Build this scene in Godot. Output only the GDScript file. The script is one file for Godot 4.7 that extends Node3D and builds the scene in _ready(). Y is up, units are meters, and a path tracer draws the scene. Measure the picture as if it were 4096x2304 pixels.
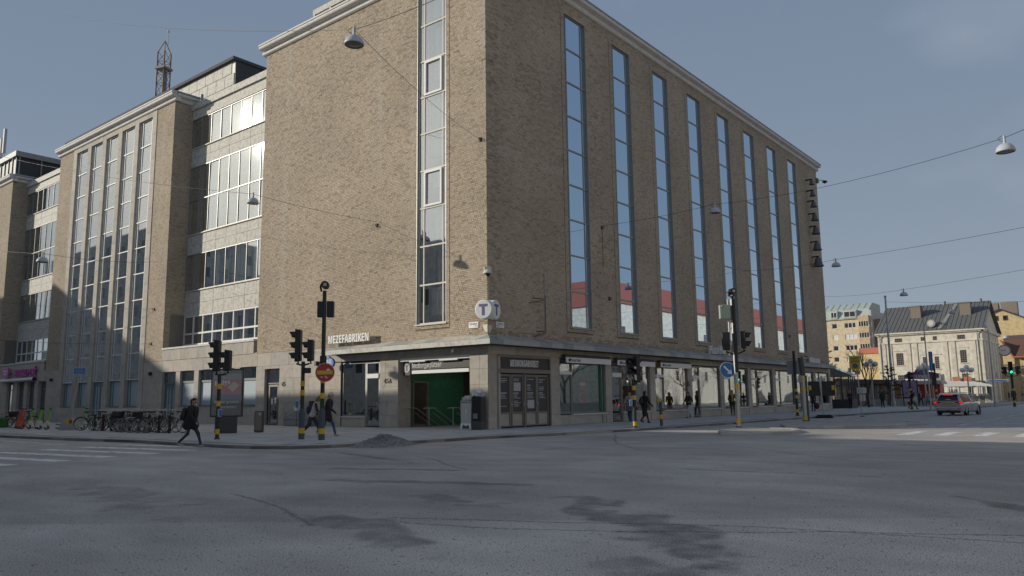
extends Node3D

const RD := -0.12          # road level; the pavement is y = 0
var rng := RandomNumberGenerator.new()
var M := {}
var taken := {}

class MB:
	var v := PackedVector3Array()
	var n := PackedVector3Array()
	var c := PackedColorArray()
	var t := PackedVector2Array()
	var ix := PackedInt32Array()
	var col := Color.WHITE
	var x := Transform3D.IDENTITY
	func vert(p: Vector3, m: Vector3, uv := Vector2.ZERO) -> void:
		v.append(x * p); n.append((x.basis * m).normalized()); c.append(col); t.append(uv)
	func quad(a: Vector3, b: Vector3, cc: Vector3, d: Vector3) -> void:   # counter-clockwise seen from outside
		var m := (b - a).cross(d - a)
		if m.length_squared() < 1e-14: m = (cc - b).cross(d - b)
		m = m.normalized()
		var k := v.size()
		var w := (b - a).length(); var h := (d - a).length()
		vert(a, m, Vector2(0, h)); vert(b, m, Vector2(w, h)); vert(cc, m, Vector2(w, 0)); vert(d, m, Vector2(0, 0))
		ix.append_array(PackedInt32Array([k, k + 2, k + 1, k, k + 3, k + 2]))
	func quad_uv(a: Vector3, b: Vector3, cc: Vector3, d: Vector3, u0 := 0.0, v0 := 0.0, u1 := 1.0, v1 := 1.0) -> void:
		var m := (b - a).cross(d - a).normalized()
		var k := v.size()
		vert(a, m, Vector2(u0, v1)); vert(b, m, Vector2(u1, v1)); vert(cc, m, Vector2(u1, v0)); vert(d, m, Vector2(u0, v0))
		ix.append_array(PackedInt32Array([k, k + 2, k + 1, k, k + 3, k + 2]))
	func tri(a: Vector3, b: Vector3, cc: Vector3) -> void:
		var m := (b - a).cross(cc - a).normalized()
		var k := v.size()
		vert(a, m); vert(b, m); vert(cc, m)
		ix.append_array(PackedInt32Array([k, k + 2, k + 1]))
	func bb(lo: Vector3, hi: Vector3) -> MB:      # a box between two corners
		var a := Vector3(minf(lo.x, hi.x), minf(lo.y, hi.y), minf(lo.z, hi.z))
		var b := Vector3(maxf(lo.x, hi.x), maxf(lo.y, hi.y), maxf(lo.z, hi.z))
		quad(Vector3(a.x, a.y, b.z), Vector3(b.x, a.y, b.z), Vector3(b.x, b.y, b.z), Vector3(a.x, b.y, b.z))
		quad(Vector3(b.x, a.y, a.z), Vector3(a.x, a.y, a.z), Vector3(a.x, b.y, a.z), Vector3(b.x, b.y, a.z))
		quad(Vector3(b.x, a.y, b.z), Vector3(b.x, a.y, a.z), Vector3(b.x, b.y, a.z), Vector3(b.x, b.y, b.z))
		quad(Vector3(a.x, a.y, a.z), Vector3(a.x, a.y, b.z), Vector3(a.x, b.y, b.z), Vector3(a.x, b.y, a.z))
		quad(Vector3(a.x, b.y, b.z), Vector3(b.x, b.y, b.z), Vector3(b.x, b.y, a.z), Vector3(a.x, b.y, a.z))
		quad(Vector3(a.x, a.y, a.z), Vector3(b.x, a.y, a.z), Vector3(b.x, a.y, b.z), Vector3(a.x, a.y, b.z))
		return self
	func box(at: Vector3, size: Vector3) -> MB:
		return bb(at - size / 2, at + size / 2)
	func bevel(at: Vector3, size: Vector3, b := 0.01) -> MB:   # a box with chamfered edges
		var h := size / 2
		for ax in 3:
			var u := (ax + 1) % 3; var w := (ax + 2) % 3
			for sg in [-1.0, 1.0]:
				var q := []
				for k in [[-1, -1], [1, -1], [1, 1], [-1, 1]]:
					var p := Vector3.ZERO
					p[ax] = sg * h[ax]; p[u] = k[0] * (h[u] - b); p[w] = k[1] * (h[w] - b)
					q.append(at + p)
				if sg > 0: quad(q[0], q[1], q[2], q[3])
				else: quad(q[3], q[2], q[1], q[0])
			for su in [-1.0, 1.0]:        # edges along axis ax
				for sw in [-1.0, 1.0]:
					var p0 := Vector3.ZERO; var p1 := Vector3.ZERO
					p0[u] = su * h[u]; p0[w] = sw * (h[w] - b)
					p1[u] = su * (h[u] - b); p1[w] = sw * h[w]
					var e := Vector3.ZERO; e[ax] = h[ax] - b
					var a: Vector3 = at + p0 - e; var bq: Vector3 = at + p1 - e; var cq: Vector3 = at + p1 + e; var d: Vector3 = at + p0 + e
					if (bq - a).cross(d - a).dot(p0 + p1) > 0: quad(a, bq, cq, d)
					else: quad(d, cq, bq, a)
		return self
	func ring(centre: Vector3, u: Vector3, w: Vector3, r: float, seg: int) -> Array:
		var out := []
		for i in seg:
			var a := TAU * i / seg
			out.append(centre + u * cos(a) * r + w * sin(a) * r)
		return out
	func cyl(a: Vector3, b: Vector3, r0: float, r1 := -1.0, seg := 10, caps := true) -> MB:
		if r1 < 0: r1 = r0
		var d := (b - a).normalized()
		var u := d.cross(Vector3.RIGHT if absf(d.x) < 0.8 else Vector3.UP).normalized()
		var w := d.cross(u)
		var k := v.size()
		var sl := (r0 - r1) / maxf((b - a).length(), 1e-5)
		for i in seg + 1:
			var an := TAU * i / seg
			var o := u * cos(an) + w * sin(an)
			vert(a + o * r0, o + d * sl, Vector2(float(i) / seg, 0)); vert(b + o * r1, o + d * sl, Vector2(float(i) / seg, 1))
		for i in seg:
			var q := k + i * 2
			ix.append_array(PackedInt32Array([q, q + 3, q + 2, q, q + 1, q + 3]))
		if caps:
			for e in [[a, r0, -1.0], [b, r1, 1.0]]:
				if e[1] < 1e-4: continue
				k = v.size()
				for i in seg:
					var an := TAU * i / seg
					vert(e[0] + (u * cos(an) + w * sin(an)) * e[1], d * e[2])
				for i in range(1, seg - 1):
					if e[2] > 0: ix.append_array(PackedInt32Array([k, k + i + 1, k + i]))
					else: ix.append_array(PackedInt32Array([k, k + i, k + i + 1]))
		return self
	func tube(pts: Array, r: float, seg := 6, caps := true) -> MB:
		var m := pts.size()
		var d0: Vector3 = (pts[1] - pts[0]).normalized()
		var u := d0.cross(Vector3.UP if absf(d0.y) < 0.9 else Vector3.RIGHT).normalized()
		var k := v.size()
		for j in m:
			var d: Vector3 = ((pts[mini(j + 1, m - 1)] - pts[maxi(j - 1, 0)])).normalized()
			u = (u - d * u.dot(d)).normalized()
			var w := d.cross(u)
			for i in seg + 1:
				var an := TAU * i / seg
				var o := u * cos(an) + w * sin(an)
				vert(pts[j] + o * r, o, Vector2(float(i) / seg, j))
		for j in m - 1:
			for i in seg:
				var q := k + j * (seg + 1) + i
				ix.append_array(PackedInt32Array([q, q + seg + 2, q + 1, q, q + seg + 1, q + seg + 2]))
		if caps:
			for e in [0, m - 1]:
				var kk := v.size()
				var dd: Vector3 = (pts[1] - pts[0]).normalized() * -1.0 if e == 0 else (pts[m - 1] - pts[m - 2]).normalized()
				for i in seg: vert_raw(v[k + e * (seg + 1) + i], dd)
				for i in range(1, seg - 1):
					if e > 0: ix.append_array(PackedInt32Array([kk, kk + i + 1, kk + i]))
					else: ix.append_array(PackedInt32Array([kk, kk + i, kk + i + 1]))
		return self
	func vert_raw(p: Vector3, m: Vector3) -> void:
		v.append(p); n.append((x.basis * m).normalized()); c.append(col); t.append(Vector2.ZERO)
	func lathe(prof: Array, at := Vector3.ZERO, seg := 16) -> MB:   # Vector2(radius, height), bottom to top outside
		var k := v.size()
		var m := prof.size()
		for j in m:
			var tv: Vector2 = prof[mini(j + 1, m - 1)] - prof[maxi(j - 1, 0)]
			var nn := Vector2(tv.y, -tv.x).normalized()
			for i in seg + 1:
				var an := TAU * i / seg
				var o := Vector3(cos(an), 0, -sin(an))
				vert(at + o * prof[j].x + Vector3.UP * prof[j].y, o * nn.x + Vector3.UP * nn.y, Vector2(float(i) / seg, float(j) / m))
		for j in m - 1:
			for i in seg:
				var q := k + j * (seg + 1) + i
				ix.append_array(PackedInt32Array([q, q + seg + 2, q + 1, q, q + seg + 1, q + seg + 2]))
		return self
	func ball(at: Vector3, r: Vector3, seg := 12, rows := 8) -> MB:
		var k := v.size()
		for j in rows + 1:
			var th := PI * j / rows - PI / 2
			for i in seg + 1:
				var an := TAU * i / seg
				var o := Vector3(cos(an) * cos(th), sin(th), -sin(an) * cos(th))
				vert(at + o * r, o / r, Vector2(float(i) / seg, float(j) / rows))
		for j in rows:
			for i in seg:
				var q := k + j * (seg + 1) + i
				ix.append_array(PackedInt32Array([q, q + seg + 2, q + 1, q, q + seg + 1, q + seg + 2]))
		return self
	func torus(at: Vector3, axis: Vector3, rr: float, r: float, seg := 20, sides := 6) -> MB:
		var d := axis.normalized()
		var u := d.cross(Vector3.RIGHT if absf(d.x) < 0.8 else Vector3.UP).normalized()
		var w := d.cross(u)
		var k := v.size()
		for i in seg + 1:
			var an := TAU * i / seg
			var o := u * cos(an) + w * sin(an)
			for j in sides + 1:
				var b := TAU * j / sides
				var m := o * cos(b) + d * sin(b)
				vert(at + o * rr + m * r, m)
		for i in seg:
			for j in sides:
				var q := k + i * (sides + 1) + j
				var q2 := q + sides + 1
				ix.append_array(PackedInt32Array([q, q2 + 1, q2, q, q + 1, q2 + 1]))
		return self
	func prism(poly: PackedVector2Array, o: Vector3, u: Vector3, w: Vector3, depth: Vector3) -> MB:   # polygon in (u, w), pushed along depth
		if (u.cross(w)).dot(depth) < 0:
			o += depth; depth = -depth
		var p := poly.duplicate()
		var ar := 0.0
		for i in p.size(): ar += p[i].cross(p[(i + 1) % p.size()])
		if ar < 0: p.reverse()
		var tr := Geometry2D.triangulate_polygon(p)
		var m := p.size()
		for i in range(0, tr.size(), 3):
			var a := p[tr[i]]; var b := p[tr[i + 1]]; var e := p[tr[i + 2]]
			if (b - a).cross(e - a) < 0:
				var s := b; b = e; e = s
			tri(o + u * a.x + w * a.y + depth, o + u * b.x + w * b.y + depth, o + u * e.x + w * e.y + depth)
			tri(o + u * a.x + w * a.y, o + u * e.x + w * e.y, o + u * b.x + w * b.y)
		for i in m:
			var a := p[i]; var b := p[(i + 1) % m]
			var A := o + u * a.x + w * a.y; var B := o + u * b.x + w * b.y
			quad(A, B, B + depth, A + depth)
		return self
	func add(mesh: Mesh, xf: Transform3D) -> MB:
		for s in mesh.get_surface_count():
			var ar := mesh.surface_get_arrays(s)
			var k := v.size()
			var vv: PackedVector3Array = ar[Mesh.ARRAY_VERTEX]
			var nn: PackedVector3Array = ar[Mesh.ARRAY_NORMAL]
			var y := x * xf
			for i in vv.size():
				v.append(y * vv[i]); n.append((y.basis * nn[i]).normalized()); c.append(col); t.append(Vector2.ZERO)
			var ii: PackedInt32Array = ar[Mesh.ARRAY_INDEX]
			for i in ii: ix.append(k + i)
		return self
	func mesh(m: Material) -> ArrayMesh:
		var ar := []
		ar.resize(Mesh.ARRAY_MAX)
		ar[Mesh.ARRAY_VERTEX] = v; ar[Mesh.ARRAY_NORMAL] = n; ar[Mesh.ARRAY_COLOR] = c; ar[Mesh.ARRAY_TEX_UV] = t; ar[Mesh.ARRAY_INDEX] = ix
		var am := ArrayMesh.new()
		am.add_surface_from_arrays(Mesh.PRIMITIVE_TRIANGLES, ar)
		am.surface_set_material(0, m)
		return am

func numbered(called: String) -> String:
	if not taken.has(called):
		taken[called] = 0
		return called
	taken[called] += 1
	return "%s_%03d" % [called, taken[called]]

func thing(called: String, label: String, category: String, at := Vector3.ZERO, turn := 0.0, group := "") -> Node3D:
	var o := Node3D.new()
	o.name = numbered(called)
	add_child(o)
	o.position = at; o.rotation.y = turn
	tag(o, label, category, group)
	return o

func tag(o: Node, label: String, category := "", group := "") -> Node:
	if label: o.set_meta("label", label)
	if category: o.set_meta("category", category)
	if group: o.set_meta("group", group)
	return o

func copy(src: Node3D, label := "", at := Vector3.ZERO, turn := 0.0) -> Node3D:
	var r: Node3D = src.duplicate()
	r.name = numbered(String(src.name).rstrip("0123456789").trim_suffix("_"))
	add_child(r)
	r.position = at; r.rotation.y = turn
	if label: r.set_meta("label", label)
	return r

func part(parent: Node, called: String, mb: MB, m: Material) -> MeshInstance3D:
	return inst(parent, called, mb.mesh(m))

func inst(parent: Node, called: String, mesh: Mesh, xf := Transform3D.IDENTITY) -> MeshInstance3D:
	var o := MeshInstance3D.new()
	o.mesh = mesh
	o.name = called if parent != self else numbered(called)
	o.transform = xf
	parent.add_child(o, true)
	return o

func node(parent: Node, called: String, at := Vector3.ZERO) -> Node3D:
	var o := Node3D.new()
	o.name = called
	o.position = at
	parent.add_child(o, true)
	return o

func structure(called: String, mb: MB, m: Material) -> MeshInstance3D:
	var o := part(self, called, mb, m)
	o.set_meta("kind", "structure")
	return o

func one(called: String, mb: MB, m: Material, label: String, category: String, group := "", at := Vector3.ZERO) -> MeshInstance3D:
	var o := part(self, called, mb, m)
	o.position = at
	tag(o, label, category, group)
	return o

func lin(r: float, g: float, b: float) -> Color:
	return Color(r, g, b).linear_to_srgb()

func mat(called: String, c: Color, rough := 0.8, metal := 0.0) -> StandardMaterial3D:   # c holds linear values
	var m := StandardMaterial3D.new()
	m.resource_name = called
	m.albedo_color = c.linear_to_srgb()
	m.roughness = rough
	m.metallic = metal
	M[called] = m
	return m

func noise_img(size: int, freq: float, oct: int, sd: int, lo: float, hi: float, kind := FastNoiseLite.TYPE_SIMPLEX) -> Image:
	var f := FastNoiseLite.new()
	f.seed = sd; f.frequency = freq; f.fractal_octaves = oct; f.noise_type = kind
	var im := f.get_seamless_image(size, size)
	im.convert(Image.FORMAT_RGBA8)
	var a := im.get_data()
	for i in range(0, a.size(), 4):
		var q := int(clampf(lerpf(lo, hi, a[i] / 255.0), 0, 1) * 255)
		a[i] = q; a[i + 1] = q; a[i + 2] = q; a[i + 3] = 255
	return Image.create_from_data(size, size, false, Image.FORMAT_RGBA8, a)

func textured(m: StandardMaterial3D, im: Image, scale: float, bump := 0.0) -> StandardMaterial3D:
	im.generate_mipmaps()
	m.albedo_texture = ImageTexture.create_from_image(im)
	m.uv1_triplanar = true
	m.uv1_world_triplanar = true
	m.uv1_scale = Vector3.ONE * scale
	if bump > 0:
		var b: Image = im.duplicate()
		b.bump_map_to_normal_map(bump)
		m.normal_enabled = true
		m.normal_texture = ImageTexture.create_from_image(b)
	return m

func words(parent: Node, called: String, s: String, height: float, depth: float, m: Material, xf: Transform3D, font := "Droid Sans", weight := 700, width := 0.0) -> MeshInstance3D:
	# lettering whose capitals are about `height` high, centred on xf; width > 0 squeezes it to that width
	var tm := TextMesh.new()
	var f := SystemFont.new()
	f.font_names = PackedStringArray([font])
	f.font_weight = weight
	tm.font = f
	tm.text = s
	tm.font_size = 64
	tm.pixel_size = height / 46.0
	tm.depth = depth
	tm.curve_step = 2.0
	tm.material = m
	var o := MeshInstance3D.new()
	o.mesh = tm
	o.name = called
	parent.add_child(o, true)
	var sx := 1.0
	if width > 0: sx = width / maxf(tm.get_aabb().size.x, 0.01)
	o.transform = xf * Transform3D(Basis.IDENTITY.scaled(Vector3(sx, 1, 1)), Vector3.ZERO)
	return o

func _ready() -> void:
	rng.seed = 20240311
	view_and_light()
	materials()
	ground()
	civic_building()
	opposite_side()
	far_buildings()
	square()
	signals_and_signs()
	street_things()
	lamps_and_wires()
	vehicles()
	people()

func view_and_light() -> void:
	var cam := Camera3D.new()
	cam.name = "camera"
	add_child(cam)
	cam.keep_aspect = Camera3D.KEEP_HEIGHT
	cam.fov = 40.956
	cam.near = 0.1
	cam.far = 900.0
	cam.transform = Transform3D(Basis(Vector3.UP, 0.679292) * Basis(Vector3.RIGHT, 0.142753) * Basis(Vector3.BACK, -0.012459), Vector3(24.006, 1.40, 27.859))
	cam.current = true
	var sun := DirectionalLight3D.new()
	sun.name = "sun"
	add_child(sun)
	sun.light_energy = 0.99
	sun.light_color = Color(1.0, 0.965, 0.9)
	sun.light_angular_distance = 0.5
	sun.shadow_enabled = true
	sun.look_at_from_position(Vector3.ZERO, Vector3(0.829, -0.333, -0.559), Vector3.UP)
	var e := Environment.new()
	e.background_mode = Environment.BG_SKY
	var sm := ProceduralSkyMaterial.new()
	sm.sky_top_color = lin(0.135, 0.188, 0.275)
	sm.sky_horizon_color = lin(0.285, 0.335, 0.385)
	sm.sky_curve = 0.2
	sm.ground_bottom_color = lin(0.1, 0.1, 0.1)
	sm.ground_horizon_color = lin(0.2, 0.2, 0.2)
	sm.sun_angle_max = 70.0
	sm.sun_curve = 0.19
	sm.sky_cover = cirrus()
	sm.sky_cover_modulate = lin(0.5, 0.5, 0.5)
	var sky := Sky.new()
	sky.sky_material = sm
	e.sky = sky
	e.tonemap_mode = Environment.TONE_MAPPER_LINEAR
	e.tonemap_exposure = 1.18
	e.sdfgi_enabled = true
	e.ssao_enabled = true
	e.ssil_enabled = true
	var we := WorldEnvironment.new()
	we.name = "environment"
	we.environment = e
	add_child(we)

func cirrus() -> ImageTexture:      # thin streaks of high cloud
	var f := FastNoiseLite.new()
	f.seed = 5; f.frequency = 0.006; f.fractal_octaves = 5
	var im := Image.create(1024, 512, false, Image.FORMAT_RGBA8)
	for y in 256:
		for x in 1024:
			var a := clampf((f.get_noise_3d(cos(TAU * x / 1024.0) * 160, y * 2.2, sin(TAU * x / 1024.0) * 160) - 0.12) * 0.55, 0, 0.25)
			im.set_pixel(x, y, Color(1, 0.98, 0.95, a * clampf(y / 40.0, 0, 1)))
	return ImageTexture.create_from_image(im)

func materials() -> void:
	var fine := noise_img(256, 0.09, 3, 1, 0.8, 1.15)
	var soft := noise_img(256, 0.012, 4, 2, 0.92, 1.06)
	var grit := noise_img(512, 0.22, 3, 3, 0.72, 1.25)
	var m := mat("brick", Color(1, 1, 1), 0.92)
	m.vertex_color_use_as_albedo = true
	textured(m, fine, 2.2, 0.8)
	textured(mat("mortar", Color(0.27, 0.215, 0.15), 0.95), fine, 3.0, 0.8)  # brown mortar, deepened: the shadow in the raked joints is put into its colour
	for k in 5:
		var q: Array = [[0.46, 0.42, 0.365], [0.49, 0.445, 0.385], [0.435, 0.40, 0.36], [0.47, 0.42, 0.35], [0.42, 0.385, 0.335]][k]
		textured(mat("stone%d" % k, Color(q[0], q[1], q[2]), 0.85), soft, 0.5)
	textured(mat("concrete", Color(0.36, 0.35, 0.33), 0.9), soft, 0.8, 1.0)
	m = mat("paving", Color(1, 1, 1), 0.9)
	m.vertex_color_use_as_albedo = true
	textured(m, grit, 0.9, 1.5)
	m = mat("granite", Color(1, 1, 1), 0.85)
	m.vertex_color_use_as_albedo = true
	textured(m, grit, 1.7, 1.5)
	mat("plaster", Color(0.72, 0.71, 0.68), 0.8)
	textured(mat("cornice", Color(0.66, 0.645, 0.61), 0.75), soft, 0.5)
	textured(mat("roof_felt", Color(0.1, 0.1, 0.11), 0.9), soft, 0.3)
	textured(mat("zinc", Color(0.29, 0.31, 0.31), 0.6, 0.2), soft, 0.7)
	textured(mat("zinc_pale", Color(0.40, 0.41, 0.385), 0.6, 0.2), soft, 0.7)
	textured(mat("clad", Color(0.56, 0.54, 0.48), 0.7), noise_img(256, 0.03, 5, 9, 0.82, 1.12), 0.3)
	mat("frame_cream", Color(0.60, 0.57, 0.50), 0.6)
	mat("frame_white", Color(0.70, 0.69, 0.67), 0.55)
	mat("frame_steel", Color(0.30, 0.30, 0.29), 0.45, 0.5)
	mat("frame_dark", Color(0.03, 0.035, 0.045), 0.5)
	mat("frame_teal", Color(0.15, 0.19, 0.20), 0.5)
	mat("frame_bronze", Color(0.21, 0.19, 0.165), 0.5, 0.3)
	mat("seal", Color(0.05, 0.035, 0.025), 0.9)
	mat("soffit", Color(0.09, 0.075, 0.065), 0.8)
	mat("black", Color(0.012, 0.012, 0.014), 0.45)
	mat("rubber", Color(0.018, 0.018, 0.018), 0.85)
	mat("dark_grey", Color(0.06, 0.06, 0.062), 0.6)
	mat("grey", Color(0.25, 0.25, 0.25), 0.6)
	mat("light_grey", Color(0.45, 0.45, 0.45), 0.6)
	mat("white", Color(0.74, 0.74, 0.73), 0.5)
	mat("galvanised", Color(0.42, 0.43, 0.43), 0.45, 0.7)
	mat("steel", Color(0.55, 0.55, 0.55), 0.3, 0.9)
	mat("yellow", Color(0.68, 0.42, 0.02), 0.5)
	mat("signal_green_paint", Color(0.012, 0.028, 0.028), 0.45)
	mat("pole_green", Color(0.055, 0.085, 0.09), 0.5)
	mat("red", Color(0.42, 0.03, 0.025), 0.45)
	mat("blue", Color(0.02, 0.16, 0.45), 0.45)
	mat("magenta", Color(0.48, 0.06, 0.33), 0.5)
	mat("green_tile_a", Color(0.055, 0.21, 0.125), 0.25)
	mat("green_tile_b", Color(0.046, 0.18, 0.105), 0.3)
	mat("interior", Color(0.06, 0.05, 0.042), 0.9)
	mat("interior_warm", Color(0.14, 0.1, 0.065), 0.9)
	mat("curtain", Color(0.58, 0.66, 0.63), 0.9)
	mat("blind", Color(0.66, 0.68, 0.68), 0.9)
	mat("frost", Color(0.36, 0.43, 0.48), 0.45)
	mat("glass_sky", Color(0.56, 0.69, 0.82), 0.02, 1.0)
	var plain := Image.create(4, 4, false, Image.FORMAT_RGBA8)
	plain.fill(Color.WHITE)
	for k in [["glass_left", 0.52, 0.03], ["glass_shop", 0.36, 0.02], ["glass_clear", 0.06, 0.02]]:
		m = mat(k[0], Color(0.78, 0.84, 0.88), k[2], 1.0)
		m.transparency = BaseMaterial3D.TRANSPARENCY_ALPHA
		m.albedo_texture = ImageTexture.create_from_image(plain)
		m.albedo_color.a = k[1]
	m = mat("bulb", Color(1, 0.8, 0.5), 0.5)
	m.emission_enabled = true
	m.emission = Color(1, 0.75, 0.45)
	m.emission_energy_multiplier = 1.6
	m = mat("tube_lit", Color(0.9, 0.9, 0.85), 0.5)
	m.emission_enabled = true
	m.emission = Color(1, 0.97, 0.9)
	m.emission_energy_multiplier = 1.2

func kerb_line() -> Array:
	return [Vector2(-90, 14.3), Vector2(-18.4, 14.2), Vector2(-11, 13.8), Vector2(-7, 13.25), Vector2(-3.4, 13.45), Vector2(-0.6, 13.5), Vector2(1.2, 13.3), Vector2(2.4, 12.75), Vector2(3.2, 11.6),
		Vector2(3.75, 9.6), Vector2(4.0, 8.0), Vector2(4.1, 5.4), Vector2(4.5, 3.6), Vector2(5.2, 1.4), Vector2(5.8, -2.6), Vector2(6.1, -6.9), Vector2(6.4, -12), Vector2(6.6, -18.8), Vector2(6.9, -27.5), Vector2(7.7, -37), Vector2(9.2, -47.4), Vector2(10.5, -60), Vector2(11.5, -90), Vector2(12, -150)]

func asphalt_image() -> Image:
	# colour of the worn asphalt, 52 m x 44 m: repairs, dark tar patches, sealed cracks and gritty wear
	var w := 1300; var h := 1100; var s := 25.0        # pixels per metre; pixel (0,0) is x = -12, z = -10
	var a := PackedFloat32Array()
	a.resize(w * h)
	var big := FastNoiseLite.new(); big.seed = 11; big.frequency = 0.004; big.fractal_octaves = 4
	var mid := FastNoiseLite.new(); mid.seed = 12; mid.frequency = 0.03; mid.fractal_octaves = 3
	for y in h:
		for x in w:
			a[y * w + x] = 1.0 + big.get_noise_2d(x, y) * 0.16 + mid.get_noise_2d(x * 0.5, y) * 0.1
	var r := RandomNumberGenerator.new(); r.seed = 77
	var f := FastNoiseLite.new(); f.seed = 13; f.frequency = 0.035; f.fractal_octaves = 4
	# tarry patches: x, z, length, width, angle, strength
	for q in [[19.2, 19.4, 5.2, 1.3, 0.62, 0.42], [16.5, 21.4, 4.0, 0.9, 0.35, 0.35], [13.0, 17.6, 6.5, 0.5, -0.35, 0.35], [11.0, 15.8, 5.0, 0.35, -0.4, 0.4], [22.3, 15.2, 2.6, 0.5, 0.9, 0.4], [25.2, 14.2, 2.8, 0.8, 0.4, 0.38], [7.5, 13.6, 5.0, 0.3, 0.3, 0.4], [15.6, 19.0, 2.2, 0.7, 0.1, 0.3], [10.6, 21.6, 6.0, 1.3, 0.25, 0.22], [20.8, 21.9, 3.2, 0.9, 0.55, 0.35], [27.5, 18.0, 4.0, 0.7, 0.3, 0.3], [17.6, 12.4, 4.5, 0.3, -0.1, 0.25]]:
		var cc := cos(q[4]); var ss := sin(q[4])
		var rad: float = q[2] * 0.62
		for y in range(maxi(0, int((q[1] - rad + 10) * s)), mini(h, int((q[1] + rad + 10) * s))):
			for x in range(maxi(0, int((q[0] - rad + 12) * s)), mini(w, int((q[0] + rad + 12) * s))):
				var dx: float = x / s - 12 - q[0]; var dz: float = y / s - 10 - q[1]
				var u: float = (dx * cc + dz * ss) / (q[2] * 0.5); var v2: float = (-dx * ss + dz * cc) / (q[3] * 0.5)
				var d := sqrt(u * u + v2 * v2) + f.get_noise_2d(x, y) * 0.9
				if d < 1.0: a[y * w + x] *= 1.0 - q[5] * 0.75 * smoothstep(1.0, 0.55, d) * (0.75 + 0.5 * mid.get_noise_2d(x * 3, y * 3))
	# a newer, darker lane strip with straight edges, and cracks
	for y in h:
		for x in w:
			var X := x / s - 12; var Z := y / s - 10
			var e := Z - (24.3 - (X - 12.0) * 0.75)
			if e > 0 and X > 12.0: a[y * w + x] *= 1.07
	for k in 18:
		var p := Vector2(r.randf_range(2, 34), r.randf_range(-2, 26))
		var dir := r.randf_range(-0.6, 0.5) if k % 3 else r.randf_range(0.6, 1.3)
		for st in r.randi_range(60, 260):
			dir += r.randf_range(-0.05, 0.05)
			p += Vector2(cos(dir), sin(dir)) * 0.04
			var x := int((p.x + 12) * s); var y := int((p.y + 10) * s)
			if x < 1 or y < 1 or x >= w - 1 or y >= h - 1: break
			a[y * w + x] *= 0.74
			if r.randf() < 0.5: a[y * w + x + 1] *= 0.84
			if r.randf() < 0.25: a[(y + 1) * w + x] *= 0.8
	for k in 1500:                       # bitumen spots and chewing gum
		var x := r.randi_range(0, w - 1); var y := r.randi_range(0, h - 1)
		a[y * w + x] *= r.randf_range(0.45, 0.8)
	var b := PackedByteArray()
	b.resize(w * h * 3)
	for i in w * h:
		var g := clampf(a[i], 0.2, 1.4)
		b[i * 3] = int(clampf(g * 182, 0, 255)); b[i * 3 + 1] = int(clampf(g * 175, 0, 255)); b[i * 3 + 2] = int(clampf(g * 168, 0, 255))
	var im := Image.create_from_data(w, h, false, Image.FORMAT_RGB8, b)
	im.generate_mipmaps()
	return im

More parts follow.
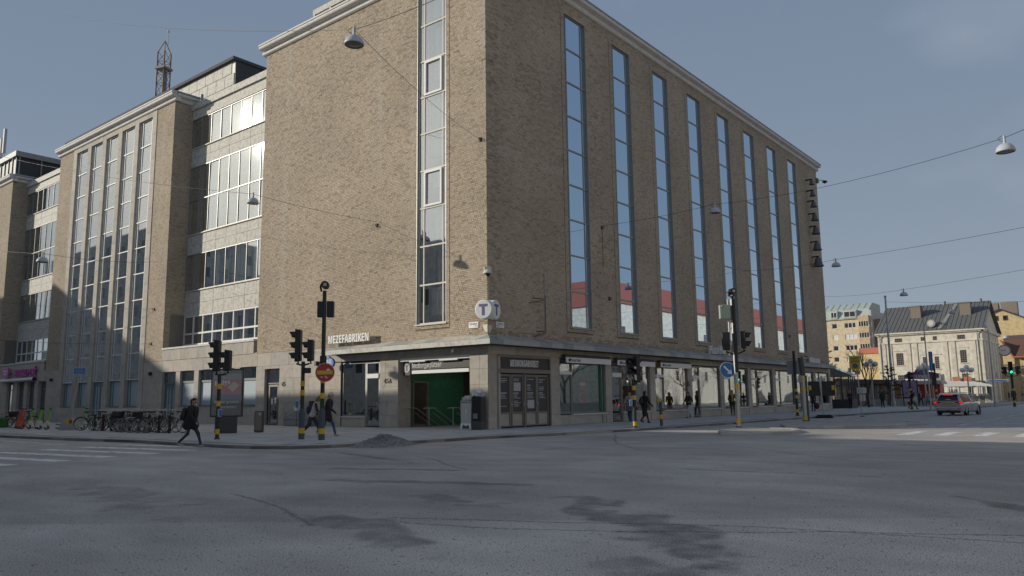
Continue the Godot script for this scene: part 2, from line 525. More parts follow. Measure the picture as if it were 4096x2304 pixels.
func ground() -> void:
	var grit := noise_img(512, 0.07, 4, 21, 0.45, 1.55)
	var far := mat("asphalt_far", Color(0.42, 0.40, 0.38), 0.9)
	textured(far, noise_img(512, 0.02, 5, 22, 0.78, 1.22), 0.12)
	var near := StandardMaterial3D.new()
	near.resource_name = "asphalt"
	near.albedo_texture = ImageTexture.create_from_image(asphalt_image())
	near.roughness = 0.86
	near.detail_enabled = true
	near.detail_blend_mode = BaseMaterial3D.BLEND_MODE_MUL
	near.detail_uv_layer = BaseMaterial3D.DETAIL_UV_2
	near.detail_albedo = ImageTexture.create_from_image(grit)
	var hgt := noise_img(512, 0.3, 4, 21, 0.0, 1.0)
	hgt.bump_map_to_normal_map(6.0)
	near.detail_normal = ImageTexture.create_from_image(hgt)
	near.normal_enabled = true
	M["asphalt"] = near
	# the carriageway: one near sheet with its own colour map, the rest around it
	var road := MB.new()
	road.quad_uv(Vector3(-12, RD, 34), Vector3(40, RD, 34), Vector3(40, RD, -10), Vector3(-12, RD, -10))
	var ar := road.mesh(near).surface_get_arrays(0)
	ar[Mesh.ARRAY_TEX_UV2] = PackedVector2Array([Vector2(0, 44), Vector2(52, 44), Vector2(52, 0), Vector2(0, 0)])
	var am := ArrayMesh.new()
	am.add_surface_from_arrays(Mesh.PRIMITIVE_TRIANGLES, ar)
	am.surface_set_material(0, near)
	inst(self, "road", am).set_meta("kind", "structure")
	var rest := MB.new()
	for q in [[-260, -12, -10, 34], [40, 260, -10, 34], [-260, 260, 34, 260], [-260, 260, -420, -10]]:
		rest.quad(Vector3(q[0], RD - 0.004, q[3]), Vector3(q[1], RD - 0.004, q[3]), Vector3(q[1], RD - 0.004, q[2]), Vector3(q[0], RD - 0.004, q[2]))
	structure("ground", rest, far)
	# aggregate: stones proud of the surface near the camera, too many to count
	var st := MB.new()
	var r := RandomNumberGenerator.new(); r.seed = 4
	for k in 26000:
		var d := 3.5 + pow(r.randf(), 1.4) * 17.0
		var an := 0.679 + r.randf_range(-0.75, 0.75)
		var p := Vector3(24.0 - sin(an) * d, RD, 27.86 - cos(an) * d)
		var rr := r.randf_range(0.004, 0.011) * (1.0 + d * 0.03)
		var g := r.randf_range(0.14, 0.5)
		st.col = Color(g, g * 0.98, g * 0.95)
		var a := r.randf() * TAU
		var u := Vector3(cos(a), 0, sin(a)) * rr; var w := Vector3(-sin(a), 0, cos(a)) * rr
		var tp := p + Vector3(0, rr * 0.5, 0)
		st.tri(p + u, tp, p + w * 1.1); st.tri(p + w * 1.1, tp, p - u); st.tri(p - u, tp, p - w); st.tri(p - w, tp, p + u)
	var sm := mat("aggregate", Color(1, 1, 1), 0.8)
	sm.vertex_color_use_as_albedo = true
	var ag := part(self, "aggregate", st, sm)
	ag.set_meta("kind", "stuff")
	tag(ag, "pale and dark stone grit standing proud of the worn asphalt", "gravel")
	# pavement around the civic building
	var kl := kerb_line()
	var pv := MB.new()
	var poly := PackedVector2Array()
	for p in kl: poly.append(p)
	poly.append(Vector2(-90, -150))
	pv.col = Color(0.3, 0.29, 0.28)
	pv.prism(poly, Vector3(0, -0.3, 0), Vector3(1, 0, 0), Vector3(0, 0, 1), Vector3(0, 0.29, 0))
	var pave := structure("pavement", pv, M.paving)
	# slabs
	var inner := Geometry2D.offset_polygon(poly, -0.34)[0]
	var rest_s := MB.new()
	var unit := MB.new()
	unit.bevel(Vector3(0, -0.01, 0), Vector3(0.69, 0.03, 0.69), 0.008)
	var count := 0
	var tones := []
	for k in 6:
		var q := MB.new()
		var g := 0.44 + 0.02 * k
		q.col = Color(g, g * 0.975, g * 0.94)
		q.bevel(Vector3(0, -0.011, 0), Vector3(0.692, 0.022, 0.692), 0.006)
		tones.append(q.mesh(M.paving))
	var cells := []
	for i in range(-60, 14):
		for j in range(-92, 20):
			var c := Vector2(i * 0.7 + 0.35, j * 0.7 + 0.35)
			if c.x < 0 and c.y < 0: continue
			var ok := true
			for e in [Vector2(-0.35, -0.35), Vector2(0.35, -0.35), Vector2(0.35, 0.35), Vector2(-0.35, 0.35)]:
				if not Geometry2D.is_point_in_polygon(c + e, inner): ok = false
			if not ok: continue
			cells.append(c)
	cells.sort_custom(func(p, q): return p.distance_to(Vector2(24, 27.9)) < q.distance_to(Vector2(24, 27.9)))
	for c in cells:
		var g := r.randf_range(0.42, 0.56)
		if count < 300:
			inst(pave, "paving_slab", tones[r.randi() % 6], Transform3D(Basis.IDENTITY, Vector3(c.x, r.randf_range(-0.002, 0.001), c.y)))
		else:
			rest_s.col = Color(g, g * 0.975, g * 0.94)
			rest_s.quad(Vector3(c.x - 0.345, 0, c.y + 0.345), Vector3(c.x + 0.345, 0, c.y + 0.345), Vector3(c.x + 0.345, 0, c.y - 0.345), Vector3(c.x - 0.345, 0, c.y - 0.345))
		count += 1
	var rs := part(pave, "paving", rest_s, M.paving)
	rs.set_meta("kind", "stuff")
	# kerb stones
	var kerb := Node3D.new(); kerb.name = "kerb"; add_child(kerb); kerb.set_meta("kind", "structure")
	for k in range(1, kl.size() - 3):
		kerb_run(kerb, kl[k], kl[k + 1], r, 0.3)
	# traffic islands
	for isl in [[[Vector2(10.0, -3.1), Vector2(10.0, -5.4), Vector2(10.9, -6.4), Vector2(12.2, -6.3), Vector2(13.0, -4.6), Vector2(13.0, -3.4), Vector2(12.2, -1.3), Vector2(11.1, -1.0)]], [[Vector2(9.9, -10.6), Vector2(9.9, -12.4), Vector2(11.4, -16.3), Vector2(14.4, -17.0), Vector2(15.6, -15.0), Vector2(14.6, -11.0), Vector2(12.6, -8.6), Vector2(11.0, -8.3)]]]:
		var pl: Array = isl[0]
		pl.reverse()
		var n := Node3D.new(); n.name = numbered("traffic_island"); add_child(n); n.set_meta("kind", "structure")
		var pp := PackedVector2Array(pl)
		var core := Geometry2D.offset_polygon(pp, -0.28)[0]
		var cm := MB.new()
		cm.col = Color(0.42, 0.40, 0.36)
		cm.prism(core, Vector3(0, RD - 0.1, 0), Vector3(1, 0, 0), Vector3(0, 0, 1), Vector3(0, 0.2, 0))
		part(n, "filling", cm, M.granite)
		for k in pl.size(): kerb_run(n, pl[k], pl[(k + 1) % pl.size()], r, 0.27)
	crossing_paint(r)
	var mh := MB.new()
	mh.cyl(Vector3(6.16, RD - 0.05, 18.3), Vector3(6.16, RD + 0.006, 18.3), 0.36, 0.36, 24)
	for k in 5: mh.box(Vector3(6.16, RD + 0.009, 18.3 - 0.24 + 0.12 * k), Vector3(0.5 - absf(k - 2) * 0.09, 0.008, 0.04))
	one("manhole_cover", mh, M.galvanised, "round iron manhole cover in the road beyond the zebra stripes", "manhole cover")
	# a heap of swept winter grit on the kerb
	var heap := MB.new()
	var hn := FastNoiseLite.new(); hn.seed = 8; hn.frequency = 0.9
	var gx := 44; var gz := 36
	var H := func(i: int, j: int) -> Vector3:
		var u := float(i) / gx * 2 - 1; var w := float(j) / gz * 2 - 1
		var d := sqrt(u * u + w * w)
		var y := maxf(0, 1 - d) * 0.3 + (hn.get_noise_2d(i * 0.4, j * 0.4) * 0.16 + hn.get_noise_2d(i * 1.7, j * 1.7) * 0.09) * maxf(0, 1.05 - d)
		return Vector3(3.75 + u * 1.05 + w * 0.15, -0.14 + y + 0.10 * maxf(0, 1 - d), 9.8 + w * 1.55)
	for i in gx:
		for j in gz:
			var g := r.randf_range(0.14, 0.27)
			heap.col = Color(g, g * 0.97, g * 0.93)
			heap.quad(H.call(i, j + 1), H.call(i + 1, j + 1), H.call(i + 1, j), H.call(i, j))
	one("grit_heap", heap, sm, "low heap of swept grey grit spilling over the kerb", "grit heap")

func kerb_run(parent: Node, p: Vector2, q: Vector2, r: RandomNumberGenerator, w: float) -> void:
	var L := p.distance_to(q)
	var n := maxi(1, roundi(L / 1.0))
	if L > 30: n = 20
	var d := (q - p) / L
	var inw := Vector2(d.y, -d.x)          # towards the pavement side (the line runs with the pavement on its left)
	for k in n:
		var a := p + d * (L * k / n + 0.006); var b := p + d * (L * (k + 1) / n - 0.006)
		var mb := MB.new()
		var g := r.randf_range(0.4, 0.52)
		mb.col = Color(g, g * 0.96, g * 0.90)
		var o := Vector3(a.x, RD - 0.1, a.y)
		var u := Vector3(d.x, 0, d.y); var nn := Vector3(inw.x, 0, inw.y)
		mb.prism(PackedVector2Array([Vector2(0, 0), Vector2(w, 0), Vector2(w, 0.222), Vector2(0.035, 0.222), Vector2(0.0, 0.19)]), o, nn, Vector3.UP, u * a.distance_to(b))
		part(parent, "kerb_stone", mb, M.granite)

func crossing_paint(r: RandomNumberGenerator) -> void:
	var f := FastNoiseLite.new(); f.seed = 31; f.frequency = 1.1; f.fractal_octaves = 3
	var pm := mat("road_paint", Color(0.84, 0.83, 0.80), 0.8)
	textured(pm, noise_img(256, 0.06, 4, 33, 0.8, 1.1), 0.8)
	var strip := func(a: Vector2, b: Vector2, c: Vector2, d: Vector2, called: String) -> void:
		var mb := MB.new()
		var nu := maxi(2, int(a.distance_to(b) / 0.12)); var nv := maxi(2, int(a.distance_to(d) / 0.12))
		for i in nu:
			for j in nv:
				var u := (i + 0.5) / nu; var v := (j + 0.5) / nv
				var e := minf(minf(u, 1 - u) * nu, minf(v, 1 - v) * nv)
				var mid := a.lerp(b, u).lerp(d.lerp(c, u), v)
				if f.get_noise_2d(mid.x * 2, mid.y * 2) + 0.12 * minf(e, 2.0) < -0.22: continue      # worn away
				var P := func(uu: float, vv: float) -> Vector3:
					var z := a.lerp(b, uu).lerp(d.lerp(c, uu), vv)
					return Vector3(z.x, RD + 0.004, z.y)
				mb.quad(P.call(float(i) / nu, float(j + 1) / nv), P.call(float(i + 1) / nu, float(j + 1) / nv), P.call(float(i + 1) / nu, float(j) / nv), P.call(float(i) / nu, float(j) / nv))
		if mb.v.size(): structure(called, mb, pm)
	for k in 8:      # zebra across the side street
		var z := 13.1 + k * 1.42
		var sl := 0.9
		strip.call(Vector2(-5.9 + 0.24 * k, z + sl), Vector2(-0.2 + 0.32 * k, z - 0.1), Vector2(-0.15 + 0.32 * k, z + 0.42), Vector2(-5.85 + 0.24 * k, z + sl + 0.5), "zebra_stripe")
	strip.call(Vector2(-26, 15.9), Vector2(-8.2, 15.2), Vector2(-8.2, 15.35), Vector2(-26, 16.05), "lane_line")
	for k in 6:      # zebra across the main street
		var x := 16.6 + k * 1.25
		strip.call(Vector2(x, -4.2), Vector2(x + 0.5, -4.2), Vector2(x + 0.5, -7.4), Vector2(x, -7.4), "zebra_stripe")
	for k in 3:
		strip.call(Vector2(14.6 + 1.6 * k, -20.5 - 3.4 * k), Vector2(24 + 1.6 * k, -14.5 - 3.4 * k), Vector2(24.1 + 1.6 * k, -14.7 - 3.4 * k), Vector2(14.7 + 1.6 * k, -20.7 - 3.4 * k), "lane_line")
	for k in 6:
		strip.call(Vector2(17.0, -14 - k * 6), Vector2(17.12, -14 - k * 6), Vector2(17.12, -17 - k * 6), Vector2(17.0, -17 - k * 6), "lane_dash")

class Face:                     # a vertical wall plane: u runs to its right (seen from outside), n points out
	var o: Vector3
	var u: Vector3
	var n: Vector3
	func _init(oo: Vector3, uu: Vector3, nn: Vector3) -> void:
		o = oo; u = uu; n = nn
	func p(a: float, y: float, d := 0.0) -> Vector3:
		return o + u * a + Vector3.UP * y + n * d
	func xf(a: float, y: float, d := 0.0) -> Transform3D:
		return Transform3D(Basis(u, Vector3.UP, n), p(a, y, d))
	func bx(mb: MB, a0: float, y0: float, d0: float, a1: float, y1: float, d1: float) -> void:
		mb.bb(p(a0, y0, d0), p(a1, y1, d1))

var brick_tones := []
var brick_rest := MB.new()
var brick_noise := FastNoiseLite.new()
var brick_parts := 0

func sheet(mb: MB, f: Face, a0: float, a1: float, y0: float, y1: float, holes: Array, d := 0.0, reveal := 0.2) -> void:
	# a wall sheet with rectangular openings [a0, y0, a1, y1] and their reveals
	var us := [a0, a1]; var ys := [y0, y1]
	for h in holes:
		us.append_array([h[0], h[2]]); ys.append_array([h[1], h[3]])
	us.sort(); ys.sort()
	for i in us.size() - 1:
		if us[i + 1] - us[i] < 1e-4 or us[i] < a0 - 1e-4 or us[i + 1] > a1 + 1e-4: continue
		for j in ys.size() - 1:
			if ys[j + 1] - ys[j] < 1e-4 or ys[j] < y0 - 1e-4 or ys[j + 1] > y1 + 1e-4: continue
			var cu: float = (us[i] + us[i + 1]) / 2; var cy: float = (ys[j] + ys[j + 1]) / 2
			var open := false
			for h in holes:
				if cu > h[0] and cu < h[2] and cy > h[1] and cy < h[3]: open = true
			if not open: mb.quad(f.p(us[i], ys[j], d), f.p(us[i + 1], ys[j], d), f.p(us[i + 1], ys[j + 1], d), f.p(us[i], ys[j + 1], d))
	if reveal > 0:
		for h in holes:
			var b := d - reveal
			mb.quad(f.p(h[0], h[1], d), f.p(h[0], h[1], b), f.p(h[0], h[3], b), f.p(h[0], h[3], d))
			mb.quad(f.p(h[2], h[1], b), f.p(h[2], h[1], d), f.p(h[2], h[3], d), f.p(h[2], h[3], b))
			mb.quad(f.p(h[0], h[3], d), f.p(h[0], h[3], b), f.p(h[2], h[3], b), f.p(h[2], h[3], d))
			mb.quad(f.p(h[0], h[1], b), f.p(h[0], h[1], d), f.p(h[2], h[1], d), f.p(h[2], h[1], b))

func wall_part(b: Node, f: Face, a0: float, a1: float, y0: float, y1: float, holes: Array) -> void:
	var mb := MB.new()
	sheet(mb, f, a0, a1, y0, y1, holes, 0.0, 0.16)
	part(b, "wall", mb, M.mortar)

func brick_colour(f: Face, a: float, y: float) -> Color:
	var t := rng.randf()
	var c: Color = brick_tones[mini(int(t * t * brick_tones.size()), brick_tones.size() - 1)] if rng.randf() < 0.75 else brick_tones[rng.randi() % brick_tones.size()]
	var k := 1.0 + brick_noise.get_noise_3dv(f.p(a, y) * 9.0) * 0.16 + rng.randf_range(-0.05, 0.05)
	return Color(c.r * k, c.g * k, c.b * k)

func lay_bricks(parent: Node, f: Face, a0: float, a1: float, y0: float, y1: float, holes: Array, sides := true, pale := [], singles := [], soot := []) -> void:
	var ch := 0.09
	var rows := int(round((y1 - y0) / ch))
	ch = (y1 - y0) / rows
	for r in rows:
		var yb := y0 + r * ch + 0.0065; var yt := y0 + (r + 1) * ch - 0.0065
		var a := a0 - ([0.0, 0.19, 0.065, 0.255][r % 4] as float) - rng.randf_range(0, 0.03)
		var k := r
		while a < a1:
			var L := 0.125 if k % 3 == 2 else 0.26
			k += 1
			var p := a + 0.006; var q := a + L - 0.006
			a += L
			p = maxf(p, a0); q = minf(q, a1)
			if q - p < 0.03: continue
			var segs := [[p, q]]
			for h in holes:
				if yt < h[1] + 0.02 or yb > h[3] - 0.02: continue
				var nx := []
				for s in segs:
					if s[1] <= h[0] or s[0] >= h[2]: nx.append(s); continue
					if s[0] < h[0] - 0.03: nx.append([s[0], h[0]])
					if s[1] > h[2] + 0.03: nx.append([h[2], s[1]])
				segs = nx
			for s in segs:
				var c := brick_colour(f, s[0], yb)
				for st in pale:            # lime streaks left by old downpipes
					if s[0] > st[0] and s[0] < st[1] and yb > st[2] and yb < st[3] and rng.randf() < 0.7: c = c.lerp(Color(0.56, 0.5, 0.42), rng.randf_range(0.35, 0.75))
				for st in soot:            # sooty and repaired bricks
					if s[0] > st[0] and s[0] < st[1] and yb > st[2] and yb < st[3] and rng.randf() < st[4]: c = c * st[5]
				if singles and s[0] > singles[0] and yb < singles[1] and brick_parts < 300:
					brick_parts += 1
					var mb := MB.new()
					mb.col = c
					mb.bevel(Vector3.ZERO, Vector3(s[1] - s[0], yt - yb, 0.03), 0.004)
					inst(parent, "brick", mb.mesh(M.brick), f.xf((s[0] + s[1]) / 2, (yb + yt) / 2, 0.0))
					continue
				emit_brick(f, s[0], s[1], yb, yt, 0.012 + rng.randf_range(-0.003, 0.004), c, sides)

func emit_brick(f: Face, a: float, b: float, y0: float, y1: float, d: float, c: Color, sides: bool) -> void:
	var m := brick_rest
	m.col = c
	var p0 := f.p(a, y0, d); var p1 := f.p(b, y0, d); var p2 := f.p(b, y1, d); var p3 := f.p(a, y1, d)
	var back := f.n * -d
	m.quad(p0, p1, p2, p3)
	m.quad(p0 + back, p1 + back, p1, p0)
	m.quad(p3, p2, p2 + back, p3 + back)
	if sides:
		m.quad(p1, p1 + back, p2 + back, p2)
		m.quad(p0 + back, p0, p3, p3 + back)

func glazed(parent: Node, f: Face, a0: float, a1: float, y0: float, y1: float, cols: Array, rows: Array, depth: float, bar: float, fm: Material, gm: Material, called := "window", tilt := 0.25, thick := 0.06) -> Node3D:
	# one window: frame bars at the offsets in cols and rows, a pane in every field
	var w := node(parent, called)
	var mb := MB.new()
	var us := [a0]; us.append_array(cols); us.append(a1)
	var ys := [y0]; ys.append_array(rows); ys.append(y1)
	for k in us.size():
		var x0: float = us[k] - bar / 2; var x1: float = us[k] + bar / 2
		if k == 0: x0 = a0; x1 = a0 + bar
		elif k == us.size() - 1: x0 = a1 - bar; x1 = a1
		f.bx(mb, x0, y0, depth - 0.02, x1, y1, depth + thick)
	for k in ys.size():
		var v0: float = ys[k] - bar * 0.6; var v1: float = ys[k] + bar * 0.6
		if k == 0: v0 = y0; v1 = y0 + bar
		elif k == ys.size() - 1: v0 = y1 - bar; v1 = y1
		f.bx(mb, a0 + 0.002, v0, depth - 0.018, a1 - 0.002, v1, depth + thick + 0.012)
	part(w, "frame", mb, fm)
	for i in us.size() - 1:
		for j in ys.size() - 1:
			var pw: float = us[i + 1] - us[i]; var ph: float = ys[j + 1] - ys[j]
			var q := MB.new()
			q.box(Vector3.ZERO, Vector3(pw - bar * 0.4, ph - bar * 0.4, 0.008))
			var x := f.xf(us[i] + pw / 2, ys[j] + ph / 2, depth + 0.012)
			x.basis = x.basis * Basis(Vector3.UP, deg_to_rad(rng.randfn(0, tilt))) * Basis(Vector3.RIGHT, deg_to_rad(rng.randfn(0, tilt)))
			inst(w, "pane", q.mesh(gm), x)
	return w

func steps(a: float, b: float, n: int) -> Array:
	var out := []
	for k in range(1, n): out.append(lerpf(a, b, float(k) / n))
	return out

func curtain(mb: MB, f: Face, a0: float, a1: float, y0: float, y1: float, d: float, wave := 0.04) -> void:
	var n := int((a1 - a0) / 0.06)
	var prev := f.p(a0, y0, d)
	for k in n:
		var a := lerpf(a0, a1, float(k + 1) / n)
		var q := f.p(a, y0, d + sin(k * 1.7) * wave + sin(k * 0.6) * wave * 0.5)
		var h := Vector3(0, y1 - y0, 0)
		mb.quad(prev, q, q + h, prev + h)
		prev = q

func slabs(parent: Node, f: Face, a0: float, a1: float, courses: Array, holes: Array, base := 1.25, d := 0.0, thick := 0.035) -> void:
	for c in courses.size() - 1:
		var y0: float = courses[c]; var y1: float = courses[c + 1]
		var cuts := [a0]
		var a := a0 + rng.randf_range(0.35, 1.0) * base
		while a < a1 - 0.35:
			cuts.append(a)
			a += base * [0.55, 1.0, 1.0, 1.2][rng.randi() % 4]
		cuts.append(a1)
		for h in holes:
			if h[1] < y1 - 0.05 and h[3] > y0 + 0.05:
				var kept := []
				for q in cuts:
					if absf(q - h[0]) > 0.25 and absf(q - h[2]) > 0.25 or q == a0 or q == a1: kept.append(q)
				cuts = kept
				cuts.append_array([h[0], h[2]])
		cuts.sort()
		for k in cuts.size() - 1:
			var u0: float = cuts[k]; var u1: float = cuts[k + 1]
			if u1 - u0 < 0.02 or u0 < a0 - 0.001 or u1 > a1 + 0.001: continue
			var mid := (u0 + u1) / 2
			var parts := [[y0, y1]]
			for h in holes:
				if mid > h[0] and mid < h[2]:
					var nx := []
					for s in parts:
						if h[3] <= s[0] or h[1] >= s[1]: nx.append(s); continue
						if h[1] > s[0] + 0.05: nx.append([s[0], h[1]])
						if h[3] < s[1] - 0.05: nx.append([h[3], s[1]])
					parts = nx
			for s in parts:
				var mb := MB.new()
				mb.bevel(Vector3.ZERO, Vector3(u1 - u0 - 0.008, s[1] - s[0] - 0.008, thick), 0.005)
				inst(parent, "stone_slab", mb.mesh(M["stone%d" % (rng.randi() % 5)]), f.xf(mid, (s[0] + s[1]) / 2, d + thick / 2 + rng.randf_range(-0.003, 0.003)))

func cornice(parent: Node, f: Face, a0: float, a1: float, y: float, big := 1.0) -> void:
	var mb := MB.new()
	var prof := PackedVector2Array([Vector2(-0.3, 0), Vector2(0.10, 0.0), Vector2(0.17, 0.06), Vector2(0.18, 0.17), Vector2(0.13, 0.24), Vector2(0.13, 0.30), Vector2(0.42, 0.36), Vector2(0.46, 0.42), Vector2(0.46, 0.56), Vector2(-0.3, 0.56)])
	for i in prof.size(): prof[i] *= big
	mb.prism(prof, f.p(a0, y), f.n, Vector3.UP, f.u * (a1 - a0))
	part(parent, "cornice", mb, M.cornice)
	var cap := MB.new()
	cap.prism(PackedVector2Array([Vector2(-0.3, 0.565), Vector2(0.5, 0.565), Vector2(0.5, 0.62), Vector2(0.44, 0.72), Vector2(-0.3, 0.76)]), f.p(a0 - 0.02, y), f.n, Vector3.UP, f.u * (a1 - a0 + 0.04))
	part(parent, "roof_edge", cap, M.cornice if f.n.z > 0.5 else M.zinc)

func civic_building() -> void:
	brick_noise.seed = 3; brick_noise.frequency = 0.02; brick_noise.fractal_octaves = 3
	for q in [[0.45, 0.375, 0.285], [0.42, 0.345, 0.262], [0.47, 0.395, 0.305], [0.38, 0.31, 0.238], [0.40, 0.335, 0.262], [0.33, 0.268, 0.21], [0.5, 0.43, 0.335], [0.27, 0.21, 0.165], [0.46, 0.385, 0.255]]:
		brick_tones.append(Color(lerpf(0.425, q[0], 0.6), lerpf(0.352, q[1], 0.6), lerpf(0.27, q[2], 0.6)) * 1.17)
	var b := thing("civic_building", "long brown brick civic building with tall strip windows and a street level arcade of shops", "building")
	var L := Face.new(Vector3.ZERO, Vector3.RIGHT, Vector3.BACK)                 # towards the side street, u = x
	var R := Face.new(Vector3.ZERO, Vector3.FORWARD, Vector3.RIGHT)              # towards the main street, u = -z
	var C := Face.new(Vector3(0, 0, -1.5), Vector3.RIGHT, Vector3.BACK)          # recessed bays
	var T := 24.33
	# --- openings
	var hl := [[-4.9, 5.25, -2.75, 23.65]]
	var hr := []
	for i in 8: hr.append([6.93 + 5.23 * i, 5.25, 9.13 + 5.23 * i, 23.6])
	wall_part(b, L, -19.3, 0, 4.43, T, hl)
	wall_part(b, R, 0, 52.1, 4.43, T, hr)
	wall_part(b, L, -52.67, -49.65, 4.43, T, [])
	wall_part(b, L, -34.16, -31.45, 4.43, T, [])
	wall_part(b, L, -84, -64.7, 4.43, T, [])
	for xx in [-31.45, -64.7]:
		wall_part(b, Face.new(Vector3(xx, 0, 0), Vector3.FORWARD, Vector3.RIGHT), 0, 1.5, 4.43, T, [])
	wall_part(b, Face.new(Vector3(-19.3, 0, -1.5), Vector3.BACK, Vector3.LEFT), 0, 1.5, 4.43, T, [])
	wall_part(b, Face.new(Vector3(0, 0, -52.1), Vector3.LEFT, Vector3.FORWARD), 0, 84, 0, T, [])
	# --- bricks
	var slotl := [[-2.53, 4.98, -2.49, 23.9], [-4.9, 4.96, -2.5, 5.0]]
	var slotr := []
	for i in 8:
		slotr.append([6.57 + 5.23 * i, 4.98, 6.61 + 5.23 * i, 23.9])
		slotr.append([6.6 + 5.23 * i, 4.96, 9.13 + 5.23 * i, 5.0])
	lay_bricks(b, L, -19.3, 0, 4.45, T, hl + slotl, true, [[-17.1, -16.6, 6, 24.4], [-8.2, -7.9, 18, 24.4], [-5.6, -5.2, 7, 20.3], [-0.4, 0, 19, 24.4], [-8.2, -7.85, 13, 19]], [-2.3, 7.4], [[-19.3, 0, 4.4, 24.4, 0.035, 0.72], [-19.3, -12, 17, 24.4, 0.12, 0.82], [-12, -5, 20, 24.4, 0.14, 0.82], [-10, -7.2, 4.4, 4.8, 0.4, 0.75]])
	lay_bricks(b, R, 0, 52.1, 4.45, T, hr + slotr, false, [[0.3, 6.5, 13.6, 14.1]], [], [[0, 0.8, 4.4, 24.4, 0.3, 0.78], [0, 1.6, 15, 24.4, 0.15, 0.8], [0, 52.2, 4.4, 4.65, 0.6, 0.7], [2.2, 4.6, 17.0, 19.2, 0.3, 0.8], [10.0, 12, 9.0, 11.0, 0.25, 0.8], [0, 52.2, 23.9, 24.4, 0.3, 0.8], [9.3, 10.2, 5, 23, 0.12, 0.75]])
	lay_bricks(b, L, -52.67, -49.65, 4.45, T, [], false)
	lay_bricks(b, L, -34.16, -31.45, 4.45, T, [], true, [[-33.3, -32.9, 15, 23]])
	lay_bricks(b, L, -84, -64.7, 4.45, T, [], false)
	for xx in [-31.45, -64.7]:
		lay_bricks(b, Face.new(Vector3(xx, 0, 0), Vector3.FORWARD, Vector3.RIGHT), 0, 1.5, 4.45, T, [], false)
	var br := part(b, "brickwork", brick_rest, M.brick)
	br.set_meta("kind", "stuff")
	var seal := MB.new()
	for h in slotl: L.bx(seal, h[0], h[1], 0.001, h[2], h[3], 0.005)
	for h in slotr: R.bx(seal, h[0], h[1], 0.001, h[2], h[3], 0.005)
	part(b, "expansion_joint", seal, M.seal)
	# --- tall windows
	tall_window(b, L, hl[0], [-4.46, -3.07], M.glass_left, M.frame_cream, [3, 6], true)
	for h in hr: tall_window(b, R, h, [h[0] + 0.3, h[2] - 0.36], M.glass_sky, M.frame_steel, [], false)
	# --- roofs, rooms behind
	var roof := MB.new()
	roof.bb(Vector3(-19.25, T - 0.5, -52), Vector3(-0.05, T + 0.3, -0.05))
	roof.bb(Vector3(-84, T - 0.5, -30), Vector3(-19.26, T + 0.05, -1.55))
	roof.bb(Vector3(-52.6, T - 0.4, -1.55), Vector3(-31.5, T + 0.3, -0.05))
	roof.bb(Vector3(-84, T - 0.4, -1.55), Vector3(-64.75, T + 0.3, -0.05))
	part(b, "roof", roof, M.roof_felt)
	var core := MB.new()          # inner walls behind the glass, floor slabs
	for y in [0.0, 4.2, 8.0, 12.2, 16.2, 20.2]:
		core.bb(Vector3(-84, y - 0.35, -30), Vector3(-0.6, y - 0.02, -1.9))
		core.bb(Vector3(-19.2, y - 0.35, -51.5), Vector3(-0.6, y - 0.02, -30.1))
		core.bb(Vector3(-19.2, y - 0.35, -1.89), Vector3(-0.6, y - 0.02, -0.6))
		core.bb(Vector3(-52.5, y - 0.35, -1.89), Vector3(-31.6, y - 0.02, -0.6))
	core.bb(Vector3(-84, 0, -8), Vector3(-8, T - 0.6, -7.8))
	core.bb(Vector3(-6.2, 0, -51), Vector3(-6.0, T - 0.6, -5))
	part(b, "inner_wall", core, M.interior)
	cornice(b, L, -19.62, 0.0, T)
	cornice(b, R, -0.46, 52.4, T)
	cornice(b, L, -52.95, -31.15, T)
	cornice(b, L, -84, -64.4, T)
	for xx in [-31.45, -64.7]: cornice(b, Face.new(Vector3(xx, 0, 0), Vector3.FORWARD, Vector3.RIGHT), -0.02, 1.75, T, 0.99)
	recess(b, C, -31.45, -19.3, L, true)
	recess(b, C, -64.7, -52.67, L, false)
	long_windows(b, L)
	rooftop(b)
	street_level_side(b, L)
	street_level_main(b, R)
	canopy(b, L, R)
	facade_fittings(L, R)

func tall_window(b: Node, f: Face, h: Array, cols: Array, gm: Material, fm: Material, open: Array, blinds: bool) -> void:
	var w := glazed(b, f, h[0], h[2], h[1], h[3], cols, steps(h[1], h[3], 9), -0.14, 0.07, fm, gm, "window", 0.18, 0.05)
	var s := MB.new()
	f.bx(s, h[0] - 0.05, h[1] - 0.07, -0.16, h[2] + 0.05, h[1] - 0.005, 0.09)
	part(w, "sill", s, fm)
	var rv := MB.new()
	f.bx(rv, h[0] - 0.005, h[1], -0.15, h[0] + 0.03, h[3], 0.02)
	f.bx(rv, h[2] - 0.03, h[1], -0.15, h[2] + 0.005, h[3], 0.02)
	part(w, "jamb", rv, M.frame_steel)
	var rh: float = (h[3] - h[1]) / 9
	for k in open:           # casements with a broad frame of their own
		var c := MB.new()
		var a0: float = cols[0] + 0.05; var a1: float = cols[1] - 0.05
		for row in [k]:
			var y0: float = h[1] + rh * row + 0.06; var y1: float = h[1] + rh * (row + 1) - 0.06
			f.bx(c, a0, y0, -0.12, a0 + 0.11, y1, -0.02)
			f.bx(c, a1 - 0.11, y0, -0.12, a1, y1, -0.02)
			f.bx(c, a0 + 0.11, y0, -0.12, a1 - 0.11, y0 + 0.11, -0.022)
			f.bx(c, a0 + 0.11, y1 - 0.11, -0.12, a1 - 0.11, y1, -0.022)
		if c.v.size(): part(w, "casement", c, M.frame_white)
	if blinds:
		var bl := MB.new()
		for row in 9:
			var y1: float = h[1] + rh * (row + 1)
			var drop: float = [1.55, 0.0, 1.7, 0.9, 1.2, 1.75, 1.0, 1.6, 1.5][row]
			if drop > 0: f.bx(bl, cols[0] + rng.randf_range(0.1, 0.5), y1 - drop, -0.6, h[2] - 0.1, y1 - 0.1, -0.58)
		part(w, "roller_blind", bl, M.blind)

